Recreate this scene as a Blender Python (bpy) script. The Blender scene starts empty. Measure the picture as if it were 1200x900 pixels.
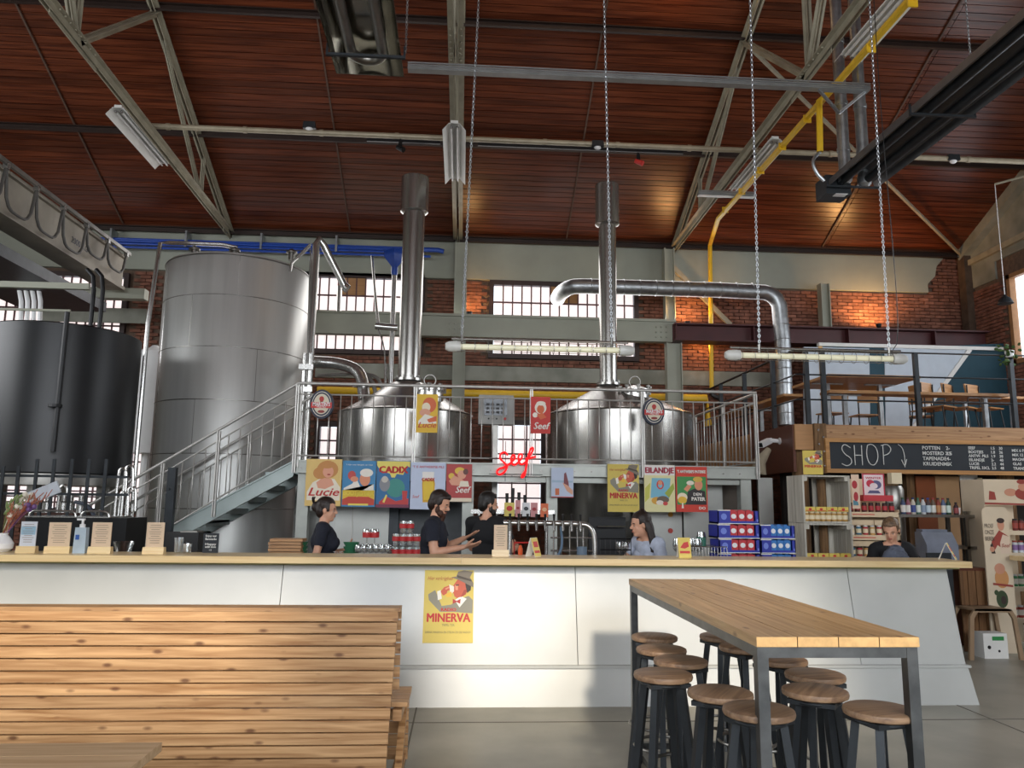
import bpy, bmesh, math, random
from mathutils import Vector, Matrix
random.seed(7)
D = bpy.data
SC = bpy.context.scene
COL = SC.collection
PI = math.pi

# ------------------------------------------------------------------ camera
FPX = 901.0
YAW, PITCH, ROLL, EYE = math.radians(3.6), math.radians(8.8), 0.0118, 1.6
_f = Vector((math.sin(YAW)*math.cos(PITCH), math.cos(YAW)*math.cos(PITCH), math.sin(PITCH)))
_r0 = Vector((math.cos(YAW), -math.sin(YAW), 0)); _u0 = _r0.cross(_f)
_R = _r0*math.cos(ROLL) + _u0*math.sin(ROLL); _U = _u0*math.cos(ROLL) - _r0*math.sin(ROLL)
CAM = Vector((0, 0, EYE))
cd = D.cameras.new('camera'); cam = D.objects.new('camera', cd); COL.objects.link(cam)
cd.sensor_width = 36; cd.lens = 36*FPX/1200; cd.clip_start = 0.05; cd.clip_end = 200
m = Matrix.Identity(4)
for i in range(3):
    m[i][0] = _R[i]; m[i][1] = _U[i]; m[i][2] = -_f[i]; m[i][3] = CAM[i]
cam.matrix_world = m
SC.camera = cam

# ------------------------------------------------------------------ light
w = D.worlds.new('daylight'); SC.world = w; w.use_nodes = True
bg = w.node_tree.nodes['Background']; bg.inputs[0].default_value = (0.80, 0.88, 1.0, 1); bg.inputs[1].default_value = 2.2
SC.view_settings.view_transform = 'Standard'; SC.view_settings.look = 'None'
SC.view_settings.gamma = 1; SC.view_settings.use_curve_mapping = False
SC.view_settings.exposure = 0.35

def lamp(name, kind, loc, aim, energy, color=(1, 1, 1), **kw):
    l = D.lights.new(name, kind); l.energy = energy; l.color = color
    for k, v in kw.items(): setattr(l, k, v)
    o = D.objects.new(name, l); COL.objects.link(o); o.location = loc
    o.rotation_euler = (Vector(aim)-Vector(loc)).to_track_quat('-Z', 'Y').to_euler()
    return o
SUN_EL = math.radians(24)
lamp('sun', 'SUN', (1.5, -8, 8), Vector((1.5, -8, 8))+Vector((-0.035, math.cos(SUN_EL), -math.sin(SUN_EL))), 2.25, (1.0, 0.87, 0.69), angle=math.radians(3.2))
lamp('rear_daylight', 'AREA', (0.5, -5.6, 4.1), (0.5, 6, 2.6), 900, (0.93, 0.96, 1.0), shape='RECTANGLE', size=15, size_y=3.0)
lamp('side_daylight', 'AREA', (10.9, 9.0, 4.6), (2, 9.5, 2.0), 210, (0.9, 0.95, 1.0), shape='RECTANGLE', size=5, size_y=2.6)
lamp('left_daylight', 'AREA', (-11.3, 7.0, 4.8), (0, 9, 3.0), 330, (0.95, 0.97, 1.0), shape='RECTANGLE', size=7, size_y=2.6)
lamp('back_daylight', 'AREA', (0.5, 15.5, 6.0), (0.5, 8, 2.0), 130, (1.0, 0.97, 0.95), shape='RECTANGLE', size=12, size_y=1.4)

# ------------------------------------------------------------------ picture-frame measurements -> world
def ray(px, py): return _f + _R*((px-600)/FPX) + _U*((450-py)/FPX)
def at(px, py, Y): v = ray(px, py); return CAM + v*(Y/v.y)
def atz(px, py, Z): v = ray(px, py); return CAM + v*((Z-EYE)/v.z)
def atx(px, py, X): v = ray(px, py); return CAM + v*(X/v.x)
def lerp(a, b, t): return a + (b-a)*t

# ------------------------------------------------------------------ materials
MATS = {}
def lin(c):
    if isinstance(c, str):
        c = tuple(int(c[i:i+2], 16)/255 for i in (0, 2, 4))
        return tuple(x/12.92 if x <= .04045 else ((x+.055)/1.055)**2.4 for x in c)
    return c
def mat(name, col, rough=.6, metal=0., var=.12, scale=6., bump=.0, stretch=(1, 1, 1), col2=None, emit=0, emcol=None, spec=None, coat=0, aniso=0, rnd=0., detail=4):
    if name in MATS: return MATS[name]
    c = lin(col); m = D.materials.new(name); m.use_nodes = True; nt = m.node_tree; N = nt.nodes; L = nt.links
    b = N['Principled BSDF']; b.inputs['Roughness'].default_value = rough; b.inputs['Metallic'].default_value = metal
    if spec is not None: b.inputs['Specular IOR Level'].default_value = spec
    if coat: b.inputs['Coat Weight'].default_value = coat
    if aniso: b.inputs['Anisotropic'].default_value = aniso
    if emit:
        b.inputs['Emission Color'].default_value = (*lin(emcol or col), 1); b.inputs['Emission Strength'].default_value = emit
    c2 = lin(col2) if col2 is not None else tuple(x*(1-var*2) for x in c)
    tc = N.new('ShaderNodeTexCoord'); mp = N.new('ShaderNodeMapping'); mp.inputs['Scale'].default_value = stretch
    nz = N.new('ShaderNodeTexNoise'); nz.inputs['Scale'].default_value = scale; nz.inputs['Detail'].default_value = detail
    mx = N.new('ShaderNodeMix'); mx.data_type = 'RGBA'
    mx.inputs['A'].default_value = (*c2, 1); mx.inputs['B'].default_value = (*c, 1)
    rp = N.new('ShaderNodeMapRange'); rp.inputs['From Min'].default_value = .35; rp.inputs['From Max'].default_value = .65
    L.new(tc.outputs['Object'], mp.inputs[0]); L.new(mp.outputs[0], nz.inputs['Vector'])
    L.new(nz.outputs['Fac'], rp.inputs['Value']); L.new(rp.outputs[0], mx.inputs['Factor'])
    out = mx.outputs['Result']
    if rnd:
        oi = N.new('ShaderNodeObjectInfo'); hs = N.new('ShaderNodeHueSaturation')
        r2 = N.new('ShaderNodeMapRange'); r2.inputs['To Min'].default_value = 1-rnd; r2.inputs['To Max'].default_value = 1+rnd
        L.new(oi.outputs['Random'], r2.inputs['Value']); L.new(r2.outputs[0], hs.inputs['Value']); L.new(out, hs.inputs['Color']); out = hs.outputs[0]
        ad = N.new('ShaderNodeVectorMath'); ad.operation = 'ADD'
        mu = N.new('ShaderNodeMath'); mu.operation = 'MULTIPLY'; mu.inputs[1].default_value = 37
        L.new(oi.outputs['Random'], mu.inputs[0]); L.new(tc.outputs['Object'], ad.inputs[0]); L.new(mu.outputs[0], ad.inputs[1]); L.new(ad.outputs[0], mp.inputs[0])
    L.new(out, b.inputs['Base Color'])
    if bump:
        bp = N.new('ShaderNodeBump'); bp.inputs['Strength'].default_value = bump; bp.inputs['Distance'].default_value = .02
        L.new(nz.outputs['Fac'], bp.inputs['Height']); L.new(bp.outputs[0], b.inputs['Normal'])
    MATS[name] = m; return m
def glassmat(name, col=(1, 1, 1), rough=.02, trans=.85, ior=1.3):
    if name in MATS: return MATS[name]
    m = D.materials.new(name); m.use_nodes = True; nt = m.node_tree; N = nt.nodes; L = nt.links
    N.clear(); o = N.new('ShaderNodeOutputMaterial'); t = N.new('ShaderNodeBsdfTransparent'); g = N.new('ShaderNodeBsdfGlossy')
    t.inputs[0].default_value = (*lin(col), 1); g.inputs['Roughness'].default_value = rough
    lw = N.new('ShaderNodeLayerWeight'); lw.inputs[0].default_value = .35
    mr = N.new('ShaderNodeMapRange'); mr.inputs['To Min'].default_value = 1-trans; mr.inputs['To Max'].default_value = .75
    mx = N.new('ShaderNodeMixShader'); L.new(lw.outputs['Facing'], mr.inputs[0]); L.new(mr.outputs[0], mx.inputs[0])
    L.new(t.outputs[0], mx.inputs[1]); L.new(g.outputs[0], mx.inputs[2]); L.new(mx.outputs[0], o.inputs[0])
    MATS[name] = m; return m
def pine(name, c1, c2, knots=True, rough=.5, along=0, bump=.15, rnd=.12, kcol='5a3216'):
    """planed softwood: grain along the local axis `along`, rings of darker grain, dark knots"""
    if name in MATS: return MATS[name]
    m = D.materials.new(name); m.use_nodes = True; nt = m.node_tree; N = nt.nodes; L = nt.links
    b = N['Principled BSDF']; b.inputs['Roughness'].default_value = rough
    tc = N.new('ShaderNodeTexCoord'); oi = N.new('ShaderNodeObjectInfo')
    mu = N.new('ShaderNodeMath'); mu.operation = 'MULTIPLY'; mu.inputs[1].default_value = 91; L.new(oi.outputs['Random'], mu.inputs[0])
    ad = N.new('ShaderNodeVectorMath'); ad.operation = 'ADD'; L.new(tc.outputs['Object'], ad.inputs[0]); L.new(mu.outputs[0], ad.inputs[1])
    s = [18, 18, 18]; s[along] = .9
    mp = N.new('ShaderNodeMapping'); mp.inputs['Scale'].default_value = s; L.new(ad.outputs[0], mp.inputs[0])
    nz = N.new('ShaderNodeTexNoise'); nz.inputs['Scale'].default_value = 2.2; nz.inputs['Detail'].default_value = 3; nz.inputs['Distortion'].default_value = .6
    L.new(mp.outputs[0], nz.inputs['Vector'])
    rp = N.new('ShaderNodeMapRange'); rp.inputs['From Min'].default_value = .3; rp.inputs['From Max'].default_value = .7; L.new(nz.outputs['Fac'], rp.inputs['Value'])
    mx = N.new('ShaderNodeMix'); mx.data_type = 'RGBA'; mx.inputs['A'].default_value = (*lin(c2), 1); mx.inputs['B'].default_value = (*lin(c1), 1)
    L.new(rp.outputs[0], mx.inputs['Factor']); out = mx.outputs['Result']
    if knots:
        s2 = [13, 13, 13]; s2[along] = 5.5
        mp2 = N.new('ShaderNodeMapping'); mp2.inputs['Scale'].default_value = s2; L.new(ad.outputs[0], mp2.inputs[0])
        vo = N.new('ShaderNodeTexVoronoi'); vo.inputs['Scale'].default_value = 1.0; L.new(mp2.outputs[0], vo.inputs['Vector'])
        r3 = N.new('ShaderNodeMapRange'); r3.inputs['From Min'].default_value = .08; r3.inputs['From Max'].default_value = .2
        r3.inputs['To Min'].default_value = .85; r3.inputs['To Max'].default_value = 0; L.new(vo.outputs['Distance'], r3.inputs['Value'])
        m2 = N.new('ShaderNodeMix'); m2.data_type = 'RGBA'; m2.inputs['B'].default_value = (*lin(kcol), 1)
        L.new(out, m2.inputs['A']); L.new(r3.outputs[0], m2.inputs['Factor']); out = m2.outputs['Result']
    hs = N.new('ShaderNodeHueSaturation'); r2 = N.new('ShaderNodeMapRange'); r2.inputs['To Min'].default_value = 1-rnd; r2.inputs['To Max'].default_value = 1+rnd
    L.new(oi.outputs['Random'], r2.inputs['Value']); L.new(r2.outputs[0], hs.inputs['Value']); L.new(out, hs.inputs['Color'])
    L.new(hs.outputs[0], b.inputs['Base Color'])
    bp = N.new('ShaderNodeBump'); bp.inputs['Strength'].default_value = bump; bp.inputs['Distance'].default_value = .004
    L.new(nz.outputs['Fac'], bp.inputs['Height']); L.new(bp.outputs[0], b.inputs['Normal'])
    MATS[name] = m; return m

steel = mat('brushed_steel', 'c6c5c2', .27, .92, .10, 3., 0, (6, 6, .6))
steel_dk = mat('dull_steel', '9a9893', .38, 1., .15, 4.)
tank_steel = mat('tank_steel', 'b4b2ad', .24, .9, .08, 1.2, .03, (5, 5, .25))
railst = mat('rail_steel', 'c6c4bf', .42, .55, .05)
galv = mat('galvanised_steel', 'b4b8bb', .38, .9, .15, 9., .02)
blackm = mat('black_metal', '17181a', .45, .4, .1)
blackp = mat('black_plastic', '101012', .5)
darkst = mat('dark_grey_steel', '3a3e42', .45, .6, .12, 8.)
rawst = mat('raw_steel', '6d6f70', .4, .85, .18, 10.)
blacktank = mat('black_tank_coating', '15171b', .38, .1, .2, 2.5, .02)
paint_gg = mat('grey_green_paint', 'a3a596', .6, 0, .08, 1.2, .05)
trusspaint = mat('truss_paint', 'a09a86', .55, .0, .12, 4., .05)
storage_steel = mat('storage_steel', 'cccdca', .40, .6, .07, 1.1, .03, (5, 5, .25))
plaster = mat('grey_plaster', '9da093', .8, 0, .09, .9, .08)
plaster_dirty = mat('dirty_plaster', '93948a', .85, 0, .15, 2., .1, col2='77796f')
mortar = mat('mortar', '6d5a4c', .95, 0, .15, 12.)
brickm = mat('brick', '946350', .9, 0, .25, 7., .2, col2='6e4536', rnd=.25)
ceilm = mat('mahogany_boards', '69351f', .30, 0, .2, 2.0, .05, (.5, 14, 6), col2='421b0e', rnd=.25)
purlinm = mat('dark_purlin', '2b1a12', .6)
floorm = mat('screed_floor', 'a6a295', .36, 0, .12, 1.7, .03, col2='8f8c80')
barpaint = mat('bar_white_paint', 'bcbebb', .24, 0, .04, 2., .04)
maroon = mat('maroon_beam', '4a1c1e', .5, 0, .12, 3.)
white = mat('white_paint', 'e4e4e0', .5, 0, .03)
whitepl = mat('white_plastic', 'e6e6e6', .4, 0, .02)
yellowp = mat('yellow_pipe_paint', 'e3b623', .45, 0, .06)
bluep = mat('blue_pipe_paint', '1747a8', .4, 0, .08)
teal = mat('teal_wall', '1d4554', .7, 0, .06)
palewall = mat('pale_blue_wall', 'c3ced9', .8, 0, .03)
pinewood = pine('pine_slat', 'c79e70', '94693f', bump=.3)
pine_beam = pine('pine_beam', 'b08a62', '8a6442')
counterw = pine('counter_wood', 'e6cf9f', 'd8bb88', knots=False, rough=.3)
tablew = pine('table_wood', 'b98a58', '8d6238', knots=False, rough=.4)
tablew_y = pine('table_wood_planks', 'bd9c70', '98754a', knots=True, rough=.42, along=1, kcol='5b3c20')
tablew_e = mat('end_grain_wood', 'e0b478', .6, 0, .1, 30)
seatw = pine('seat_wood', '9b7d61', '6d5441', knots=False, rough=.5)
ply = mat('plywood', 'b98a5c', .6, 0, .08, 3, 0, (.5, .5, 8))
brownply = mat('brown_stained_board', '5f3220', .4, 0, .12, 3, 0, (.5, 8, 8))
crategrey = pine('weathered_crate_wood', 'c9c5ba', 'a5a093', knots=False, rough=.8, along=2)
logm = mat('old_timber_post', '80603f', .85, 0, .25, 5, .4, (6, 6, .7))
chalk = mat('chalkboard', '1b232b', .6, 0, .1, 4)
chalkw = mat('chalk', 'dcdcd8', .9, 0, .1, 40)
red = mat('red_print', 'c8302a', .5, 0, .05)
yellow = mat('yellow_print', 'dcc45c', .5, 0, .04)
paper = mat('white_paper', 'e9e6df', .7, 0, .03)
cream = mat('cream_paper', 'e8d9b8', .7, 0, .05)
navy = mat('navy_print', '1c2640', .5)
skinm = mat('skin', 'd6a184', .5, 0, .06, 20)
lipm = mat('lips', 'b0604f', .5)
hair_dk = mat('dark_brown_hair', '2a1b15', .5, 0, .3, 60, .3)
hair_bk = mat('black_hair', '18130f', .5, 0, .3, 60, .3)
beard_br = mat('brown_beard', '4a2716', .6, 0, .3, 80, .3)
hair_bl = mat('dark_blond_hair', '7d6248', .5, 0, .3, 60, .3)
shirt_navy = mat('navy_cotton', '191d2b', .85, 0, .1, 30)
shirt_black = mat('black_cotton', '131418', .85, 0, .1, 30)
shirt_grey = mat('grey_cotton', 'b4bccd', .85, 0, .06, 30)
jeans = mat('dark_trousers', '23262e', .85, 0, .1, 30)
shoe = mat('shoe_leather', '1b1a19', .6)
glassc = glassmat('clear_glass', (.93, .95, .95), .03, .82)
glass_br = glassmat('brown_glass', (.35, .16, .06), .05, .7)
leafm = mat('leaf', '47662f', .6, 0, .2, 20)
pane_white = mat('daylit_frosted_pane', 'f3e9e6', .6, 0, .05, 12, emit=.8, emcol='f5e6e4')
pane_right = mat('daylit_clear_pane', 'eef4fb', .6, 0, .02, 12, emit=1.2, emcol='e6effa')
winframe = mat('dark_window_frame', '3a2a28', .6)
muntin = mat('muntin_paint', '6a4a4c', .6)

# ------------------------------------------------------------------ mesh builder
class MB:
    def __init__(s): s.v = []; s.f = []; s.mi = []; s.m = 0
    def add(s, vs, fs):
        o = len(s.v); s.v += [Vector(p) for p in vs]; s.f += [tuple(i+o for i in f) for f in fs]; s.mi += [s.m]*len(fs); return s
    def box(s, c, d, rot=None, taper=1.):
        c = Vector(c); x, y, z = d[0]/2, d[1]/2, d[2]/2; t = taper
        vs = [Vector(p) for p in ((-x, -y, -z), (x, -y, -z), (x, y, -z), (-x, y, -z), (-x*t, -y*t, z), (x*t, -y*t, z), (x*t, y*t, z), (-x*t, y*t, z))]
        if rot is not None:
            if not isinstance(rot, Matrix): rot = Matrix.Rotation(rot, 3, 'Z')
            vs = [rot @ p for p in vs]
        return s.add([p+c for p in vs], [(0, 3, 2, 1), (4, 5, 6, 7), (0, 1, 5, 4), (1, 2, 6, 5), (2, 3, 7, 6), (3, 0, 4, 7)])
    def bx(s, a, b):
        a, b = Vector(a), Vector(b); return s.box((a+b)/2, (abs(b.x-a.x), abs(b.y-a.y), abs(b.z-a.z)))
    def bar(s, a, b, w, h, up=(0, 0, 1), taper=1.):
        """box beam from a to b, w across, h along `up`"""
        a, b = Vector(a), Vector(b); d = b-a; L = d.length
        if L < 1e-6: return s
        d.normalize(); u = Vector(up)
        if abs(u.dot(d)) > .98: u = Vector((0, 1, 0))
        x = d.cross(u).normalized(); u = x.cross(d)
        vs = []
        for p, k in ((a, 1), (b, taper)):
            for sx, su in ((-1, -1), (1, -1), (1, 1), (-1, 1)): vs.append(p + x*(sx*w/2*k) + u*(su*h/2*k))
        return s.add(vs, [(0, 1, 2, 3), (7, 6, 5, 4), (0, 4, 5, 1), (1, 5, 6, 2), (2, 6, 7, 3), (3, 7, 4, 0)])
    def cyl(s, a, b, r, r2=None, n=12, cap=True):
        a, b = Vector(a), Vector(b); r2 = r if r2 is None else r2; d = (b-a).normalized()
        u = Vector((0, 0, 1)) if abs(d.z) < .9 else Vector((1, 0, 0)); x = d.cross(u).normalized(); y = d.cross(x)
        vs = [p + x*(math.cos(2*PI*i/n)*q) + y*(math.sin(2*PI*i/n)*q) for p, q in ((a, r), (b, r2)) for i in range(n)]
        fs = [(i, i+n, (i+1) % n+n, (i+1) % n) for i in range(n)]
        if cap: fs += [tuple(range(n)), tuple(range(2*n-1, n-1, -1))]
        return s.add(vs, fs)
    def tube(s, pts, r, n=8, smooth=0, cap=True):
        P = [Vector(p) for p in pts]
        for _ in range(smooth):
            Q = [P[0]]
            for a, b in zip(P, P[1:]): Q += [a*.75+b*.25, a*.25+b*.75]
            P = Q+[P[-1]]
        rs = r if isinstance(r, (list, tuple)) else [r]*len(P)
        vs = []; N = len(P); x = None
        for i, p in enumerate(P):
            d = (P[min(i+1, N-1)]-P[max(i-1, 0)]).normalized()
            if x is None:
                u = Vector((0, 0, 1)) if abs(d.z) < .9 else Vector((1, 0, 0)); x = d.cross(u).normalized()
            else: x = (x - d*x.dot(d)).normalized()
            y = d.cross(x)
            vs += [p + x*(math.cos(2*PI*k/n)*rs[i]) + y*(math.sin(2*PI*k/n)*rs[i]) for k in range(n)]
        fs = [(i*n+k, (i+1)*n+k, (i+1)*n+(k+1) % n, i*n+(k+1) % n) for i in range(N-1) for k in range(n)]
        if cap: fs += [tuple(range(n)), tuple(range(N*n-1, (N-1)*n-1, -1))]
        return s.add(vs, fs)
    def lathe(s, c, prof, n=24, axis='Z', cap=True):
        c = Vector(c); vs = []
        for r, z in prof:
            for i in range(n):
                a = 2*PI*i/n; p = Vector((r*math.cos(a), r*math.sin(a), z))
                if axis == 'X': p = Vector((p.z, p.x, p.y))
                if axis == 'Y': p = Vector((p.x, p.z, -p.y))
                vs.append(c+p)
        N = len(prof)
        fs = [(i*n+k, i*n+(k+1) % n, (i+1)*n+(k+1) % n, (i+1)*n+k) for i in range(N-1) for k in range(n)]
        if cap: fs += [tuple(range(n-1, -1, -1)), tuple(range((N-1)*n, N*n))]
        return s.add(vs, fs)
    def ell(s, c, r, rot=None, n=12, m=8):
        c = Vector(c); r = (r, r, r) if not isinstance(r, (tuple, list, Vector)) else r
        vs = []
        for j in range(m+1):
            t = PI*j/m
            for i in range(n):
                a = 2*PI*i/n; p = Vector((r[0]*math.sin(t)*math.cos(a), r[1]*math.sin(t)*math.sin(a), r[2]*math.cos(t)))
                if rot is not None: p = rot @ p
                vs.append(c+p)
        return s.add(vs, [(j*n+i, (j+1)*n+i, (j+1)*n+(i+1) % n, j*n+(i+1) % n) for j in range(m) for i in range(n)])
    def prism(s, poly, a, b, axis='Y'):
        """poly: 2D points; extruded from a to b along axis (Y: poly is x,z; X: y,z; Z: x,y)"""
        n = len(poly)
        def P(p, t): return (p[0], t, p[1]) if axis == 'Y' else ((t, p[0], p[1]) if axis == 'X' else (p[0], p[1], t))
        vs = [P(p, a) for p in poly]+[P(p, b) for p in poly]
        return s.add(vs, [tuple(range(n)), tuple(range(2*n-1, n-1, -1))]+[(i, i+n, (i+1) % n+n, (i+1) % n) for i in range(n)])
    def torus(s, c, R, r, n=20, k=6, rot=None, sy=1.):
        c = Vector(c); vs = []
        for i in range(n):
            a = 2*PI*i/n
            for j in range(k):
                b = 2*PI*j/k; p = Vector(((R+r*math.cos(b))*math.cos(a), (R+r*math.cos(b))*math.sin(a)*sy, r*math.sin(b)))
                if rot is not None: p = rot @ p
                vs.append(c+p)
        return s.add(vs, [(i*k+j, ((i+1) % n)*k+j, ((i+1) % n)*k+(j+1) % k, i*k+(j+1) % k) for i in range(n) for j in range(k)])
    def build(s, name, mt, parent=None, label=None, cat=None, group=None, kind=None, origin=None, smooth=True, xf=None):
        if xf is not None: s.v = [xf @ p for p in s.v]
        if parent is not None: o0 = root_loc(parent)
        elif origin is not None: o0 = Vector(origin)
        else:
            xs = [p.x for p in s.v]; ys = [p.y for p in s.v]; zs = [p.z for p in s.v]
            o0 = Vector(((min(xs)+max(xs))/2, (min(ys)+max(ys))/2, min(zs)))
        me = D.meshes.new(name); me.from_pydata([p-o0 for p in s.v], [], s.f)
        for q in (mt if isinstance(mt, (list, tuple)) else [mt]): me.materials.append(q)
        if isinstance(mt, (list, tuple)) and len(mt) > 1: me.polygons.foreach_set('material_index', s.mi)
        if smooth:
            me.polygons.foreach_set('use_smooth', [True]*len(me.polygons)); me.set_sharp_from_angle(angle=.62)
        me.update()
        bm = bmesh.new(); bm.from_mesh(me); bmesh.ops.recalc_face_normals(bm, faces=bm.faces); bm.to_mesh(me); bm.free()
        o = D.objects.new(name, me); COL.objects.link(o)
        if parent is not None: o.parent = parent
        else: o.location = o0
        return tag(o, label, cat, group, kind)
def tag(o, label=None, cat=None, group=None, kind=None):
    if label: o['label'] = label
    if cat: o['category'] = cat
    if group: o['group'] = group
    if kind: o['kind'] = kind
    return o
def root_loc(o):
    v = Vector(o.location)
    while o.parent: o = o.parent; v = v + o.location
    return v
def thing(name, loc, label, cat, group=None):
    o = D.objects.new(name, None); COL.objects.link(o); o.location = loc; o.empty_display_size = .1
    return tag(o, label, cat, group)
def dup(root, loc=None, rotz=None, label=None, group=None, parent=None, scale=None):
    c = root.copy(); COL.objects.link(c)
    if parent is not None: c.parent = parent
    if loc is not None: c.location = loc
    if rotz is not None: c.rotation_euler = (0, 0, rotz)
    if scale is not None: c.scale = scale
    if label: c['label'] = label
    if group: c['group'] = group
    for ch in list(root.children):
        d = ch.copy(); COL.objects.link(d); d.parent = c
        for g in list(ch.children):
            e = g.copy(); COL.objects.link(e); e.parent = d
    return c
def struct(mb, name, mt, **k): return mb.build(name, mt, kind='structure', **k)
def piece(proto, name, parent, loc, rot=None, scale=None):
    """another child sharing proto's mesh; loc in the parent's space"""
    o = D.objects.new(name, proto.data); COL.objects.link(o); o.parent = parent; o.location = loc
    if rot is not None: o.rotation_euler = rot
    if scale is not None: o.scale = scale
    return o
def text_mesh(txt, size, extrude=.0008, align='CENTER', width=None, shear=0., space=1., bold=0.):
    cu = D.curves.new('lettering', 'FONT'); cu.body = txt; cu.size = size; cu.extrude = extrude; cu.align_x = align; cu.shear = shear
    cu.space_character = space; cu.offset = bold; cu.resolution_u = 2
    o = D.objects.new('lettering', cu); COL.objects.link(o)
    dg = bpy.context.evaluated_depsgraph_get(); dg.update()
    me = D.meshes.new_from_object(o.evaluated_get(dg)); D.objects.remove(o)
    if width and len(me.vertices):
        xs = [v.co.x for v in me.vertices]; k = width/(max(xs)-min(xs))
        for v in me.vertices: v.co.x *= k
    return me
def lettering(txt, size, loc, mt, parent, rot=None, name='lettering', **k):
    """loc in world; faces -Y by default"""
    me = text_mesh(txt, size, **k); me.materials.clear(); me.materials.append(mt)
    R = Matrix.Rotation(PI/2, 3, 'X')
    if rot is not None: R = rot @ R
    for v in me.vertices: v.co = R @ v.co + (Vector(loc)-root_loc(parent))
    o = D.objects.new(name, me); COL.objects.link(o); o.parent = parent; return o

# ================================================================== STRUCTURE
XL, XR, YB, YR = -12.0, 11.2, 16.0, -6.0         # left, right, back (far), rear (behind the camera)
EAVE, SL = 7.22, 0.468
def roofz(y): return EAVE + SL*(YB-y) if y > 5 else EAVE + SL*(y-YR)
A_ROOF = math.atan(SL)

fl = MB(); fl.bx((XL-.2, YR-.2, -.2), (XR+.2, YB+.6, 0)); floor = struct(fl, 'floor', floorm, origin=(0, 0, 0))
jm = mat('floor_joint', '6f6b62', .8)
j = MB()
for x in (-8.3, -4.1, -.32, 4.1, 8.2): j.box((x, 5, .0012), (.012, 22, .0024))
for y in (-2, 1.6, 5.98, 10): j.box((0, y, .0012), (23, .012, .0024))
j.build('expansion_joint', jm, floor)

# ceiling: deck above the boards, both slopes
c = MB()
for s in (0, 1):
    y0, y1 = (YB, 5) if s == 0 else (YR, 5)
    z0, z1 = roofz(y0)+.09, roofz(4.999 if s else 5.001)+.09
    c.add([(XL, y0, z0), (XR, y0, z0), (XR, y1, z1), (XL, y1, z1), (XL, y0, z0+.15), (XR, y0, z0+.15), (XR, y1, z1+.15), (XL, y1, z1+.15)],
          [(0, 1, 2, 3), (7, 6, 5, 4), (0, 4, 5, 1), (2, 6, 7, 3), (1, 5, 6, 2), (0, 3, 7, 4)])
ceiling = struct(c, 'ceiling', ceilm, origin=(0, 5, 9))
bays = [(-12, -5.02), (-5.02, -.2), (-.2, 4.55), (4.55, 7.95), (7.95, 11.2)]
PITCHB = .134
protos = {}
for bi, (x0, x1) in enumerate(bays):
    b = MB(); b.box((0, 0, 0), (x1-x0-.012, PITCHB-.012, .022))
    pr = None
    for k in range(46):
        t = .10 + k*PITCHB; y = YB - t*math.cos(A_ROOF); z = EAVE + .055 + t*math.sin(A_ROOF) + random.uniform(-.002, .002)
        loc = Vector(((x0+x1)/2, y, z)) - Vector(ceiling.location)
        if pr is None:
            me = D.meshes.new('ceiling_board'); me.from_pydata([tuple(p) for p in b.v], [], b.f); me.materials.append(ceilm)
            pr = D.objects.new('ceiling_board', me); COL.objects.link(pr); pr.parent = ceiling; pr.location = loc; pr.rotation_euler = (-A_ROOF, 0, 0)
        else: piece(pr, 'ceiling_board', ceiling, loc, (-A_ROOF, 0, 0))
r_ = MB()   # boards nearer than the frame shows
for k in range(46, 90):
    t = .10 + k*PITCHB; y = YB - t*math.cos(A_ROOF); z = EAVE+.055+t*math.sin(A_ROOF)
    if y < 5.1: break
    r_.box((-.4, y, z), (23.2, PITCHB-.012, .022), Matrix.Rotation(-A_ROOF, 3, 'X'))
r_.build('ceiling_board', ceilm, ceiling, kind='stuff')
def rod(a, b, r=.012): return a, b, r
bt = MB()
for x in (-7.2, -2.5, 2.15, 7.85): bt.bar((x, 15.9, roofz(15.9)+.02), (x, 9.5, roofz(9.5)+.02), .028, .03)
bt.build('cover_batten', mat('batten', '5b4438', .6), ceiling)
for i, y in enumerate((15.93, 13.66, 11.46, 9.26, 7.1)):
    p = MB(); z = roofz(y)-.03
    p.box((-.4, y, z-.03), (23.15, .015, .10)); p.box((-.4, y-.03, z-.08), (23.15, .06, .012)); p.box((-.4, y-.03, z+.02), (23.15, .07, .012))
    struct(p, 'trim_%d' % (i+1), purlinm)

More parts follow.
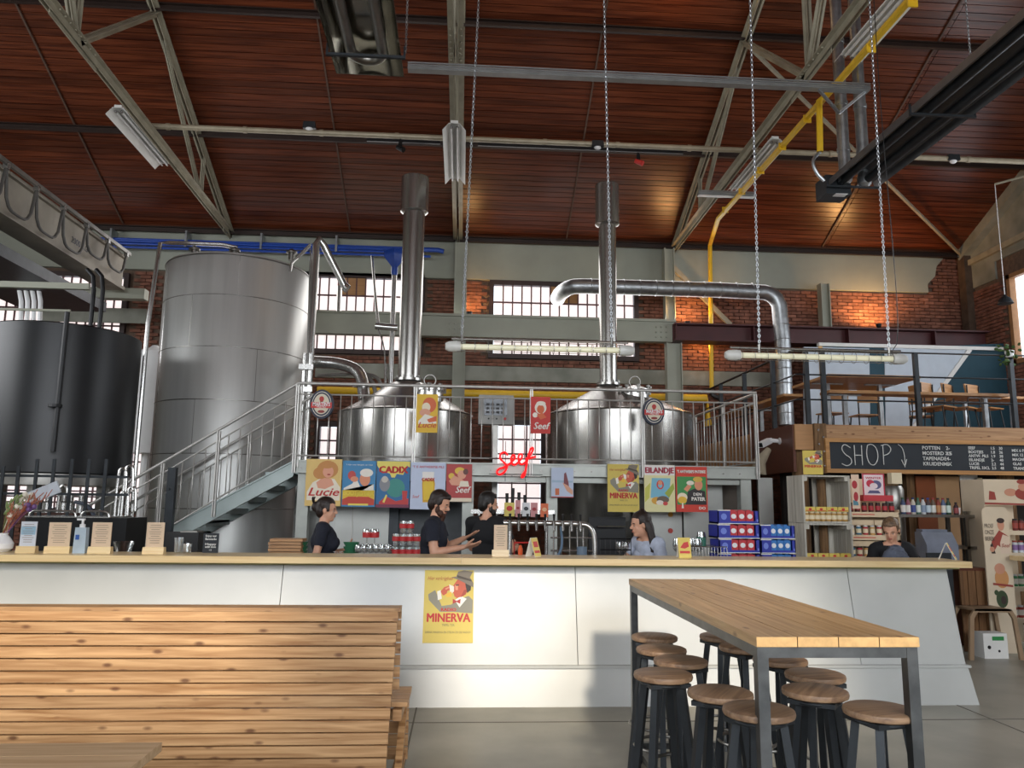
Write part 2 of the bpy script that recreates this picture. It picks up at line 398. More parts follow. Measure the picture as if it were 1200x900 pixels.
# trusses (double angle irons)
def truss(x, i):
    t = thing('roof_truss', (x, YB-.1, 7.1), ['light grey steel roof truss above the two big tanks at left', 'light grey steel roof truss in the middle, between the two chimneys', 'light grey steel roof truss right of centre, carrying the yellow pipe'][i], 'truss', 'steel roof trusses')
    def pair(name, a, b, w=.055, g=.035, h=.09):
        m = MB(); a = Vector((x, *a)); b = Vector((x, *b))
        for s in (-1, 1):
            m.bar(a+Vector((s*g, 0, 0)), b+Vector((s*g, 0, 0)), .012, h)
            m.bar(a+Vector((s*(g+w/2), 0, h/2)), b+Vector((s*(g+w/2), 0, h/2)), w, .012)
        return m.build(name, trusspaint, t)
    up = lambda y, d=.13: (y, roofz(y)-d)
    lo = lambda y: (y, 7.14 + (16-y)*.033)
    pair('upper_chord', up(15.98, .1), (5.0, roofz(5.001)-.13), .06, .03, .1)
    pair('lower_chord', lo(15.98), lo(5.0), .07, .03, .1)
    pair('web_brace', up(11.9), lo(14.1), .03, .012, .04)
    pair('web_brace', up(14.1), lo(14.1), .03, .012, .04)
    pair('web_brace', lo(9.4), up(11.5), .055, .03, .08)
    pair('web_brace', lo(9.3), up(9.3), .045, .02, .07)
    pair('web_brace', lo(9.3), up(7.1), .045, .02, .07)
    g = MB()
    g.bar((x, *lo(8.7)), (x, *lo(9.9)), .012, .2); g.build('gusset_plate', trusspaint, t)
    g = MB(); g.box((x, 15.75, 7.17), (.012, .5, .22)); g.build('gusset_plate', trusspaint, t)
    rv = MB()
    for k in range(8):
        y = 8.8+k*.13; z = lo(y)[1]-.0
        for s in (-1, 1): rv.cyl((x+s*.065, y, z+.04), (x+s*.065, y, z+.022), .014, n=6)
    rv.build('rivet', trusspaint, t)
    return t
for i, x in enumerate((-5.02, -.2, 4.55)): truss(x, i)

m = MB(); m.bar((4.6, 11.45, roofz(11.45)-.25), (11.0, 15.85, EAVE-.02), .05, .05); struct(m, 'trim_6', trusspaint)
# ---- back wall
Z = lambda px, py, Y=YB: at(px, py, Y).z
X = lambda px, py, Y=YB: at(px, py, Y).x
def rect(x0, y0, x1, y1, Y=YB):
    a, b, c_, d_ = at(x0, y0, Y), at(x1, y0, Y), at(x0, y1, Y), at(x1, y1, Y)
    return (a.x+c_.x)/2, (b.x+d_.x)/2, (c_.z+d_.z)/2, (a.z+b.z)/2        # X0,X1,Z0,Z1
ZP = Z(700, 331)      # bottom edge of the plaster band
openings = []         # (x0,x1,z0,z1)
W1 = (X(-30, 330), X(150, 330), Z(100, 405), Z(100, 318))
W2 = (X(235, 360), X(497, 360), Z(400, 414), Z(400, 319))
W3 = (X(573, 370), X(749, 370), Z(660, 421), Z(660, 330))
W4 = (X(150, 500), X(235, 500), 1.3, Z(200, 482))
W5 = (X(368, 520), X(402, 520), 1.3, Z(385, 494))
W6 = (X(578, 520), X(640, 520), 1.3, Z(600, 492))
W7 = (X(0, 560), X(128, 560), 1.3, Z(70, 556))
wins = [W1, W2, W3, W4, W5, W6, W7]
# wall core with the window openings left out
def wall_with_holes(name, m, Y0, Y1, x0, x1, z0, z1, holes, **k):
    xs = sorted({x0, x1, *[min(max(h[i], x0), x1) for h in holes for i in (0, 1)]}); b = MB()
    for a, c2 in zip(xs, xs[1:]):
        if c2-a < 1e-4: continue
        mid = (a+c2)/2; hs = sorted([(h[2], h[3]) for h in holes if h[0] < mid < h[1]]); z = z0
        for h0, h1 in hs:
            if h0 > z: b.bx((a, Y0, z), (c2, Y1, min(h0, z1)))
            z = max(z, h1)
        if z < z1: b.bx((a, Y0, z), (c2, Y1, z1))
    return struct(b, name, m, **k)
wb = wall_with_holes('wall_back', mortar, YB+.12, YB+.4, XL, XR, 0, EAVE+.6, wins, origin=(0, YB, 0))
pl = MB(); pl.bx((XL, YB+.02, ZP), (XR-.9, YB+.12, EAVE+.13))
# plaster broken off near the right corner
pts = [(XR-.9, ZP), (XR-1.3, ZP+.0), (XR-.9, ZP+.25), (XR-.75, ZP+.33), (XR-.68, ZP+.6), (XR-.5, ZP+.8), (XR-.62, EAVE+.05), (XR-.9, EAVE+.13)]
pl.prism([(XR-.9, ZP+.2), (XR-.72, ZP+.38), (XR-.66, ZP+.62), (XR-.5, ZP+.8), (XR-.55, EAVE+.1), (XR-.9, EAVE+.13)], YB+.02, YB+.12)
pl.build('plaster_band', plaster, wb)
lb = MB(); lb.bx((XL, YB+.0, EAVE+.09), (XR, YB+.12, EAVE+.17)); lb.build('wall_plate', purlinm, wb)
# bricks: single parts where they show largest, otherwise joined
BW, BH = .235, .077
pb = MB(); pb.box((0, 0, 0), (BW-.014, .1, BH-.014))
me = D.meshes.new('brick'); me.from_pydata([tuple(p) for p in pb.v], [], pb.f); me.materials.append(brickm)
bx0, bx1, bz0 = X(905, 360), XR-.02, Z(1000, 384)+.02
single = 0; bulk = MB(); first = None
nrow = int((EAVE)/BH)
for r in range(nrow):
    z = .04 + r*BH; off = (r % 2)*BW/2
    for q in range(int((XR-XL)/BW)+1):
        x = XL + off + q*BW + BW/2
        if x > XR-.05: continue
        if any(h[0]-.1 < x < h[1]+.1 and h[2]-.02 < z < h[3]+.03 for h in wins): continue
        if z > ZP-.03 and not (x > XR-.85 and z > ZP-.03): continue
        if x < X(480, 400) and z > 3.3 and x < W2[0]-.2 and x > W1[1]+.6: continue
        if x < -9.5: continue
        dy = random.uniform(-.008, .008)
        if bx0 < x < bx1 and bz0 < z < ZP-.02 and single < 296:
            o = D.objects.new('brick', me); COL.objects.link(o); o.parent = wb; o.location = (x, .11+dy-.0, z); single += 1
        else: bulk.box((x, YB+.11+dy, z), (BW-.014+random.uniform(-.01, .004), .1, BH-.014))
bulk.build('brick', brickm, wb, kind='stuff')
# concrete bands
cb = MB()
x0, x1, z0, z1 = rect(497, 431, 573, 447); cb.bx((X(370, 430), YB-.03, Z(600, 447)), (X(905, 445), YB+.1, Z(600, 430)))
cb.build('concrete_band', plaster_dirty, wb)
# windows
def window(n, w, cols, rows, pm=pane_white, ply_cells=(), Y=YB+.1, skiprow=None):
    x0, x1, z0, z1 = w; f = MB(); t = .10
    f.bx((x0, Y-.08, z0), (x0+t, Y+.08, z1)); f.bx((x1-t, Y-.08, z0), (x1, Y+.08, z1))
    f.bx((x0+t, Y-.08, z1-t), (x1-t, Y+.08, z1)); f.bx((x0+t, Y-.08, z0), (x1-t, Y+.08, z0+t))
    wn = struct(f, 'window_%d' % n, winframe)
    o = Vector(wn.location); ix0, ix1, iz0, iz1 = x0+t, x1-t, z0+t, z1-t
    cw, rh = (ix1-ix0)/cols, (iz1-iz0)/rows
    mb = MB()
    for i in range(1, cols): mb.bx((ix0+i*cw-.014, Y-.03, iz0), (ix0+i*cw+.014, Y+.02, iz1))
    for i in range(1, rows): mb.bx((ix0, Y-.032, iz0+i*rh-.016), (ix1, Y+.018, iz0+i*rh+.016))
    mb.build('muntin', muntin, wn)
    p = MB(); p.box((0, 0, 0), (cw-.03, .008, rh-.034)); pr = None
    for i in range(cols):
        for k in range(rows):
            loc = Vector((ix0+(i+.5)*cw, Y, iz0+(k+.5)*rh)) - o
            if (i, k) in ply_cells: continue
            if pr is None:
                me_ = D.meshes.new('pane'); me_.from_pydata([tuple(v) for v in p.v], [], p.f); me_.materials.append(pm)
                pr = D.objects.new('pane', me_); COL.objects.link(pr); pr.parent = wn; pr.location = loc
            else: piece(pr, 'pane', wn, loc)
    return wn, (ix0, iz0, cw, rh)
window(1, W1, 16, 4)
wn2, g2 = window(2, W2, 23, 4, ply_cells=[(i, 3) for i in (14, 15, 16)])
b = MB(); b.bx((g2[0]+14*g2[2], YB+.08, g2[1]+3*g2[3]), (g2[0]+17*g2[2], YB+.12, g2[1]+4*g2[3])); b.build('plywood_blank', ply, wn2)
wn3, g3 = window(3, W3, 15, 4, ply_cells=[(i, 3) for i in (6, 7, 8)])
b = MB(); b.bx((g3[0]+6*g3[2], YB+.08, g3[1]+3*g3[3]), (g3[0]+9*g3[2], YB+.12, g3[1]+4*g3[3])); b.build('plywood_blank', ply, wn3)
window(4, W4, 4, 6); window(5, W5, 2, 6); window(6, W6, 3, 6); window(7, W7, 8, 5)

# long crane-rail girder in front of the windows (grey), and the maroon one at the right
def girder(name, x0, x1, z0, z1, Y, m, label, web=.1):
    g = MB(); h = z1-z0
    g.bx((x0, Y-.03, z0), (x1, Y+.03, z1)); g.bx((x0, Y-.14, z1-.03), (x1, Y+.14, z1)); g.bx((x0, Y-.14, z0), (x1, Y+.14, z0+.03))
    return g.build(name, m, label=label, cat='beam')
gz1, gz0 = Z(600, 374, 15.4), Z(600, 397, 15.4)
g = MB(); g.bx((X(352, 380, 15.4), 15.3, gz0), (X(790, 380, 15.4), 15.5, gz1)); g.bx((X(352, 380, 15.4), 15.25, gz1), (X(790, 380, 15.4), 15.6, gz1+.05))
o = g.build('crane_girder', paint_gg, label='long grey crane girder running in front of the frosted wall windows', cat='beam')
b = MB()
for cx, cy in ((533, 385), (775, 389)):
    for k in range(3):
        for l in range(3):
            p = at(cx-6+6*k, cy-6+6*l, 15.3); b.cyl((p.x, 15.3, p.z), (p.x, 15.27, p.z), .022, n=6)
b.build('bolt', paint_gg, o)
a = at(352, 343, 14.2)
g = MB(); g.bx((XL+.02, 14.4, Z(110, 350, 14.5)), (X(172, 342, 14.5), 14.6, Z(110, 338, 14.5)))
g.build('crane_girder', paint_gg, label='short grey girder end behind the black tank, under the crane beam', cat='beam')
g = MB(); g.bx((X(50, 370, 15.6), 15.55, Z(110, 378, 15.6)), (X(172, 370, 15.6), 15.6, Z(110, 361, 15.6)))
g.build('wall_panel', plaster_dirty, wb)
mz1, mz0 = Z(960, 385, 15.3), Z(960, 405, 15.3)
mg = MB(); Yg = 15.3
mg.bx((X(788, 390, Yg), Yg-.03, mz0), (XR-.2, Yg+.03, mz1)); mg.bx((X(788, 390, Yg), Yg-.2, mz1-.03), (XR-.2, Yg+.2, mz1)); mg.bx((X(788, 390, Yg), Yg-.2, mz0), (XR-.2, Yg+.2, mz0+.03))
for px in (790, 880, 990, 1090): mg.bx((X(px, 390, Yg)-.01, Yg-.18, mz0), (X(px, 390, Yg)+.01, Yg+.18, mz1))
mg.build('steel_girder', maroon, label='dark maroon steel girder spanning to the right corner above the mezzanine', cat='beam')

# columns on the back wall
def column(px, py0, py1, Y, w, label, m=paint_gg, n='steel_column'):
    a, b_ = at(px, (py0+py1)/2, Y), None
    z1, z0 = at(px, py0, Y).z, at(px, py1, Y).z if py1 < 900 else 0
    c = MB(); c.bx((a.x-w/2, Y-.015, z0), (a.x+w/2, Y+.015, z1))
    for s in (-1, 1): c.bx((a.x+s*w/2-.01, Y-.1, z0), (a.x+s*w/2+.01, Y+.1, z1))
    return c.build(n, m, label=label, cat='column')
column(534, 284, 900, 15.75, .24, 'grey steel wall column between the two frosted windows')
column(794, 400, 900, 15.45, .3, 'grey steel column under the left end of the maroon girder')
column(784, 292, 380, 15.8, .2, 'grey steel column top between girder and middle-right truss foot')
column(966, 333, 384, 15.75, .18, 'short grey column on the lit brick wall above the maroon girder')
b = MB(); b.bar(at(786, 310, 15.93), at(856, 381, 15.93), .06, .1); b.build('wall_brace', trusspaint, label='diagonal steel brace on the brick above the maroon girder', cat='brace')

# ---- right wall
YW0 = 7.0
def rz(px, py): return atx(px, py, XR)
wa, wbm = rz(1181, 323), rz(1181, 432)
ry1 = wa.y; ry0 = ry1-4.0
zt, zb_ = wa.z, rz(1186, 428).z
c = MB()
c.bx((XR, YR, 0), (XR+.3, ry0, EAVE)); c.bx((XR, ry1, 0), (XR+.3, YB+.3, EAVE)); c.bx((XR, ry0, 0), (XR+.3, ry1, zb_)); c.bx((XR, ry0, zt), (XR+.3, ry1, EAVE))
c.prism([(YB+.3, EAVE), (YR, EAVE), (5, roofz(5.001)+.1)], XR, XR+.3, 'X')
wr = struct(c, 'wall_right', mortar, origin=(XR, 5, 0))
zs = rz(1150, 335).z
p = MB(); p.prism([(YB, zs), (YB, EAVE+.1), (5, roofz(5.001)+.1), (5, zt+.4), (ry1+.3, zt+.4), (ry1+.3, zs)], XR-.04, XR, 'X')
p.build('plaster_band', plaster_dirty, wr)
br = MB()
for r in range(int(zs/BH)):
    z = .04+r*BH
    for q in range(int((YB-6)/BW)):
        y = 6+(r % 2)*BW/2+q*BW
        if y > YB-.1 or (ry0-.2 < y < ry1+.1 and zb_-.05 < z < zt+.05): continue
        if z > zs-.05: continue
        br.box((XR-.005+random.uniform(-.006, .006), y, z), (.08, BW-.014, BH-.014))
br.build('brick', brickm, wr, kind='stuff')
s = MB(); s.bar((XR-.08, 15.95, rz(1135, 311).z), (XR-.08, 9, rz(1200, 271).z + (rz(1200, 271).z-rz(1135, 311).z)*.0), .08, .12); s.build('wall_rail', trusspaint, wr)
s = MB(); s.bar((XR-.12, 15.95, EAVE-.02), (XR-.12, 5.1, roofz(5.1)-.12), .2, .26); s.build('rafter', plaster_dirty, wr)
s = MB(); s.bx((XR-.2, YB-.25, 3.0), (XR-.02, YB-.02, EAVE)); s.build('corner_post', mat('corner_post', '5c4a3c', .8, 0, .2), wr)
# right window
f = MB(); t = .09
f.bx((XR-.05, ry1-t, zb_), (XR+.12, ry1, zt)); f.bx((XR-.05, ry0, zb_), (XR+.12, ry0+t, zt)); f.bx((XR-.05, ry0, zt-t), (XR+.12, ry1, zt)); f.bx((XR-.05, ry0, zb_), (XR+.12, ry1, zb_+t))
wn = struct(f, 'window_8', mat('pine_frame', 'a97b50', .5, 0, .1, 8))
mu = MB()
for k in range(1, 4): y = lerp(ry0, ry1, k/4); mu.bx((XR, y-.03, zb_+t), (XR+.06, y+.03, zt-t))
mu.build('muntin', white, wn)
for k in range(4):
    y0, y1 = lerp(ry0+t, ry1-t, k/4), lerp(ry0+t, ry1-t, (k+1)/4)
    q = MB(); q.bx((XR+.06, y0+.03, zb_+t), (XR+.07, y1-.03, zt-t)); q.build('pane', pane_right, wn)

# ---- left and rear walls (behind / beside the camera)
c = MB(); c.bx((XL-.3, YR, 0), (XL, YB+.3, EAVE)); c.prism([(YB+.3, EAVE), (YR, EAVE), (5, roofz(5.001)+.1)], XL-.3, XL, 'X')
struct(c, 'wall_left', plaster, origin=(XL, 5, 0))
rear_holes = [(-4.4, -.62, 5.15, 6.7), (.32, 3.55, 5.15, 6.7)]
low = [(-9, -5.5, .9, 3.6), (-4.4, -.6, .9, 3.6), (.6, 4.4, .9, 3.6), (5.6, 9.2, .9, 3.6)]
wall_with_holes('wall_rear', plaster_dirty, YR-.3, YR, XL, XR, 0, EAVE+.1, rear_holes+low, origin=(0, YR, 0))
for i, h in enumerate(low):
    f = MB(); x0, x1, z0, z1 = h
    for k in range(5): xx = lerp(x0, x1, k/4); f.bx((xx-.04, YR-.15, z0), (xx+.04, YR-.05, z1))
    for k in range(4): zz = lerp(z0, z1, k/3); f.bx((x0, YR-.14, zz-.04), (x1, YR-.06, zz+.04))
    wn = struct(f, 'window_%d' % (i+9), winframe)
    q = MB(); q.bx((x0, YR-.2, z0), (x1, YR-.19, z1)); q.build('pane', pane_right, wn)

# ================================================================== UNDER THE ROOF
def V(*a): return Vector(a)
# strip lights under the lower chords
def strip_light(a, b, label):
    a, b = Vector(a), Vector(b); c = (a+b)/2; L = (b-a).length; d = (b-a).normalized()
    t = thing('strip_light', c, label, 'light', 'twin-tube strip lights under the trusses')
    x = d.cross(Vector((0, 0, 1))).normalized(); u = x.cross(d)
    def P(l, s, h): return c + d*l + x*s + u*h
    m = MB(); pf = [(-.17, -.08), (-.08, .03), (.08, .03), (.17, -.08)]
    for (s0, h0), (s1, h1) in zip(pf, pf[1:]):
        q = [P(-L/2, s0, h0), P(L/2, s0, h0), P(L/2, s1, h1), P(-L/2, s1, h1)]
        q2 = [p+u*.008 for p in q]; m.add(q+q2, [(0, 1, 2, 3), (7, 6, 5, 4), (0, 4, 5, 1), (1, 5, 6, 2), (2, 6, 7, 3), (3, 7, 4, 0)])
    m.build('reflector', white, t)
    m = MB(); m.bar(P(-L/2, 0, .055), P(L/2, 0, .055), .11, .05); m.build('gear_tray', white, t)
    for s in (-.045, .045):
        m = MB(); m.cyl(P(-L/2+.03, s, -.01), P(L/2-.03, s, -.01), .016, n=8); tb = m.build('fluorescent_tube', whitepl, t)
        m = MB()
        for e in (-1, 1): m.cyl(P(e*(L/2-.03), s, -.01), P(e*(L/2-.06), s, -.01), .02, n=8)
        m.build('end_cap', steel_dk, tb)
    m = MB()
    for e in (-.35, .35): m.cyl(P(e*L, 0, .07), P(e*L, 0, .2), .008, n=6)
    m.build('hanger', steel_dk, t)
for px, py, X0, l in ((168, 163, -5.3, 'open white strip light under the left truss'), (533, 181, -.2, 'open white strip light under the middle truss'), (882, 196, 4.75, 'open white strip light under the right-hand truss, beside the yellow pipe')):
    p = atx(px, py, X0) if abs(X0) > 1 else at(px, py, 11.5)
    strip_light((p.x, p.y-.95, p.z+.0), (p.x, p.y+.95, p.z-.02), l)
p = atx(1040, 12, 4.75); strip_light((p.x, p.y-.95, p.z), (p.x, p.y+.95, p.z), 'open white strip light at the top edge of the view, beside the yellow pipe')

# conduits running across at chord level
yc = 11.75; zc = at(600, 165, yc).z
m = MB(); m.cyl((-5.02, yc, zc), (XR-.1, yc, zc), .045, n=10)
for k in range(14): m.cyl((-4.8+k*1.2, yc, zc), (-4.74+k*1.2, yc, zc), .055, n=10)
cp = m.build('ceiling_conduit', mat('conduit_paint', 'a89d86', .5, .2, .1), label='long thin conduit pipe crossing under all three trusses', cat='pipe')
m = MB()
for a, b_ in ((430, 516), (560, 800)):
    p, q = at(a, 160, yc), at(b_, 170, yc); m.bx((p.x, yc-.02, zc-.11), (q.x, yc+.02, zc-.06))
m.build('light_track', blackm, label='black light track fixed under the long conduit pipe', cat='rail')
def spot(px, py, Y, label, rednose=False):
    p = at(px, py, Y); t = thing('track_spotlight', p, label, 'light', 'small spotlights on the ceiling track')
    m = MB(); m.cyl(p+V(0, 0, .13), p+V(0, 0, .02), .03, .035, n=10); m.cyl(p+V(0, 0, .16), p+V(0, 0, .12), .018, n=8); m.build('stem', blackm, t)
    m = MB(); m.cyl(p+V(-.05, 0, .02), p+V(.06, -.06, -.05), .035, .045, n=10); m.build('lamp_head', red if rednose else blackm, t)
spot(469, 174, yc, 'black spotlight on the track left of the middle truss'); spot(748, 190, yc, 'red-nosed spotlight on the track right of the middle truss', True)
def alarm(px, py, label, Y=yc):
    p = at(px, py, Y); t = thing('emergency_light', p, label, 'light', 'emergency light heads on the conduit')
    m = MB(); m.box(p+V(0, -.02, .02), (.2, .1, .1), None, .9); m.build('housing', darkst, t)
    m = MB(); m.ell(p+V(0, -.02, -.04), (.06, .05, .04)); m.build('lens', whitepl, t)
alarm(363, 149, 'small twin emergency light on the conduit, left one'); alarm(700, 171, 'small emergency light on the conduit by the second chimney'); alarm(1116, 187, 'dark emergency light on the conduit near the right wall')
# ribbed cable tray
def tray(name, a, b, label, n=3):
    a, b = Vector(a), Vector(b); t = MB(); up = V(0, 0, 1)
    t.bar(a, b, .10, .012)
    for k in range(n): o = V(0, .04-.04*k, .03); t.bar(a+o, b+o, .012, .06)
    for k in range(n): o = V(0, -.055, .015+.028*k); t.bar(a+o, b+o, .012, .016)
    return t.build(name, mat('tray_metal', 'a5a7a6', .4, .7, .08), label=label, cat='tray')
ya = 8.6; za = at(600, 88, ya).z
tray('cable_tray', (at(478, 84, ya).x, ya, za), (at(1018, 112, ya).x, ya, za), 'ribbed grey cable tray crossing from the left heater to the right one')
p, q = at(818, 229, 12.6), at(884, 232, 12.6); tray('cable_tray', p, (q.x, q.y, p.z), 'short piece of cable tray below the right-hand strip light')
m = MB(); p = at(1018, 116, ya)
m.bar((p.x-.1, ya, za), (p.x-.1, ya, za+1.0), .04, .04)
p1 = at(960, 124, ya); m.bar((p1.x, ya, za), (p1.x+.3, ya+.1, za-.25), .03, .03); m.bar((p1.x+.6, ya, za), (p1.x+.3, ya+.1, za-.25), .03, .03)
m.build('tray_bracket', galv, label='thin brackets under the end of the long cable tray', cat='bracket')

# radiant tube heaters
def chain(a, b, name='chain', parent=None, label=None, link=.034, r=.0042, mt=None):
    a, b = Vector(a), Vector(b); d = (b-a); L = d.length; d.normalize(); n = int(L/(link*.74)); m = MB()
    x = d.cross(V(.3, 1, .1)).normalized(); y = d.cross(x)
    for k in range(n):
        c = a+d*((k+.5)*L/n); s = x if k % 2 else y
        m.v; pts = []
        vs = []; N = 8; K = 4; o = d.cross(s)
        for i in range(N):
            ang = 2*PI*i/N; ctr = c + d*(math.cos(ang)*link*.5) + s*(math.sin(ang)*link*.27); rad = (ctr-c).normalized()
            for j in range(K):
                bb = 2*PI*j/K+.78; vs.append(ctr+rad*(math.cos(bb)*r)+o*(math.sin(bb)*r))
        m.add(vs, [(i*K+j, ((i+1) % N)*K+j, ((i+1) % N)*K+(j+1) % K, i*K+(j+1) % K) for i in range(N) for j in range(K)])
    if parent is not None: return m.build(name, mt or galv, parent, kind='stuff', smooth=False)
    return m.build(name, mt or galv, label=label, cat='chain', smooth=False)
def heater(x, y0, y1, z, label, burner):
    t = thing('tube_heater', (x, (y0+y1)/2, z), label, 'heater', 'radiant tube heaters under the roof')
    m = MB(); pf = [(-.33, -.07), (-.31, .03), (-.19, .13), (.19, .13), (.31, .03), (.33, -.07)]
    for (a, h0), (b_, h1) in zip(pf, pf[1:]):
        m.add([(x+a, y0, z+h0), (x+a, y1, z+h0), (x+b_, y1, z+h1), (x+b_, y0, z+h1), (x+a, y0, z+h0+.008), (x+a, y1, z+h0+.008), (x+b_, y1, z+h1+.008), (x+b_, y0, z+h1+.008)],
              [(0, 1, 2, 3), (7, 6, 5, 4), (0, 4, 5, 1), (1, 5, 6, 2), (2, 6, 7, 3), (3, 7, 4, 0)])
    if not burner: m.prism([(-.33+x, z-.07), (-.31+x, z+.03), (-.19+x, z+.13), (.19+x, z+.13), (.31+x, z+.03), (.33+x, z-.07)], y1, y1-.01)
    m.build('reflector', mat('polished_reflector', 'b8b4aa', .16, 1, .06) if not burner else mat('dull_reflector', '77787a', .45, .7, .1), t)
    m = MB()
    if burner:
        for s in (-.15, .15): m.cyl((x+s, y0, z-.0), (x+s, y1, z-.0), .052, n=14)
        m.build('radiant_tube', darkst, t)
    else:
        pts = [(x-.15, y0, z)]+[(x-.15, y1-.3, z)]+[(x-.15*math.cos(k*PI/8), y1-.3+.15*math.sin(k*PI/8), z) for k in range(1, 8)]+[(x+.15, y1-.3, z), (x+.15, y0, z)]
        m.tube(pts, .052, 14); m.build('radiant_tube', mat('tube_steel', '8d8a84', .35, .9, .1), t)
    yy = [y1-.35-k*2.2 for k in range(int((y1-y0)/2.2)+1)] if not burner else [y1-.08-k*1.9 for k in range(int((y1-y0)/1.9)+1)]
    for y in yy:
        m = MB(); m.bar((x-.37, y, z-.08), (x+.37, y, z-.08), .03, .025); m.bar((x-.36, y, z-.08), (x-.36, y, z+.03), .02, .02); m.bar((x+.36, y, z-.08), (x+.36, y, z+.03), .02, .02)
        h = m.build('hanger', darkst, t)
        if y < 8.6 or not burner: chain((x+.37, y, z-.03), (x+.37, y, roofz(y)-.2), 'chain', h)
    if burner:
        m = MB(); m.box((x-.18, y1+.12, z-.03), (.34, .3, .26)); bxo = m.build('burner_box', darkst, t)
        m = MB(); m.box((x-.15, y1+.0, z-.165), (.16, .1, .006)); m.build('rating_plate', whitepl, bxo)
        for k, (px, pz) in enumerate(((x-.12, z+.05), (x+.14, z+.02))):
            ftop = roofz(y1)-.05; m = MB(); m.cyl((px, y1-.1, pz), (px, y1-.1, ftop), .075, n=16)
            for zz in (pz+.35, pz+1.0, pz+1.9, pz+2.8): m.cyl((px, y1-.1, zz), (px, y1-.1, zz+.05), .085, n=16)
            m.lathe((px, y1-.1, pz-.02), [(.05, -.08), (.09, -.04), (.09, .06), (.075, .1)], 14)
            m.build('flue_pipe', galv, t)
p = at(434, 86, 7.1); heater(p.x, 2.8, 7.1, p.z+.05, 'radiant tube heater hanging at the top, left of the middle truss', False)
p = at(997, 222, 9.4); heater(p.x, 2.6, 9.4, p.z+.08, 'long dark radiant tube heater with burner box and two flues at top right', True)

# gas pipe (yellow)
m = MB(); XT = 4.62; zy = 6.75
P0 = at(834, 455, 15.7); P1 = at(832, 287, 15.7)
m.tube([P0, P1, (4.72, 13.6, 6.95), (4.72, 9.2, 7.0), (4.72, 6.0, 7.05)], .045, 10)
for t_ in range(9): y = 13.2-t_*.85; m.box((4.72, y, 6.97), (.11, .02, .11))
gp = m.build('gas_pipe', yellowp, label='yellow gas pipe rising up the back wall and along the right-hand truss', cat='pipe')
m = MB(); p = at(960, 118, 9.2); q = at(961, 178, 9.2); m.tube([(4.72, 9.2, 7.0), (p.x, 9.2, p.z), (q.x, 9.2, q.z)], .04, 10, cap=True); m.build('branch_pipe', yellowp, gp)
m = MB(); p = at(961, 178, 9.2); q = at(966, 212, 9.2); m.tube([p, p+V(-.12, 0, -.12), q+V(-.1, 0, .1), q], .022, 8, 2); m.build('flexible_hose', galv, gp)
m = MB(); Yp = 15.905
a, b_ = at(372, 457, Yp), at(828, 467, Yp); zz = (a.z+b_.z)/2
m.tube([(a.x, Yp, zz), (b_.x, Yp, zz), (b_.x+.02, Yp, zz-.6)], .08, 12)
p, q = at(845, 462, Yp), at(846, 515, Yp)
m.build('gas_pipe', yellowp, label='thick yellow gas pipe running level behind the kettles', cat='pipe')
m = MB(); m.tube([at(834, 457, Yp), at(835, 463, Yp), at(842, 466, Yp), at(845, 470, Yp), at(845, 515, Yp)], .05, 10); m.build('pipe_drop', mat('dark_pipe', '2c2c2c', .5), gp)

# spiral duct
m = MB(); Yd = 14.88
c0 = at(658, 340, Yd); zt_ = at(780, 338, Yd).z; xr = at(917, 400, Yd).x
R_d = .155
path = [(c0.x, 15.55, zt_-.1), (c0.x+.02, 15.2, zt_-.07), (c0.x+.18, Yd, zt_-.02), (c0.x+.45, Yd, zt_), (xr-.4, Yd, zt_), (xr-.14, Yd, zt_-.08), (xr, Yd, zt_-.35), (xr, Yd, 3.2)]
m.tube(path, R_d, 20, 1)
o = m.build('ventilation_duct', galv, label='galvanised spiral duct leaving the window board and turning down beside the brick wall', cat='duct')
m = MB()
for k in range(11):
    x = lerp(c0.x+.6, xr-.6, k/10); m.lathe((x, Yd, zt_), [(R_d, -.012), (R_d+.01, -.006), (R_d+.01, .006), (R_d, .012)], 20, 'X', False)
for k in range(9):
    z = zt_-.7-k*.3; m.lathe((xr, Yd, z), [(R_d, -.01), (R_d+.009, 0), (R_d, .01)], 20, 'Z', False)
m.build('seam', galv, o)

# blue pipe bundle
m = MB()
for k, (x1, dz) in enumerate(((492, 0), (497, -.09), (505, -.16), (518, -.05))):
    a = at(118, 281, 15.8); b_ = at(500, 297, 15.8); z = lerp(a.z, b_.z, .5)+.07+dz*1.15
    m.tube([(a.x, 15.8-.02*k, z), (at(x1, 297, 15.8).x, 15.8-.02*k, z)], .027, 8)
a = at(520, 301, 15.8); m.tube([(a.x-.7, 15.7, z), (a.x-.12, 15.7, z), (a.x, 15.7, z-.03)], .05, 10)
o = m.build('blue_pipes', bluep, label='bundle of blue pipes fixed along the plaster at the left', cat='pipe')
o.name = 'pipe_bundle'
m = MB()
for k in range(5):
    p = at(130+k*88, 284+k*3, 15.75); m.bx((p.x-.02, 15.7, z-.1), (p.x+.02, 15.99, z+.25))
m.build('clip', galv, o)
m = MB(); p = at(463, 301, 13.6); m.lathe((p.x, 13.6, p.z), [(.05, -.2), (.06, -.18), (.2, 0), (.2, .1), (.18, .12)], 4)
m.lathe((p.x, 13.6, p.z-.3), [(.05, -.05), (.06, .0), (.06, .1)], 12)
f = m.build('blue_hopper', bluep, label='blue hopper on top of a thin steel pipe left of the first chimney', cat='hopper')
m = MB(); m.cyl((p.x, 13.6, p.z-.3), (p.x, 13.6, 3.0), .045, n=12); m.cyl((p.x-.09, 13.6, p.z-2.0), (p.x-.09, 13.6, 3.0), .03, n=10); m.build('down_pipe', steel, f)

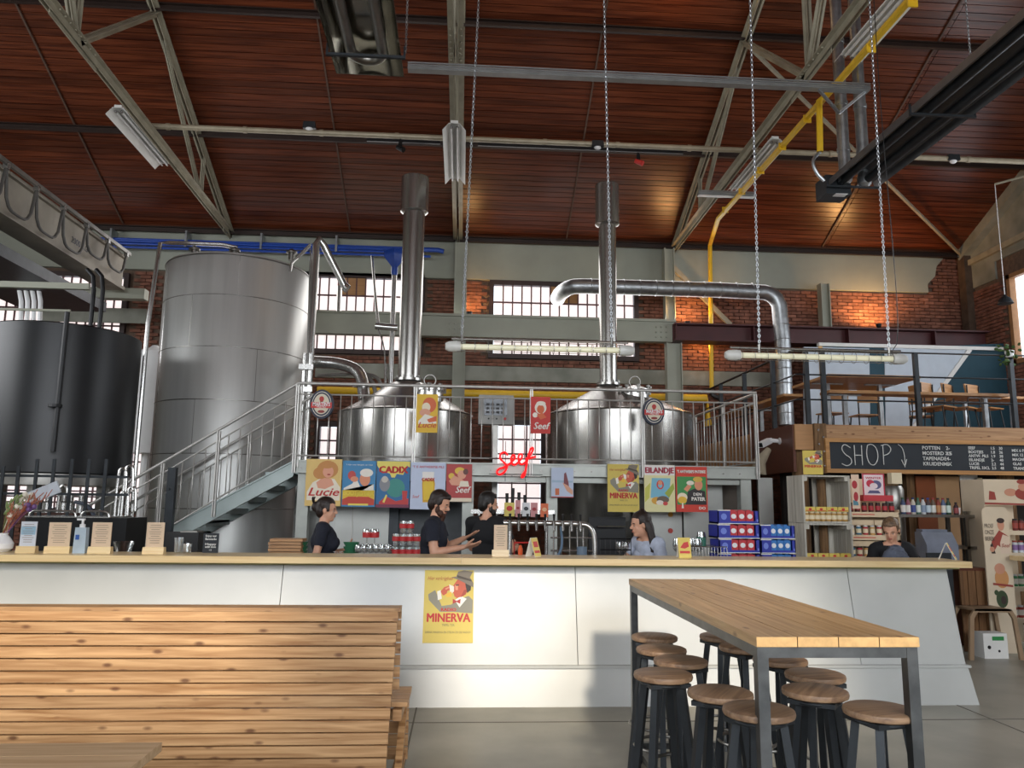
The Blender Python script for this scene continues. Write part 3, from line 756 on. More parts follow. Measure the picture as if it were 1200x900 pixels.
# pendant
p = at(1178, 352, 12.4); t = thing('pendant_lamp', p, 'small grey bell pendant lamp hanging by the right window', 'lamp')
m = MB(); m.lathe(p, [(.125, -.06), (.12, -.04), (.09, .03), (.035, .07), (.02, .1)], 20); m.build('shade', darkst, t)
m = MB(); m.cyl(p+V(0, 0, .1), (p.x, p.y, at(1168, 216, 12.4).z), .006, n=6); m.build('cord', whitepl, t)
m = MB(); pz = at(1168, 216, 12.4).z; m.cyl((p.x, 12.4, pz), (p.x+.9, 11.4, pz+.05), .02, n=8); m.build('arm', trusspaint, t)

# two cage lamps on long chains above the bar
def cage_lamp(x0, x1, py, Y, ch, label, g='caged tube lamps over the bar'):
    a, b_ = at(x0, py[0], Y), at(x1, py[1], Y); z = (a.z+b_.z)/2; t = thing('tube_lamp', ((a.x+b_.x)/2, Y, z), label, 'lamp', g)
    L0, L1 = a.x+.1, b_.x-.1
    m = MB(); m.cyl((L0, Y, z), (L1, Y, z), .026, n=14); m.build('tube', mat('lamp_tube', 'ece8c8', .25, 0, .02, 4, emit=.08), t)
    for s, e in ((L0, a.x), (L1, b_.x)):
        q = 1 if e > s else -1; m = MB(); m.lathe((s, Y, z), [(.045, -q*.03), (.05, 0), (.046, q*.07), (.03, q*.1)], 16, 'X'); m.build('end_cap', mat('lamp_cap', 'cfcfca', .4, 0), t)
    m = MB(); R = .05
    for k in range(13):
        x = lerp(L0+.04, L1-.04, k/12); m.torus((x, Y, z), R, .0025, 14, 4, Matrix.Rotation(PI/2, 3, 'Y'))
    for a_ in (0, 2.1, 4.2): m.cyl((L0, Y+R*math.cos(a_), z+R*math.sin(a_)), (L1, Y+R*math.cos(a_), z+R*math.sin(a_)), .003, n=5)
    m.cyl((L0-.05, Y, z+.07), (L1+.05, Y, z+.07), .011, n=8)
    m.build('cage', steel, t)
    m = MB()
    for px_, _ in ch: q = at(px_, py[0], Y); m.cyl((q.x, Y, z+.03), (q.x, Y, z+.1), .014, n=8)
    m.build('hook', steel_dk, t)
    for (pxa, pya), (pxb, pyb) in [c for c in zip(ch, tops[label])]:
        q = at(pxa, pya, Y); e = at(pxb, pyb, Y)
        chain((q.x, Y, z+.09), q+(e-q)*1.12, label='chain at the %s end of the %s' % ('left' if (pxa < (x0+x1)/2) else 'right', label))
lA, lB = 'caged tube lamp over the taps', 'caged tube lamp near the shop'
tops = {lA: [(561, 0), (708, 0)], lB: [(879, 0), (1021, 40)]}
cage_lamp(522, 743, (406, 411), 6.5, [(541, 400), (717, 405)], lA)
cage_lamp(850, 1062, (417, 420), 6.5, [(890, 408), (1042, 410)], lB)
m = MB(); m.tube([at(1024, 0, 6.45), at(1032, 130, 6.45), at(1050, 330, 6.45), at(1053, 400, 6.45), at(1045, 412, 6.45)], .004, 5, 1); m.build('cable', blackp, label='thin dark cable hanging beside the rightmost chain', cat='cable')

# crane beam at the left, running along the hall
xb = -6.35
t1 = atx(146, 300, xb); zt2 = t1.z; yE = t1.y
t0 = thing('crane_beam', (xb, yE, zt2), 'large grey overhead crane beam with hanging cable loops at upper left', 'crane')
m = MB(); m.bx((xb-.3, 5.5, zt2-.62), (xb, yE, zt2-.05)); m.bx((xb-.36, 5.5, zt2-.66), (xb+.06, yE, zt2-.6)); m.bx((xb-.36, 5.5, zt2-.07), (xb+.06, yE, zt2-.02))
m.build('box_girder', mat('crane_paint', 'a39c8e', .6, .1, .15, 2.), t0)
m = MB(); m.bar((xb+.14, 5.5, zt2), (xb+.14, yE-.1, zt2), .05, .06); m.build('cable_rail', steel_dk, t0)
m = MB(); m.bx((xb-1.5, 7.5, zt2-1.15), (xb-.1, yE-.3, zt2-.98)); m.bx((xb-1.5, 7.5, zt2-.75), (xb-1.3, yE-.3, zt2-.98)); m.build('end_carriage', darkst, t0)
m = MB(); ys = [yE-.25]
while ys[-1] > 6.6: ys.append(ys[-1]-.75)
for i, (a, b_) in enumerate(zip(ys, ys[1:])):
    dd = .55 if i > 1 else .4
    pts = [(xb+.14, lerp(a, b_, k/10), zt2-.06-dd*(1-(2*k/10-1)**4)**.6) for k in range(11)]; m.tube(pts, .022, 6)
m.build('festoon_cable', mat('festoon_grey', '55534f', .6), t0)
m = MB()
for y in ys: m.box((xb+.14, y, zt2-.05), (.07, .06, .08))
m.build('trolley', steel, t0)
o = lettering('2000 KG', .15, (0, 0, 0), navy, t0); 
for v in o.data.vertices: pass
p = atx(93, 290, xb); R3 = Matrix.Rotation(PI/2, 3, 'Z')
for v in o.data.vertices:
    q = v.co + Vector(t0.location); v.co = R3 @ q + V(xb+.004, p.y, p.z) - Vector(t0.location)

# ================================================================== TANKS
def seam_ring(m, c, r, z): m.lathe((c[0], c[1], z), [(r-.002, -.01), (r+.004, -.004), (r+.004, .004), (r-.002, .01)], 64, 'Z', False)
# tall steel tank
Yt = 12.9; cx = at(275, 420, Yt).x; r = (at(357, 400, Yt).x-at(189, 400, Yt).x)/2*.985
zt3 = at(275, 297, Yt-r).z
t = thing('storage_tank', (cx, Yt, 0), 'tall brushed steel storage tank behind the staircase', 'tank')
m = MB(); m.lathe((cx, Yt, 0), [(r*.9, .35), (r, .5), (r, zt3), (r-.02, zt3+.03), (r*.5, zt3+.16), (.2, zt3+.2), (.2, zt3+.3), (0.01, zt3+.3)], 96); m.build('shell', storage_steel, t)
m = MB()
for k in range(5): seam_ring(m, (cx, Yt), r, 1.3+(zt3-1.3)*(k+.2)/5)
seam_ring(m, (cx, Yt), r+.01, zt3-.01)
zr_ = [1.3+(zt3-1.3)*(k+.2)/5 for k in range(5)]+[zt3-.02]
for a, z0, z1 in ((-1.15, zr_[0], zr_[1]), (-1.75, zr_[1], zr_[2]), (-1.0, zr_[2], zr_[3]), (-1.9, zr_[3], zr_[4]), (-1.3, zr_[4], zr_[5])):
    p = V(cx+r*math.cos(a), Yt+r*math.sin(a), 0); m.bar(p+V(0, 0, z0), p+V(0, 0, z1), .008, .006, (math.cos(a), math.sin(a), 0))
m.build('weld_seam', steel_dk, t)
for k in range(4):
    a = PI/4+k*PI/2; m = MB(); m.cyl((cx+.8*math.cos(a), Yt+.8*math.sin(a), 0), (cx+.8*math.cos(a), Yt+.8*math.sin(a), .45), .09, n=12); m.build('leg', steel, t)
m = MB(); pa, pb = at(187, 290, Yt-r*.6), at(165, 560, Yt-r*.6); xp = (pa.x+pb.x)/2
m.tube([(xp, 12.0, .4), (xp, 12.0, pa.z), (xp+.2, 12.3, pa.z+.12), (cx, Yt-.3, zt3+.42), (cx, Yt-.3, zt3+.25)], .035, 8, 1)
m.tube([(xp+.16, 12.25, .4), (xp+.16, 12.25, zt3-.1)], .03, 8)
m.build('riser_pipe', steel, t)
m = MB(); 
for px in (228, 275, 342): p = at(px, 292, Yt-.5); m.lathe((p.x, Yt-.5, zt3+.12), [(.05, 0), (.05, .12), (.09, .12), (.09, .15), (.02, .2)], 12)
m.build('valve', steel_dk, t, kind='stuff')

# black tank
Yk = 11.0; r = (at(157, 450, Yk).x-at(-14, 450, Yk).x)/2*.985; cx = at(72, 450, Yk).x
zk1, zk0 = at(66, 377, Yk-r).z, at(66, 553, Yk-r).z
t = thing('storage_tank', (cx, Yk, 0), 'wide matt black storage tank on a steel frame at left', 'tank')
m = MB(); m.lathe((cx, Yk, 0), [(r-.02, zk0-.02), (r, zk0), (r, zk1), (r-.03, zk1+.02), (.2, zk1+.12)], 96); m.build('shell', blacktank, t)
m = MB(); m.lathe((cx, Yk, 0), [(r*.98, zk0-.16), (r*.98, zk0-.02)], 64); m.build('base_band', steel_dk, t)
m = MB()
p = at(78, 380, Yk-r-.05); m.tube([(p.x, Yk-r-.06, zk0+.25), (p.x, Yk-r-.06, zk1+.12)], .032, 8)
m.cyl((p.x-.03, Yk-r-.06, lerp(zk0, zk1, .42)), (p.x-.03, Yk-r-.06, lerp(zk0, zk1, .44)), .08, n=10)
m.build('riser_pipe', blackm, t)
m = MB()
for s in (0, .12): m.tube([(p.x+s, Yk-.4, zk1+.05), (p.x+s, Yk-.4, zk1+.75), (p.x+s-.12, Yk-.4, zk1+.88)], .03, 8, 1)
m.build('vent_pipe', blackm, t)
for k in range(6):
    a = -PI/2+.25+k*PI/3; m = MB(); m.bx((cx+.85*r*math.cos(a)-.06, Yk+.85*r*math.sin(a)-.06, 0), (cx+.85*r*math.cos(a)+.06, Yk+.85*r*math.sin(a)+.06, zk0-.16)); m.build('leg', steel_dk, t)
# white bent pipes above it
m = MB()
for k in range(4):
    px = 26+k*7.5; a, b_ = at(px, 322, 12.6), at(px, 378, 12.6)
    m.tube([(a.x-.9, 9.5, a.z+.25), (a.x-.25, 11.9, a.z+.12), (a.x, 12.6, a.z-.05), (b_.x, 12.6, b_.z-.3)], .035, 10, 2)
m.build('pipe_bundle', whitepl, label='white insulated pipes bending down behind the black tank', cat='pipe')
m = MB(); a, b_ = at(-6, 333, 10.2), at(105, 336, 10.2); m.bar(a, (b_.x, 10.2, a.z), .06, .08); a, b_ = at(-5, 362, 10.2), at(82, 371, 10.2); m.cyl(a, (b_.x, 10.2, a.z), .018, n=8)
m.build('pipe_support', paint_gg, label='grey support bar running above the black tank', cat='bar')
# white vessel glimpsed between the tanks
m = MB(); p = at(172, 408, 14.2); m.lathe((p.x+.15, 14.2, 0), [(.33, 2.4), (.33, p.z-.3), (.28, p.z-.08), (.1, p.z), (.05, p.z+.05)], 32); m.cyl((p.x+.15, 14.2, 0), (p.x+.15, 14.2, 2.42), .08, n=10); m.build('buffer_vessel', whitepl, label='white vessel glimpsed between the black tank and the tall steel tank', cat='tank')

# ---- brew kettles with chimneys
def kettle(pc, pl_, pr_, Y, ytop, ycone, pch, chw, capw, chy, capy, label, hatch, lean):
    cx = at(pc, 520, Y).x; r = (at(pr_, 520, Y).x-at(pl_, 520, Y).x)/2*.985
    z1 = at(pc, ytop, Y-r).z; z2 = at(pch, ycone, Y).z; xc = at(pch, ycone, Y).x
    t = thing('brew_kettle', (cx, Y, 0), label, 'kettle', 'steel brew kettles with chimneys')
    m = MB(); m.lathe((cx, Y, 0), [(r*.7, .8), (r*.98, .95), (r, 1.0), (r, z1-.02), (r+.015, z1), (r-.02, z1+.02)], 96)
    m.build('kettle_shell', tank_steel, t)
    m = MB(); n = 64; ch = chw/2
    prof = [(r-.01, 0, 0), (r*.62, .45, .35), (ch*1.5, .93, .9), (ch, 1., 1.)]
    vs = []
    for rr, th, sh in prof:
        for i in range(n): a = 2*PI*i/n; vs.append((lerp(cx, xc, sh)+rr*math.cos(a), Y+rr*math.sin(a), lerp(z1, z2, th)))
    m.add(vs, [(j*n+i, j*n+(i+1) % n, (j+1)*n+(i+1) % n, (j+1)*n+i) for j in range(3) for i in range(n)]); m.build('cone_lid', steel, t)
    zc1, zc0 = at(pch, chy, Y).z, at(pch, capy, Y).z
    m = MB(); m.cyl((xc, Y, z2-.05), (xc, Y, zc0+.02), ch, n=40); m.lathe((xc, Y, z2), [(ch, 0), (ch+.05, .0), (ch+.05, .04), (ch, .04)], 40); s = m.build('chimney', tank_steel, t)
    m = MB(); m.lathe((xc, Y, 0), [(ch, zc0-.05), (capw/2, zc0-.02), (capw/2, zc1), (capw/2-.01, zc1+.01)], 40); m.build('chimney_cap', tank_steel, s)
    m = MB()
    for k in range(10): a = 2*PI*k/10; m.cyl((xc+(ch+.03)*math.cos(a), Y+(ch+.03)*math.sin(a), z2+.03), (xc+(ch+.03)*math.cos(a), Y+(ch+.03)*math.sin(a), z2+.08), .014, n=6)
    m.build('flange_bolt', steel_dk, t)
    hx = at(hatch, 470, Y-.5).x
    m = MB(); hy, hz = Y-.45, z1+.28
    m.lathe((hx, hy, hz), [(.22, -.2), (.22, .05), (.25, .05), (.25, .09), (.1, .15), (.03, .17)], 32); h = m.build('manway', steel, t)
    m = MB()
    for k in range(8): a = 2*PI*k/8; m.lathe((hx+.24*math.cos(a), hy+.24*math.sin(a), hz+.02), [(.02, 0), (.02, .1), (.035, .1), (.035, .13)], 8)
    m.build('wing_nut', steel_dk, h, kind='stuff')
    m = MB(); m.torus((hx, hy, hz+.22), .09, .012, 20, 6, Matrix.Rotation(PI/2, 3, 'X')); m.cyl((hx, hy, hz+.1), (hx, hy, hz+.16), .015); m.build('handle', steel_dk, h)
    return t, cx, r, z1
k1 = kettle(474, 394, 554, 12.4, 477, 447, 479, .36, .46, 209, 247, 'left brew kettle with tall steel chimney, behind the railing', 503, 0)
k2 = kettle(726, 640, 812, 12.4, 477, 452, 713, .29, .41, 218, 262, 'right brew kettle with conical lid and tall chimney, behind the railing', 745, -1)
# inverted-U pipes left of the first kettle
m = MB(); Yq = 12.2
a = at(371, 279, Yq); b_ = at(361, 640, Yq)
m.tube([(a.x, Yq, .4), (a.x, Yq, a.z-.1), (a.x+.03, Yq+.05, a.z), (a.x+.1, Yq+.1, a.z-.08), at(404, 336, Yq+.3)], .06, 12)
o = m.build('process_pipe', steel, label='upright steel pipe with a slanting arm left of the first kettle', cat='pipe')
m = MB(); m.tube([at(349, 303, Yq-.1), at(364, 288, Yq-.1)+V(0, 0, 0), at(364, 300, Yq-.1), at(358, 520, Yq-.1)], .02, 6); m.tube([at(340, 318, Yq), at(342, 308, Yq), at(364, 286, Yq)], .022, 6); m.build('thin_pipe', steel, o)
m = MB(); m.cyl(at(404, 336, Yq+.3), at(404, 336, Yq+.3)+V(.05, 0, -.04), .075, n=12); m.cyl(at(397, 365, 15), at(398, 335, 15), .05, n=10); m.build('flange', steel, o)
m = MB()
m.tube([at(364, 424, 12.6), at(400, 426, 12.6), at(424, 436, 12.5), at(427, 468, 12.4)], .1, 14, 2)
m.lathe(at(424, 452, 12.42), [(.1, -.03), (.15, -.02), (.15, .02), (.1, .03)], 16)
m.build('process_pipe', steel, label='thick bent steel pipe entering the left kettle', cat='pipe')
m = MB(); m.tube([at(364, 418, 12.9), at(400, 421, 12.9), at(434, 440, 12.9), at(441, 462, 12.9), at(442, 480, 12.9)], .035, 10, 2); m.tube([at(372, 440, 12.9), at(432, 437, 12.9), at(447, 446, 12.9), at(449, 470, 12.9)], .03, 10, 2)
m.build('process_pipe', steel_dk, label='pair of thin bent pipes behind the thick one at the left kettle', cat='pipe')
m = MB()
for px in (356, 363): p = at(px, 440, 11.9); m.cyl((p.x, 11.9, .0), (p.x, 11.9, at(px, 414, 11.9).z), .035, n=10)
for dz in (0, .35): p = at(359, 430, 11.85); m.box((p.x, 11.85, p.z-dz), (.22, .08, .08))
m.build('process_pipe', steel, label='twin steel pipes with clamps at the top of the stairs', cat='pipe')
m = MB(); m.tube([at(440, 382, 13.4), at(462, 384, 13.4), at(466, 384, 13.4)], .06, 12); m.tube([at(444, 383, 13.4), at(436, 300, 13.4), at(443, 385, 13.4)], .025, 8); m.tube([at(443, 386, 13.4), at(452, 410, 13.4), at(451, 470, 13.4)], .014, 6, 2)
m.build('valve_actuator', steel, label='steel valve actuator on a bar beside the blue hopper pipe', cat='valve')

# ================================================================== PLATFORM, STAIRS, RAILINGS
YPF = 10.5
ZR = at(600, 455, YPF).z; ZD = at(600, 543, YPF).z      # rail top, deck top
XA, XBp = at(347, 500, YPF).x, at(884, 500, YPF).x
t = thing('steel_platform', (XA, YPF, ZD-.2), 'raised steel platform in front of the kettles, carrying the posters', 'platform')
m = MB(); m.bx((XA, YPF, ZD-.05), (XBp, YPF+.95, ZD-.01)); m.bx((XBp-.75, YPF+.95, ZD-.05), (XBp, 13.3, ZD-.01)); m.build('deck', steel_dk, t)
m = MB(); m.bx((XA-.02, YPF-.02, ZD-.17), (XBp+.02, YPF+.02, ZD)); m.bx((XA, YPF-.05, ZD-.02), (XBp, YPF, ZD)); m.bx((XA, YPF-.05, ZD-.17), (XBp, YPF, ZD-.155)); m.bx((XBp-.02, YPF, ZD-.17), (XBp+.02, 13.3, ZD))
m.build('edge_channel', mat('zinc_painted_steel', 'a9aca6', .45, .5, .12, 3), t)
m = MB(); m.bx((XA+.1, YPF+.08, ZD-.25), (XBp-.1, YPF+.2, ZD-.17)); m.build('header_beam', mat('zinc_painted_steel', 'a9aca6'), t)
for px in (355, 548, 646, 873):
    x = at(px, 600, YPF+.1).x; m = MB(); m.bx((x-.075, YPF+.03, 0), (x+.075, YPF+.18, ZD-.17)); m.build('column', mat('zinc_painted_steel', 'a9aca6'), t)
m = MB(); 
for k in range(28): x = XA+.1+k*.23; m.cyl((x, YPF-.02, ZD-.1), (x, YPF-.035, ZD-.1), .012, n=6)
m.build('bolt', steel_dk, t)

bal_mesh = {}
def balusters(parent, A, B, h0, h1, step, r=.0075, posts=()):
    """A,B: points on the deck line (world); vertical rods between heights h0 and h1 above that line"""
    A, B = Vector(A), Vector(B); L = (B-A).length; n = int(L/step); key = round(h1-h0, 3)
    if key not in bal_mesh:
        m = MB(); m.cyl((0, 0, 0), (0, 0, h1-h0), r, n=6); me = D.meshes.new('baluster'); me.from_pydata([tuple(v) for v in m.v], [], m.f); me.materials.append(railst)
        me.polygons.foreach_set('use_smooth', [True]*len(me.polygons)); bal_mesh[key] = me
    for k in range(1, n):
        p = lerp(A, B, k/n)
        if any(abs(p.x-q) < .04 for q in posts): continue
        o = D.objects.new('baluster', bal_mesh[key]); COL.objects.link(o); o.parent = parent; o.location = p+V(0, 0, h0)-root_loc(parent)
HH = ZR-ZD
t = thing('railing', (XA, YPF-.03, ZD), 'straight steel railing along the front of the kettle platform', 'railing')
posts = [at(px, 500, YPF).x for px in (348, 486, 622, 752, 884)]
m = MB(); m.cyl((XA, YPF-.06, ZR), (XBp+.02, YPF-.06, ZR), .021, n=12); m.build('handrail', railst, t)
m = MB()
for z in (ZR-.15, ZD+.06): m.cyl((XA, YPF-.06, z), (XBp, YPF-.06, z), .011, n=8)
m.build('rail', railst, t)
for x in posts:
    m = MB()
    for s in (-.014, .014): m.bx((x+s-.008, YPF-.085, ZD-.17), (x+s+.008, YPF-.045, ZR-.02))
    m.build('post', railst, t)
balusters(t, (XA, YPF-.06, ZD), (XBp, YPF-.06, ZD), .06, HH-.15, .146, posts=posts)
t = thing('railing', (XBp, 12, ZD), 'short return railing at the right end of the kettle platform', 'railing')
m = MB(); m.cyl((XBp, YPF-.06, ZR-.02), (XBp, 13.2, ZR-.02), .021, n=12); m.build('handrail', railst, t)
m = MB()
for z in (ZR-.15, ZD+.06): m.cyl((XBp, YPF, z), (XBp, 13.2, z), .011, n=8)
m.build('rail', railst, t)
for y in (11.8, 13.2): m = MB(); m.bx((XBp-.015, y-.02, ZD), (XBp+.015, y+.02, ZR-.03)); m.build('post', railst, t)
balusters(t, (XBp, YPF, ZD), (XBp, 13.2, ZD), .06, HH-.15, .146)
# far railing of the platform, seen between the front balusters
t = thing('railing', (XBp-.75, 13.0, ZD), 'inner railing at the right rear of the kettle platform', 'railing')
m = MB(); m.cyl((XBp-.75, 13.1, ZR-.02), (XBp, 13.3, ZR-.02), .018, n=10); m.cyl((XBp-.75, 13.1, ZD+.1), (XBp, 13.3, ZD+.1), .011, n=8); m.build('rail', railst, t)
balusters(t, (XBp-.75, 13.1, ZD), (XBp, 13.3, ZD), .1, HH-.02, .146)

# stairs
a, b_ = at(348, 447, YPF), at(180, 545, YPF); sl = (a.z-b_.z)/(a.x-b_.x)
xlow = XA - (ZD)/sl
t = thing('staircase', (XA-.1, YPF, 0), 'open grey steel staircase climbing from the left to the kettle platform', 'staircase')
YS0, YS1 = YPF, YPF+1.1
zps = mat('pale_blue_steel_paint', 'a9b5b3', .45, .3, .08, 3)
for Y in (YS0, YS1-.01):
    m = MB(); d = .12
    m.prism([(XA, ZD), (XA, ZD-.22), (xlow+.0, -.0), (xlow-.35, 0.0), (xlow-.35, .05)], Y, Y+.012)
    m.prism([(XA, ZD), (XA, ZD-.02), (xlow-.35, .03), (xlow-.35, .05)], Y-.03, Y+.04)
    m.prism([(XA, ZD-.20), (XA, ZD-.22), (xlow, 0.0), (xlow, .02)], Y-.03, Y+.04)
    m.build('stringer', zps, t)
n = 12; rise = ZD/(n+1)
for k in range(1, n+1):
    z = ZD - rise*k; x = XA - (rise*k)/sl + .02
    m = MB(); m.bx((x-.14, YS0+.012, z-.03), (x+.15, YS1-.01, z)); m.bx((x-.14, YS0+.012, z-.07), (x-.135, YS1-.01, z)); m.bx((x+.145, YS0+.012, z-.07), (x+.15, YS1-.01, z)); m.build('tread', zps, t)
for w_, Y in (('near', YS0-.03), ('far', YS1+.03)):
    tr = thing('railing', (XA-2, Y, 0), 'sloping steel railing on the %s side of the staircase' % w_, 'railing')
    def on(x, h): return V(x, Y, ZD+(x-XA)*sl+h)
    m = MB(); m.cyl(on(XA, HH), on(xlow, HH), .021, n=12); m.build('handrail', railst, tr)
    m = MB(); m.cyl(on(XA, HH-.15), on(xlow, HH-.15), .011, n=8); m.cyl(on(XA, .1), on(xlow, .1), .011, n=8); m.build('rail', railst, tr)
    for px in (253, 190, 347) if w_ == 'near' else (290,):
        x = at(px, 560, Y).x; m = MB()
        for s in (-.014, .014): m.bx((x+s-.008, Y-.02, on(x, 0).z-.12), (x+s+.008, Y+.02, on(x, HH-.02).z))
        m.build('post', railst, tr)
    balusters(tr, on(xlow, 0), on(XA, 0), .1, HH-.15, .17)
m = MB(); x = at(200, 590, 10.1).x; m.bx((x-.05, 10.05, 0), (x+.05, 10.13, at(200, 548, 10.1).z)); m.cyl((x-.02, 10.04, at(200, 573, 10.1).z), (x-.02, 10.02, at(200, 573, 10.1).z), .02, n=10)
m.build('gate_post', darkst, label='dark square gate post at the foot of the stairs', cat='post')

# fence with dark rails at left, in front of the black tank
Yf = 9.3; t = thing('tank_fence', at(70, 640, Yf), 'dark bar fence in front of the black tank', 'fence')
m = MB()
for py0, py1 in ((557, 560), (578, 580)): a, b_ = at(-10, py0, Yf), at(150, py1, Yf); m.bar(a, (b_.x, Yf, a.z), .02, .03)
m.build('rail', darkst, t)
zt_, zb_2 = at(80, 538, Yf).z, .0
for k, px in enumerate((4, 22, 43, 63, 84, 104, 124)):
    x = at(px, 560, Yf).x; m = MB(); m.bx((x-.018, Yf-.03, 0), (x+.018, Yf-.012, at(px, 538 if k > 1 else 546, Yf).z)); m.build('fence_bar', darkst, t)

# ------------------------------------------------------------------ flat prints
PR = {}
def pm(c):
    k = 'print_'+c
    return mat(k, c, .55, 0, .02, 8)
def ellp(cx, cy, rx, ry, n=18, a0=0, a1=2*PI): return [(cx+rx*math.cos(a0+(a1-a0)*i/(n-(a1 < 6))), cy+ry*math.sin(a0+(a1-a0)*i/(n-(a1 < 6)))) for i in range(n)]
def poster(rc, Y, base, shapes, label, texts=(), name='poster', cat='poster', thick=.004, group=None, tilt=0., backing=None, frame=None, rot=None):
    """rc=(x0,x1,z0,z1); shapes=[(hex, poly)] in 0..1 units; texts=[(txt, cx, cy, size_in_heights, hex, width or None, shear)]"""
    x0, x1, z0, z1 = rc; w_, h_ = x1-x0, z1-z0; c = V((x0+x1)/2, Y, z0)
    t = thing(name, c, label, cat, group)
    m = MB(); m.bx((x0, Y, z0), (x1, Y+thick, z1)); m.build('sheet', pm(base), t)
    if shapes:
        m = MB(); cols = []
        for i, (hx, poly) in enumerate(shapes):
            if hx not in cols: cols.append(hx)
            m.m = cols.index(hx)
            P = [(x0+min(max(u, 0.002), .998)*w_, z0+min(max(v, .002), .998)*h_) for u, v in poly]
            e = .0006*(i+1)/ (len(shapes))*2.2+.0004
            m.prism(P, Y-e, Y-e+.0003)
        m.build('artwork', [pm(c_) for c_ in cols], t, smooth=False, kind='stuff')
    for tx in texts:
        s, cx, cy, sz, hx, wd, *sh = tx
        me = text_mesh(s, sz*h_, .0004, width=wd*w_ if wd else None, shear=sh[0] if sh else 0)
        if len(sh) > 1:                     # heavier strokes: the outline repeated a hair to each side
            bm = bmesh.new(); bm.from_mesh(me); g0 = bm.verts[:]+bm.edges[:]+bm.faces[:]; e = sh[1]*h_*1.1
            for dx, dy in ((e, 0), (-e, 0), (0, e*.6), (0, -e*.6)):
                q = bmesh.ops.duplicate(bm, geom=g0)['geom']; bmesh.ops.translate(bm, vec=(dx, dy, dx*.02), verts=[v for v in q if isinstance(v, bmesh.types.BMVert)])
            bm.to_mesh(me); bm.free()
        me.materials.clear(); me.materials.append(pm(hx)); R = Matrix.Rotation(PI/2, 3, 'X')
        for v in me.vertices: v.co = R @ v.co + V(x0+cx*w_, Y-.0028, z0+cy*h_) - c
        o = D.objects.new('lettering', me); COL.objects.link(o); o.parent = t
    if rot is not None: t.rotation_euler = rot
    return t
MAN = [('8a8676', [(.1, .58), (.33, .42), (.6, .42), (.98, .40), (.99, .58), (.9, .64), (.72, .60), (.55, .52), (.36, .50), (.22, .72), (.08, .66)]),
       ('eeeae0', [(.26, .70), (.33, .72), (.36, .60), (.28, .58)]), ('eeeae0', [(.62, .58), (.72, .48), (.86, .60), (.74, .64)]),
       ('c95a3e', [(.67, .87), (.60, .80), (.55, .735), (.60, .715), (.575, .69), (.60, .665), (.61, .635), (.66, .61), (.80, .64), (.9, .72), (.9, .86)]), ('a8412c', [(.74, .62), (.84, .66), (.88, .74), (.80, .72)]), ('e39a76', [(.62, .79), (.68, .80), (.68, .72), (.63, .72)]), ('2b221d', [(.63, .795), (.70, .80), (.70, .785), (.64, .78)]),
       ('c95a3e', [(.33, .70), (.40, .76), (.5, .785), (.56, .75), (.52, .72), (.47, .71), (.45, .66), (.38, .645)]), ('e39a76', [(.42, .74), (.5, .77), (.52, .755), (.44, .725)]),
       ('efe9dc', [(.5, .80), (.60, .77), (.6, .70), (.53, .66)]), ('e8b93a', [(.42, .66), (.55, .70), (.56, .63), (.46, .62)]),
       ('2b221d', [(.82, .84), (.95, .82), (.94, .72), (.87, .68), (.84, .76)]),
       ('7d7263', [(.54, .90), (.7, .86), (.99, .76), (.99, .82), (.92, .90), (.98, .98), (.8, 1.), (.68, .98), (.64, .91)]),
       ('4a3f36', [(.66, .93), (.95, .87), (.96, .84), (.66, .895)]),
       ('b5322c', [(.58, .60), (.66, .57), (.74, .60), (.73, .53), (.66, .555), (.58, .53)])]
def minerva(rc, Y, label, small=False, **k):
    tx = [('MINERVA', .5, .285, .165, 'c8302a', .86, 0, .006)]
    if not small: tx += [('RADIO', .5, .43, .06, 'c8302a', .3, 0, .003), ('Hier verkrijgbaar!', .33, .86, .075, 'b0562f', .55, .35), ('TRIPEL 7.5%', .5, .225, .045, '6b6448', .25), ('DRINK MINERVA EN STEUN ZO DE RADIO!', .5, .13, .04, '6b6448', .9)]
    return poster(rc, Y, 'd4bd58', MAN, label, tx, **k)
def prect(x0, y0, x1, y1, Y): return rect(x0, y0, x1, y1, Y)
YPo = YPF-.09
WOMAN = lambda hair, face, dress: [(dress, [(.05, .3), (.2, .5), (.45, .6), (.8, .58), (.97, .4), (.97, .12), (.05, .12)]), (face, [(.3, .5), (.5, .62), (.72, .58), (.8, .45), (.55, .36), (.35, .38)]),
        (hair, ellp(.6, .78, .3, .19)), (hair, ellp(.4, .7, .2, .13)), (face, ellp(.62, .73, .15, .13)), ('a8322a', ellp(.64, .67, .05, .015, 10)), (hair, ellp(.58, .87, .2, .07))]
poster(prect(358, 538, 400, 593, YPo), YPo, 'e2c074', WOMAN('c98a4a', 'e3a184', 'efe3cf'), 'yellow and orange poster with a blonde woman, leftmost under the platform', [('Lucie', .5, .22, .24, 'c8302a', .85, .3, .006)])
poster(prect(401, 540, 440, 594, YPo), YPo, '3f86b5', [('e9c23a', [(.02, .1), (.98, .1), (.98, .36), (.02, .36)]), ('c8442e', [(.02, .16), (.2, .22), (.8, .22), (.98, .16), (.98, .04), (.02, .04)]), ('efe9dc', [(.05, .4), (.3, .5), (.42, .62), (.6, .35), (.95, .5), (.95, .36), (.05, .36)]), ('e1936f', ellp(.68, .6, .16, .15)), ('efe9dc', ellp(.72, .74, .2, .09)), ('c34b45', ellp(.28, .68, .12, .1)), ('e1936f', ellp(.36, .6, .12, .06)), ('efd95c', [(.2, .03), (.8, .03), (.8, .07), (.2, .07)])],
       'blue poster of a man in a white cap, second from left under the platform', [('BOOTJES BIER', .5, .25, .15, 'f2d64a', .9, 0, .006), ("'t bier met vleugels op maat", .5, .9, .045, 'efe9dc', .8)])
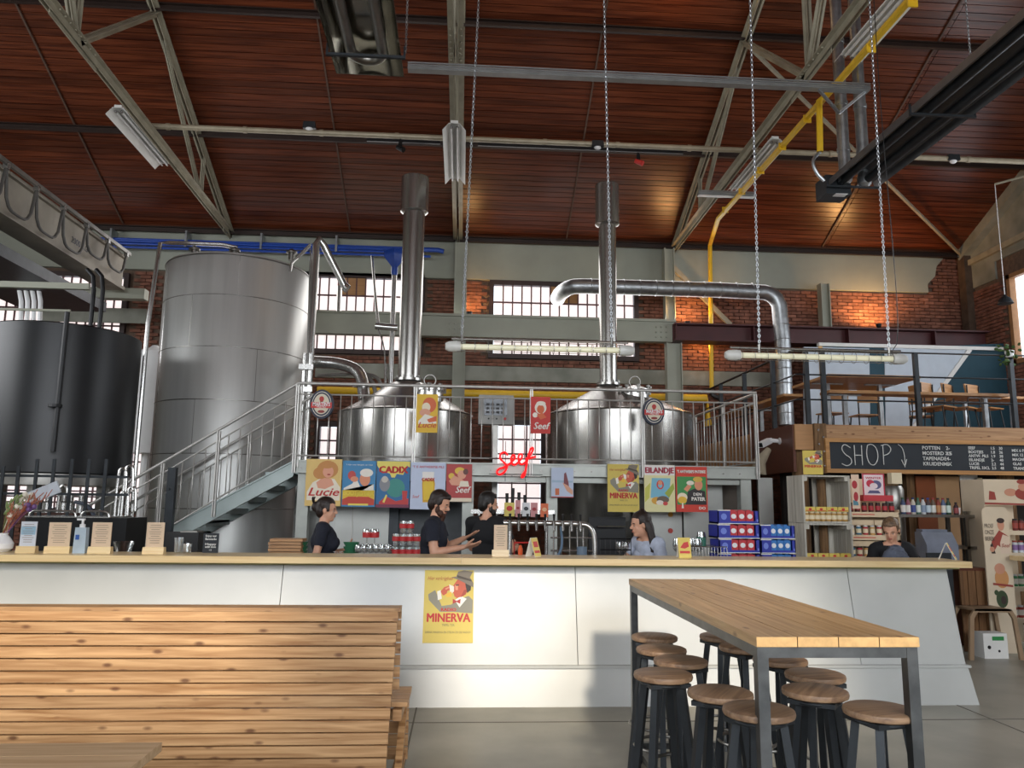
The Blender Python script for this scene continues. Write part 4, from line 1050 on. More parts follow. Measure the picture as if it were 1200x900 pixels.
poster(prect(441, 540, 480, 595, YPo), YPo, '2f6ea0', [('e9d86a', [(0, .99), (1, .99), (1, .86), (.9, .9), (.8, .7), (.6, .72), (.55, .64), (.45, .64), (.4, .72), (.1, .8), (0, .9)]), ('3d8f86', ellp(.58, .42, .28, .2)), ('8b8d92', ellp(.25, .5, .16, .16)), ('c9c4b8', ellp(.25, .6, .1, .07)), ('c33b3b', [(.1, .12), (.3, .24), (.6, .14), (.98, .2), (.98, .06), (.1, .06)]), ('c33b3b', [(.8, .14), (.92, .14), (.94, .36), (.78, .36)]), ('7a2f4a', [(0, 0), (1, 0), (1, .07), (0, .07)]), ('e9d86a', [(.2, .12), (.3, .28), (.34, .26), (.26, .1)])],
       'blue poster with big red title and grey figure, third under the platform', [('CADIX', .5, .74, .2, 'd8342c', .85, 0, .012)])
poster(prect(481, 542, 522, 597, YPo), YPo, 'c4cfe6', [('d9a51e', [(.36, .15), (.68, .15), (.7, .55), (.66, .68), (.34, .68), (.33, .55)]), ('e9c534', [(.39, .2), (.64, .2), (.66, .55), (.62, .64), (.38, .64), (.36, .55)]), ('efeae2', [(.34, .64), (.66, .64), (.67, .8), (.33, .8)]), ('c4cfe6', [(.5, .82), (.6, .82), (.6, .84), (.5, .84)])],
       'pale blue poster with a tall glass of beer, behind the bearded barman', [("'T IS ANTWERPSE PILS", .5, .88, .07, 'c33b4a', .9, 0, .001), ('CADIX', .5, .6, .1, 'c8302a', .36, 0, .006), ('Seef', .15, .24, .09, 'c8302a', .2, .2)])
poster(prect(523, 544, 553, 588, YPo), YPo, 'b5423f', [('ead9c0', [(0, 0), (1, 0), (1, .1), (0, .1)]), ('e6c24a', ellp(.52, .82, .2, .1)), ('e3a184', ellp(.6, .72, .17, .12)), ('6b4038', ellp(.75, .8, .1, .08)), ('e6c24a', ellp(.2, .68, .12, .08)), ('e3a184', [(.1, .55), (.3, .7), (.6, .6), (.8, .5), (.6, .42), (.2, .44)]), ('efe3cf', [(.55, .55), (.85, .55), (.9, .4), (.5, .4)])],
       'small dark red poster of a smiling woman between the two barmen', [('Seef', .62, .24, .24, 'f4efe6', .6, .3, .004)])
poster(prect(646, 548, 672, 583, YPo), YPo, 'bcc8dd', [('9fb7cc', [(.03, .5), (.97, .5), (.97, .56), (.03, .58)]), ('7e3f45', [(.58, .8), (.66, .85), (.78, .5), (.8, .34), (.6, .38), (.56, .5)]), ('d8a184', [(.5, .5), (.75, .4), (.97, .24), (.97, .08), (.7, .22)]), ('c8683a', [(.18, .08), (.36, .08), (.36, .3), (.18, .3)]), ('b5322c', [(0, -.0), (1, 0), (1, .03), (0, .03)])],
       'small pale blue poster with a hand holding a bottle, above the taps', [])
minerva(prect(712, 544, 749, 600, YPo), YPo, 'yellow poster of a man in a hat drinking, hung under the platform')
poster(prect(755, 545, 791, 600, YPo), YPo, 'e3dca6', [('e9e4e0', [(0, .78), (1, .78), (1, 1), (0, 1)]), ('7ab8cf', [(.2, .3), (.25, .72), (.86, .72), (.8, .28)]), ('c9c65a', [(.02, .5), (.2, .62), (.16, .3), (.02, .2)]), ('9fae3f', [(.66, .4), (.95, .62), (.98, .5), (.8, .3)]), ('c8443f', ellp(.52, .58, .12, .1)), ('7ab8cf', ellp(.52, .57, .07, .06)), ('e1936f', ellp(.52, .62, .07, .05)), ('d9a23a', ellp(.4, .24, .17, .08)), ('6b5b4a', ellp(.6, .26, .2, .08)), ('e6ddd0', ellp(.5, .2, .12, .05)), ('c8443f', ellp(.68, .18, .08, .04))],
       'pale green poster with a swimmer, second from the right under the platform', [('EILANDJE', .5, .83, .17, 'b5364a', .92, 0, .008)])
poster(prect(792, 547, 829, 600, YPo), YPo, 'cf3a28', [('3f8f4a', [(.04, .16), (.96, .16), (.96, .78), (.04, .78)]), ('2a2224', [(.3, .16), (.38, .45), (.6, .52), (.92, .46), (.96, .2), (.96, .16)]), ('e1936f', ellp(.72, .6, .13, .12)), ('d9b04a', ellp(.7, .72, .15, .06)), ('e1936f', [(.25, .5), (.4, .62), (.5, .56), (.36, .44)]), ('e9dfcf', ellp(.46, .64, .12, .05)), ('efe0c4', ellp(.2, .32, .16, .1)), ('e8b93a', ellp(.2, .26, .14, .08)), ('efe6d8', [(.17, .08), (.24, .08), (.22, .2), (.19, .2)])],
       'red and green poster of a smiling man with a goblet, rightmost under the platform', [("'T ANTWERPS PATERKE", .5, .86, .09, 'f4efe6', .9, 0, .004), ('DEN', .68, .36, .09, 'f4efe6', .25, 0, .003), ('PATER', .7, .25, .11, 'f4efe6', .42, 0, .005), ('DO', .82, .06, .08, 'f4efe6', .2, 0, .004)])
# on the railing
YRl = YPF-.12
poster(prect(488, 462, 513, 507, YRl), YRl, 'e5b92f', [('d8683a', ellp(.6, .72, .32, .2)), ('efe0c4', ellp(.45, .66, .2, .12)), ('e1a184', ellp(.4, .52, .26, .1)), ('efe9dc', [(.1, .3), (.4, .48), (.9, .4), (.95, .24), (.1, .22)]), ('d8683a', [(.5, .34), (.95, .44), (.95, .3), (.6, .26)])],
       'yellow hanging banner on the railing in front of the left kettle', [('Lucie', .5, .13, .2, 'c8302a', .85, .3, .003)], name='banner', cat='banner')
poster(prect(622, 465, 645, 508, YRl), YRl, 'c92f26', [('efe6d8', ellp(.5, .7, .3, .17)), ('d8683a', ellp(.5, .66, .19, .12)), ('efe6d8', ellp(.52, .82, .24, .06)), ('efe6d8', ellp(.22, .5, .13, .07)), ('d8683a', [(.3, .5), (.6, .56), (.8, .44), (.5, .38)])],
       'red hanging banner on the railing between the kettles', [('Seef', .5, .12, .26, 'f4efe6', .85, .3, .006)], name='banner', cat='banner')
def oval(px0, py0, px1, py1, Y, label):
    x0, x1, z0, z1 = prect(px0, py0, px1, py1, Y); cx, cz, rx, rz_ = (x0+x1)/2, (z0+z1)/2, (x1-x0)/2, (z1-z0)/2
    t = thing('beer_sign', (cx, Y, cz), label, 'sign', 'oval signs on the platform railing')
    def disc(nm, kx, kz, y0, y1, mt, cz_=0): m = MB(); m.prism([(cx+rx*kx*math.cos(2*PI*i/36), cz+cz_*rz_+rz_*kz*math.sin(2*PI*i/36)) for i in range(36)], Y+y0, Y+y1); return m.build(nm, mt, t)
    disc('housing', 1, 1, -.04, .05, navy); disc('rim', .84, .86, -.044, -.04, pm('e4ddd0')); disc('face', .79, .81, -.048, -.044, navy); disc('badge', .68, .7, -.051, -.048, pm('d9cfb8'))
    disc('emblem', .2, .18, -.054, -.051, pm('b5322c'), .35); disc('emblem', .13, .2, -.053, -.051, pm('8b5a3a'), .15); disc('emblem', .3, .1, -.053, -.051, pm('8a2f2a'), -.52)
    m = MB(); m.bx((cx-rx*.9, Y-.057, cz-rz_*.28), (cx+rx*.9, Y-.051, cz+rz_*.12)); m.build('ribbon', red, t)
    lettering("MARTIN'S", rz_*.36, (cx, Y-.059, cz-rz_*.14), whitepl, t, width=rx*1.5, bold=.002); lettering('PALE ALE', rz_*.2, (cx, Y-.059, cz-rz_*.26), whitepl, t, width=rx*.8)
oval(364, 457, 391, 491, YRl, 'navy and red oval beer sign on the railing at the top of the stairs'); oval(753, 467, 778, 498, YRl, 'navy and red oval beer sign on the railing in front of the right kettle')

# neon script sign
def strokes_sign():
    Y = YPF-.12; x0, x1, z0, z1 = prect(582, 524, 629, 560, Y); w_, h_ = x1-x0, z1-z0
    t = thing('neon_sign', ((x0+x1)/2, Y, z0), 'red neon script sign hanging above the taps', 'sign')
    S = [[(.27, .72), (.22, .84), (.1, .8), (.07, .62), (.18, .5), (.27, .38), (.22, .2), (.08, .08), (.0, .15), (.04, .28), (.2, .34), (.33, .46)],
         [(.33, .46), (.46, .62), (.44, .76), (.36, .7), (.36, .5), (.44, .4), (.53, .5)], [(.53, .5), (.64, .66), (.62, .8), (.54, .74), (.54, .54), (.62, .42), (.72, .52)],
         [(.72, .52), (.84, .74), (.93, .98), (.86, 1.0), (.8, .8), (.74, .4), (.7, .06), (.62, .0), (.64, .1), (.72, .22)], [(.72, .62), (.98, .7)]]
    for st in S:
        m = MB(); m.tube([(x0+u*w_, Y, z0+v*h_) for u, v in st], .013, 8, 2); m.build('neon_tube', mat('red_neon', 'e01418', .3, 0, .0, 4, emit=1.1, emcol='ff1a1e'), t)
    m = MB()
    for u in (.22, .72): m.cyl((x0+u*w_, Y+.02, z0-.05), (x0+u*w_, Y+.02, z1+.08), .004, n=5)
    for v in (.12, .62): m.cyl((x0-.1, Y+.02, z0+v*h_), (x1+.08, Y+.02, z0+v*h_), .004, n=5)
    m.build('wire_frame', blackm, t)
strokes_sign()

# control box with screen behind the railing
Y = 11.45; x0, x1, z0, z1 = prect(561, 463, 602, 497, Y); t = thing('control_panel', ((x0+x1)/2, Y, ZD), 'grey control box with screen between the two kettles', 'control panel')
m = MB(); m.bx((x0, Y, z0), (x1, Y+.25, z1)); m.build('case', mat('control_grey', 'a8aaa6', .5), t)
m = MB(); m.bx((x0+.08, Y-.01, z0+.13), (x1-.1, Y, z1-.05)); s = m.build('screen', mat('screen_face', '57606a', .2, 0, .1), t)
for i in range(4):
    for k in range(3): m = MB(); m.bx((x0+.11+i*.075, Y-.014, z0+.16+k*.06), (x0+.16+i*.075, Y-.01, z0+.19+k*.06)); m.build('key', blackp, s)
m = MB(); m.cyl((x1-.13, Y, z0+.08), (x1-.13, Y-.03, z0+.08), .02, n=10); m.build('stop_button', red, t)
m = MB()
for k in range(3): m.cyl((x0+.15+k*.06, Y, z0+.08), (x0+.15+k*.06, Y-.015, z0+.08), .013, n=8)
m.build('button', blackp, t)
m = MB(); m.bx(((x0+x1)/2-.04, Y+.08, .0), ((x0+x1)/2+.04, Y+.16, z0)); m.build('stand', steel_dk, t)

# ------------------------------------------------------------------ under the platform
def panel(px0, py0, px1, Y, mt, name, label, cat, z0=0., thick=.05):
    a, b_ = at(px0, py0, Y), at(px1, py0, Y); m = MB(); m.bx((a.x, Y, z0), (b_.x, Y+thick, (a.z+b_.z)/2)); return m.build(name, mt, label=label, cat=cat)
stpan = mat('stainless_sheet', 'a9aaa6', .4, .7, .1, 1.2)
o = panel(362, 575, 395, 11.25, stpan, 'cold_room_panel', 'stainless wall panel behind the woman at the left of the bar', 'panel')
o = panel(395, 575, 457, 11.25, stpan, 'cold_room_panel', 'stainless wall panel behind the stacked glasses', 'panel')
m = MB(); x = at(413, 600, 11.2).x; m.bx((x-.008, 11.23, .2), (x+.008, 11.25, 2.0)); m.build('joint_strip', steel_dk, o)
panel(457, 580, 468, 11.2, darkst, 'cold_room_post', 'dark post between stainless panels', 'post'); panel(468, 575, 555, 11.3, mat('dark_sheet', '4d5154', .5, .3), 'metal_sheet', 'dark sheet panel behind the pale blue glass poster', 'panel')
panel(352, 596, 362, 11.0, blackm, 'cabinet', 'narrow black cabinet left of the stainless panels', 'cabinet')
panel(742, 560, 798, 11.0, stpan, 'fridge_door', 'stainless fridge front with two round knobs, left half', 'fridge')
o = panel(800, 560, 846, 11.0, stpan, 'fridge_door', 'stainless fridge front beside the stacked beer crates', 'fridge')
for py, c in ((603, 'c08a2e'), (622, 'b0392e')):
    p = at(786, py, 10.98); m = MB(); m.lathe((p.x, 10.98, p.z), [(.035, 0), (.035, .02), (.02, .04)], 16, 'Y'); m.build('knob', pm(c), label='%s round knob on the stainless fridge front' % ('amber' if py == 603 else 'red'), cat='knob')
panel(846, 560, 874, 11.3, mat('dull_brown_sheet', '6b6259', .7, 0, .1, 2), 'metal_sheet', 'dull brown panel behind the beer crates', 'panel')
panel(888, 560, 905, 10.9, stpan, 'metal_sheet', 'pale steel strip left of the shop crates', 'panel')
# dark horizontal vessel rack in the middle
o = panel(690, 606, 733, 10.9, blackm, 'cabinet', 'black cabinet top below the right kettle', 'cabinet', z0=.9)
m = MB(); a, b_ = at(700, 617, 10.8), at(733, 617, 10.8); m.cyl(a, (b_.x, 10.8, a.z), .015, n=8); m.build('grab_rail', steel, o)
# back-bar tap wall: column with dark tap handles and badges
def back_taps():
    Y = 9.55; zt_ = at(620, 600, Y).z
    t = thing('back_tap_rail', (at(612, 640, Y).x, Y, .9), 'rail of black tap handles with beer badges behind the barmen', 'taps')
    a, b_ = at(552, 596, Y), at(650, 600, Y)
    m = MB(); m.bar((a.x, Y, zt_), (b_.x, Y, zt_), .05, .05); m.build('rail', steel, t)
    for x in (a.x+.1, b_.x-.1): m = MB(); m.cyl((x, Y, .9), (x, Y, zt_), .02); m.build('leg', steel, t)
    for k, (px, y0, y1) in enumerate(((594, 578, 596), (601, 572, 596), (608, 577, 596), (615, 580, 598), (577, 580, 596))):
        p, q = at(px, y0, Y), at(px, y1, Y); m = MB(); m.cyl((p.x, Y-.03, q.z), (p.x, Y-.03, p.z), .016, .022, n=10); m.build('tap_handle', blackp, t)
    for px, w_, y0, y1, c in ((597, 12, 589, 605, 'dcc766'), (607, 6, 586, 606, 'c98a8a'), (616.5, 9, 589, 605, 'd8d8da'), (626, 8, 589, 606, 'c98a8a'), (638, 9, 590, 606, 'd8683a')):
        x0, x1, z0, z1 = prect(px-w_/2, y0, px+w_/2, y1, Y-.08); m = MB(); m.bx((x0, Y-.085, z0), (x1, Y-.07, z1)); bd = m.build('badge', pm(c), t)
        cx, cz, q = (x0+x1)/2, (z0+z1)/2, (x1-x0)/2
        m = MB(); m.prism(ellp(cx, cz+q*.2, q*.6, q*.5), Y-.089, Y-.085); m.build('emblem', pm({'dcc766': 'c8302a', 'd8d8da': '3c3c40', 'd8683a': 'e3b184'}.get(c, 'a32f35')), bd)
back_taps()

# ================================================================== PEOPLE
def remesh(mb, voxel, smooth=6, fac=.5):
    me = D.meshes.new('tmp'); me.from_pydata([tuple(p) for p in mb.v], [], mb.f)
    bm = bmesh.new(); bm.from_mesh(me); bmesh.ops.recalc_face_normals(bm, faces=bm.faces); bm.to_mesh(me); bm.free()
    o = D.objects.new('tmp', me); COL.objects.link(o)
    r = o.modifiers.new('r', 'REMESH'); r.mode = 'VOXEL'; r.voxel_size = voxel
    s = o.modifiers.new('s', 'SMOOTH'); s.iterations = smooth; s.factor = fac
    dg = bpy.context.evaluated_depsgraph_get(); dg.update()
    m2 = D.meshes.new_from_object(o.evaluated_get(dg)); D.objects.remove(o); D.meshes.remove(me); return m2
def capsule(mb, a, b, r0, r1):
    a, b = Vector(a), Vector(b); mb.cyl(a, b, r0, r1, 14); mb.ell(a, r0, None, 12, 8); mb.ell(b, r1, None, 12, 8)
def hand(mb, wrist, elbow, palm_n, curl, side, size=1., spread=.12):
    """five separate fingers; palm_n: normal of the palm; side: +1/-1 which side the thumb leaves"""
    wrist, elbow, n = Vector(wrist), Vector(elbow), Vector(palm_n).normalized()
    d = (wrist-elbow).normalized(); n = (n-d*n.dot(d)).normalized(); s = d.cross(n)*side
    p0 = wrist+d*.012; p1 = wrist+d*.092*size
    for k in (-1.5, -.5, .5, 1.5): capsule(mb, p0+s*k*.013, p1+s*k*.021, .014, .0115)
    tips = []
    for k, ln in zip((1.5, .5, -.5, -1.5), (.070, .080, .074, .058)):
        q = p1+s*k*.0215; dd = (d+s*k*spread*.6).normalized(); c = curl
        for j, f in enumerate((.46, .30, .24)):
            ax = dd.cross(n); dd = (dd*math.cos(c)+n*math.sin(c)).normalized()
            e = q+dd*ln*f*size; capsule(mb, q, e, .0095-.0008*j, .0088-.0009*j); q = e
        tips.append(q)
    q = wrist+d*.03+s*.022; dd = (d*.55+s*.8+n*.25).normalized()
    for j, ln in enumerate((.038, .032, .026)):
        e = q+dd*ln*size; capsule(mb, q, e, .0125-.001*j, .0115-.001*j); q = e; dd = (dd+d*.35+n*.1*j).normalized()
def person(name, foot, facing, label, J, shirt_m, hair_m, hair='short', beard=None, female=False, head_yaw=0., head_pitch=0., S=1., hands=None, lean=0., crouch=0., zoff=0.):
    """foot: world x,y; facing: heading (0 = +X, pi/2 = away).  J: overrides of joints in body space (x fwd, y left, z up)"""
    fx, fy = foot
    R = Matrix.Rotation(facing, 3, 'Z'); base = V(fx, fy, 0)
    sh = .185 if not female else .16; hp = .10
    j = dict(pel=(0, 0, .94), waist=(.0, 0, 1.08), chest=(.01, 0, 1.28), neck=(0, 0, 1.45), head=(.02, 0, 1.60),
             shL=(0, sh, 1.40), shR=(0, -sh, 1.40), elL=(0, sh+.05, 1.12), elR=(0, -sh-.05, 1.12), wrL=(.08, sh+.04, .88), wrR=(.08, -sh-.04, .88),
             hpL=(0, hp, .90), hpR=(0, -hp, .90), knL=(.03, hp+.01, .48), knR=(.03, -hp-.01, .48), anL=(-.01, hp+.02, .08), anR=(-.01, -hp-.02, .08))
    j.update(J); upper = {'waist', 'chest', 'neck', 'head', 'shL', 'shR', 'elL', 'elR', 'wrL', 'wrR'}
    for k, v in j.items():
        v = Vector(v)
        if lean and k in upper and k not in J:
            v = Vector((v.x+(v.z-.94)*math.sin(lean), v.y, .94+(v.z-.94)*math.cos(lean)))
        if crouch:
            v = Vector(v)
            if k in upper or k in ('pel', 'hpL', 'hpR'): v.z -= crouch
            if k in ('knL', 'knR'): v.x += math.sqrt(max(.41**2-((.82-crouch)/2)**2, 0)); v.z = .08+(.82-crouch)/2
        j[k] = base + R @ (v*S) + V(0, 0, zoff)
    B = lambda k: j[k]; mb = MB(); fw = R @ V(1, 0, 0); lf = R @ V(0, 1, 0); s = S
    bones = []
    def cap(a, b, r0, r1, tg, t0=0, t1=1):
        capsule(mb, B(a), B(b), r0*s, r1*s); bones.append((B(a).copy(), B(b).copy(), tg, r0*s))
    # trunk
    tw = .82 if female else 1.
    for k, (p, rx, ry, rz_) in enumerate((('pel', .11, .155, .12), ('waist', .095, .125*(.92 if female else 1), .12), ('chest', .115, .16*tw, .16))):
        mb.ell(B(p), (rx*s, ry*s, rz_*s), R, 18, 12)
    mb.ell(lerp(B('chest'), B('neck'), .45), (.095*s, .15*tw*s, .09*s), R, 18, 10)
    mb.ell(lerp(B('pel'), B('chest'), .55), (.10*s, .135*tw*s, .16*s), R, 18, 12)
    bones.append((B('pel').copy(), B('neck').copy(), 'trunk', .12))
    if female:
        for q in (-1, 1): mb.ell(B('chest')+fw*.085*s+lf*q*.065*s-V(0, 0, .02), .058*s, None, 12, 8)
    cap('neck', 'head', .055, .05, 'skin')
    for q in 'LR':
        mb.cyl(lerp(B('neck'), B('sh'+q), .1)-V(0, 0, .02), B('sh'+q), .06*s, .055*s, 12)
        cap('sh'+q, 'el'+q, .054 if not female else .046, .042 if not female else .037, 'upper')
        cap('el'+q, 'wr'+q, .041 if not female else .035, .026 if not female else .023, 'fore')
        cap('hp'+q, 'kn'+q, .085, .058, 'leg'); cap('kn'+q, 'an'+q, .056, .036, 'leg')
        a = B('an'+q); capsule(mb, a-V(0, 0, .03*s)-fw*.03*s, a+fw*.13*s-V(0, 0, .045*s), .036*s, .03*s); bones.append((a-fw*.05, a+fw*.16-V(0, 0, .05), 'leg', .05))
    # head
    H = B('head'); HR = R @ Matrix.Rotation(head_yaw, 3, 'Z') @ Matrix.Rotation(head_pitch, 3, 'Y')
    hf = lambda x, y, z: H + HR @ (V(x, y, z)*s)
    mb.ell(hf(-.005, 0, .035), (.098*s, .077*s, .098*s), HR, 20, 14)
    mb.ell(hf(.022, 0, -.035), (.068*s, .058*s, .082*s), HR, 18, 12)
    mb.ell(hf(.062, 0, -.088), (.026*s, .028*s, .024*s), HR, 12, 8)
    mb.ell(hf(.082, 0, .02), (.018*s, .048*s, .014*s), HR, 12, 8)
    mb.cyl(hf(.086, 0, .015), hf(.112, 0, -.022), .009*s, .014*s, 8); mb.ell(hf(.106, 0, -.024), (.014*s, .016*s, .010*s), HR, 10, 8)
    for q in (-1, 1):
        mb.ell(hf(-.004, q*.078, -.005), (.018*s, .009*s, .032*s), HR @ Matrix.Rotation(q*.25, 3, 'Z'), 10, 8)
        mb.ell(hf(.06, q*.036, -.025), (.022*s, .018*s, .022*s), HR, 10, 8)
    mb.ell(hf(.086, 0, -.056), (.013*s, .024*s, .012*s), HR, 10, 8)
    bones.append((H-V(0, 0, .06), H+V(0, 0, .1), 'skin', .1))
    for q in 'LR':
        hs = (hands or {}).get(q, dict(n=(0, -1 if q == 'L' else 1, 0), curl=.35))
        hand(mb, B('wr'+q), B('el'+q), R @ Vector(hs['n']), hs['curl'], hs.get('side', -1 if q == 'L' else 1), .95 if female else 1.02)
        d = (B('wr'+q)-B('el'+q)).normalized(); bones.append((B('wr'+q), B('wr'+q)+d*.2, 'skin', .04))
    me = remesh(mb, .0072, 5); me.name = 'body'
    t = thing(name, base, label, 'person')
    for v in me.vertices: v.co -= base
    me.materials.clear(); me.materials.append(skinm); me.polygons.foreach_set('use_smooth', [True]*len(me.polygons))
    o = D.objects.new('body', me); COL.objects.link(o); o.parent = t
    # clothes: shells grown from the body surface
    def seg(p, a, b):
        ab = b-a; q = max(0, min(1, (p-a).dot(ab)/ab.length_squared)); return (p-(a+ab*q)).length, q
    keep = {'shirt': set(), 'trousers': set(), 'shoe': set()}
    zneck = B('neck').z - .005*s
    for f in me.polygons:
        p = f.center+base
        best = None
        for a, b_, tg, r in bones:
            d, q = seg(p, a, b_); d -= r*.75
            if best is None or d < best[0]: best = (d, q, tg)
        tg, q = best[2], best[1]
        if tg == 'leg' or (tg == 'trunk' and p.z < B('pel').z+.0):
            if p.z < .075: keep['shoe'].add(f.index)
            elif p.z < B('pel').z+.06: keep['trousers'].add(f.index)
        elif tg == 'trunk' or (tg == 'upper' and q < .62) :
            dn = (Vector((p.x, p.y, 0))-Vector((B('neck').x+fw.x*.02, B('neck').y+fw.y*.02, 0))).length
            if p.z < zneck-.01 or dn > .085*s: keep['shirt'].add(f.index)
            if tg == 'trunk' and p.z < B('pel').z+.1: keep['trousers'].add(f.index)
    for nm, mt, off in (('shirt', shirt_m, .013), ('trousers', jeans, .010), ('shoe', shoe, .008)):
        vs = {}; nv = []; nf = []; flare = .010 if nm == 'shirt' else 0
        for fi in keep[nm]:
            f = me.polygons[fi]; ff = []
            for vi in f.vertices:
                if vi not in vs:
                    v = me.vertices[vi]; vs[vi] = len(nv); w_ = v.co+base
                    extra = flare*(.5+.5*math.sin(w_.z*38+w_.x*22+w_.y*17))
                    nv.append(tuple(v.co+v.normal*(off+extra)))
                ff.append(vs[vi])
            nf.append(ff)
        if not nf: continue
        m3 = D.meshes.new(nm); m3.from_pydata(nv, [], nf); m3.materials.append(mt); m3.polygons.foreach_set('use_smooth', [True]*len(nf))
        oc = D.objects.new(nm, m3); COL.objects.link(oc); oc.parent = t
        bm = bmesh.new(); bm.from_mesh(m3)
        for _ in range(3): bmesh.ops.smooth_vert(bm, verts=bm.verts, factor=.5, use_axis_x=True, use_axis_y=True, use_axis_z=True)
        bm.to_mesh(m3); bm.free()
    # eyes, lips, brows
    for q in (-1, 1):
        m = MB(); m.ell(hf(.0795, q*.031, -.003), (.007*s, .0115*s, .0058*s), HR, 10, 6); e = m.build('eye', mat('eye_white', 'b9aca2', .5), t)
        m = MB(); m.ell(hf(.0835, q*.032, -.003), (.0045*s, .0062*s, .0056*s), HR, 8, 6); m.build('iris', hair_dk, e)
        m = MB(); m.tube([hf(.089, q*.014, .020), hf(.092, q*.03, .026), hf(.082, q*.05, .020)], .0045*s, 6, 1); m.build('eyebrow', hair_m, t)
    m = MB(); m.ell(hf(.094, 0, -.052), (.007*s, .022*s, .0045*s), HR, 10, 6); m.ell(hf(.093, 0, -.061), (.008*s, .019*s, .0055*s), HR, 10, 6); m.build('lips', lipm, t)
    # hair
    hm = MB()
    hm.ell(hf(-.012, 0, .054), (.103*s, .086*s, .092*s), HR, 20, 14)
    hm.ell(hf(-.055, 0, .0), (.058*s, .078*s, .085*s), HR, 18, 12)
    if hair == 'short':
        for k in range(9):
            a = -1+k*.25; hm.ell(hf(.045-abs(a)*.02, a*.055, .108-abs(a)*.02), (.045*s, .02*s, .022*s), HR, 8, 6)
        for q in (-1, 1): hm.ell(hf(-.0, q*.074, .03), (.035*s, .012*s, .045*s), HR, 10, 8)
    if hair == 'fringe':
        for k in range(9):
            a = -1+k*.25; hm.ell(hf(.065-abs(a)*.025, a*.06, .09-abs(a)*.02), (.036*s, .02*s, .034*s), HR, 8, 6)
        for q in (-1, 1): hm.ell(hf(.0, q*.076, .03), (.04*s, .014*s, .055*s), HR, 10, 8)
    if hair == 'bun':
        hm.ell(hf(-.112, 0, .03), (.045*s, .05*s, .055*s), HR, 12, 10)
        for q in (-1, 1): hm.ell(hf(.02, q*.07, .035), (.045*s, .014*s, .05*s), HR, 10, 8); hm.tube([hf(-.13, q*.02, .06), hf(-.15, q*.05, .1), hf(-.14, q*.07, .13)], .012*s, 6, 1)
    if hair == 'low':
        hm.ell(hf(-.10, 0, -.03), (.035*s, .04*s, .04*s), HR, 12, 10)
        for q in (-1, 1): hm.ell(hf(.018, q*.066, .045), (.048*s, .018*s, .045*s), HR, 10, 8); hm.ell(hf(-.02, q*.074, -.01), (.035*s, .014*s, .05*s), HR, 10, 8)
    if hair == 'long':
        for q in (-1, 1):
            hm.ell(hf(.028, q*.062, .05), (.048*s, .02*s, .042*s), HR, 10, 8)
            for k in range(4):
                hm.tube([hf(-.02-.012*k, q*.077, .03), hf(-.035-.015*k, q*.088, -.06), hf(-.05-.016*k, q*.084, -.15), hf(-.055-.016*k, q*.074, -.26), hf(-.05-.012*k, q*.07, -.34)], .017*s, 8, 1)
        hm.ell(hf(-.085, 0, -.06), (.04*s, .075*s, .12*s), HR, 14, 10); hm.ell(hf(-.095, 0, -.18), (.032*s, .065*s, .14*s), HR, 14, 10); hm.ell(hf(-.03, 0, .145), (.03*s, .03*s, .022*s), HR, 10, 8)
    hme = remesh(hm, .008, 3); hme.materials.clear(); hme.materials.append(hair_m); hme.polygons.foreach_set('use_smooth', [True]*len(hme.polygons))
    for v in hme.vertices: v.co -= base
    # trim hair off the face: pull vertices in front of the hairline inside the skull
    inv = HR.inverted()
    for v in hme.vertices:
        l = inv @ (v.co+base-H)/s
        if l.x > .04 and l.z < .072: v.co = v.co - HR @ (V(l.x-.04, 0, 0)*s)
    oh = D.objects.new('hair', hme); COL.objects.link(oh); oh.parent = t
    if beard:
        bmb = MB(); bl = beard[1]
        for q in (-1, 1):
            bmb.ell(hf(.015, q*.058, -.045), (.024*s, .014*s, .042*s), HR, 10, 8); bmb.ell(hf(.05, q*.043, -.075), (.035*s, .022*s, .035*s), HR, 10, 8); bmb.ell(hf(.09, q*.018, -.044), (.013*s, .022*s, .008*s), HR, 8, 6)
        bmb.ell(hf(.07, 0, -.10), (.036*s, .042*s, .04*s), HR, 12, 8)
        if bl > .5: bmb.ell(hf(.07, 0, -.14), (.034*s, .042*s, .055*s), HR, 12, 8); bmb.ell(hf(.068, 0, -.18), (.022*s, .03*s, .035*s), HR, 10, 8)
        bme = remesh(bmb, .007, 3); bme.materials.clear(); bme.materials.append(beard[0]); bme.polygons.foreach_set('use_smooth', [True]*len(bme.polygons))
        for v in bme.vertices: v.co -= base
        ob = D.objects.new('beard', bme); COL.objects.link(ob); ob.parent = t
    return t, j, hf, R
def head_at(px, py, Y): return at(px, py, Y)
# 1 woman at left, facing right (hair clip), head centre about (383,592)
p = head_at(384, 594, 7.75); S1 = (p.z)/1.635
t1, j1, hf1, R1 = person('person', (p.x-.03, 7.75), math.radians(8), 'woman in a navy T-shirt with dark hair clipped up, leaning on the bar at left',
    dict(elR=(-.06, -.22, 1.14), wrR=(-.02, -.22, 1.0-.0), elL=(.12, .2, 1.15), wrL=(.26, .1, 1.2)), shirt_navy, hair_dk, 'bun', female=True, head_yaw=-.1, head_pitch=.06, S=S1,
    hands={'L': dict(n=(0, -1, 0), curl=.5), 'R': dict(n=(0, 1, .2), curl=.5)})
lettering('THE', .05, j1['chest']+V(.16, -.12, -.12), whitepl, t1, Matrix.Rotation(math.radians(20), 3, 'Z'))
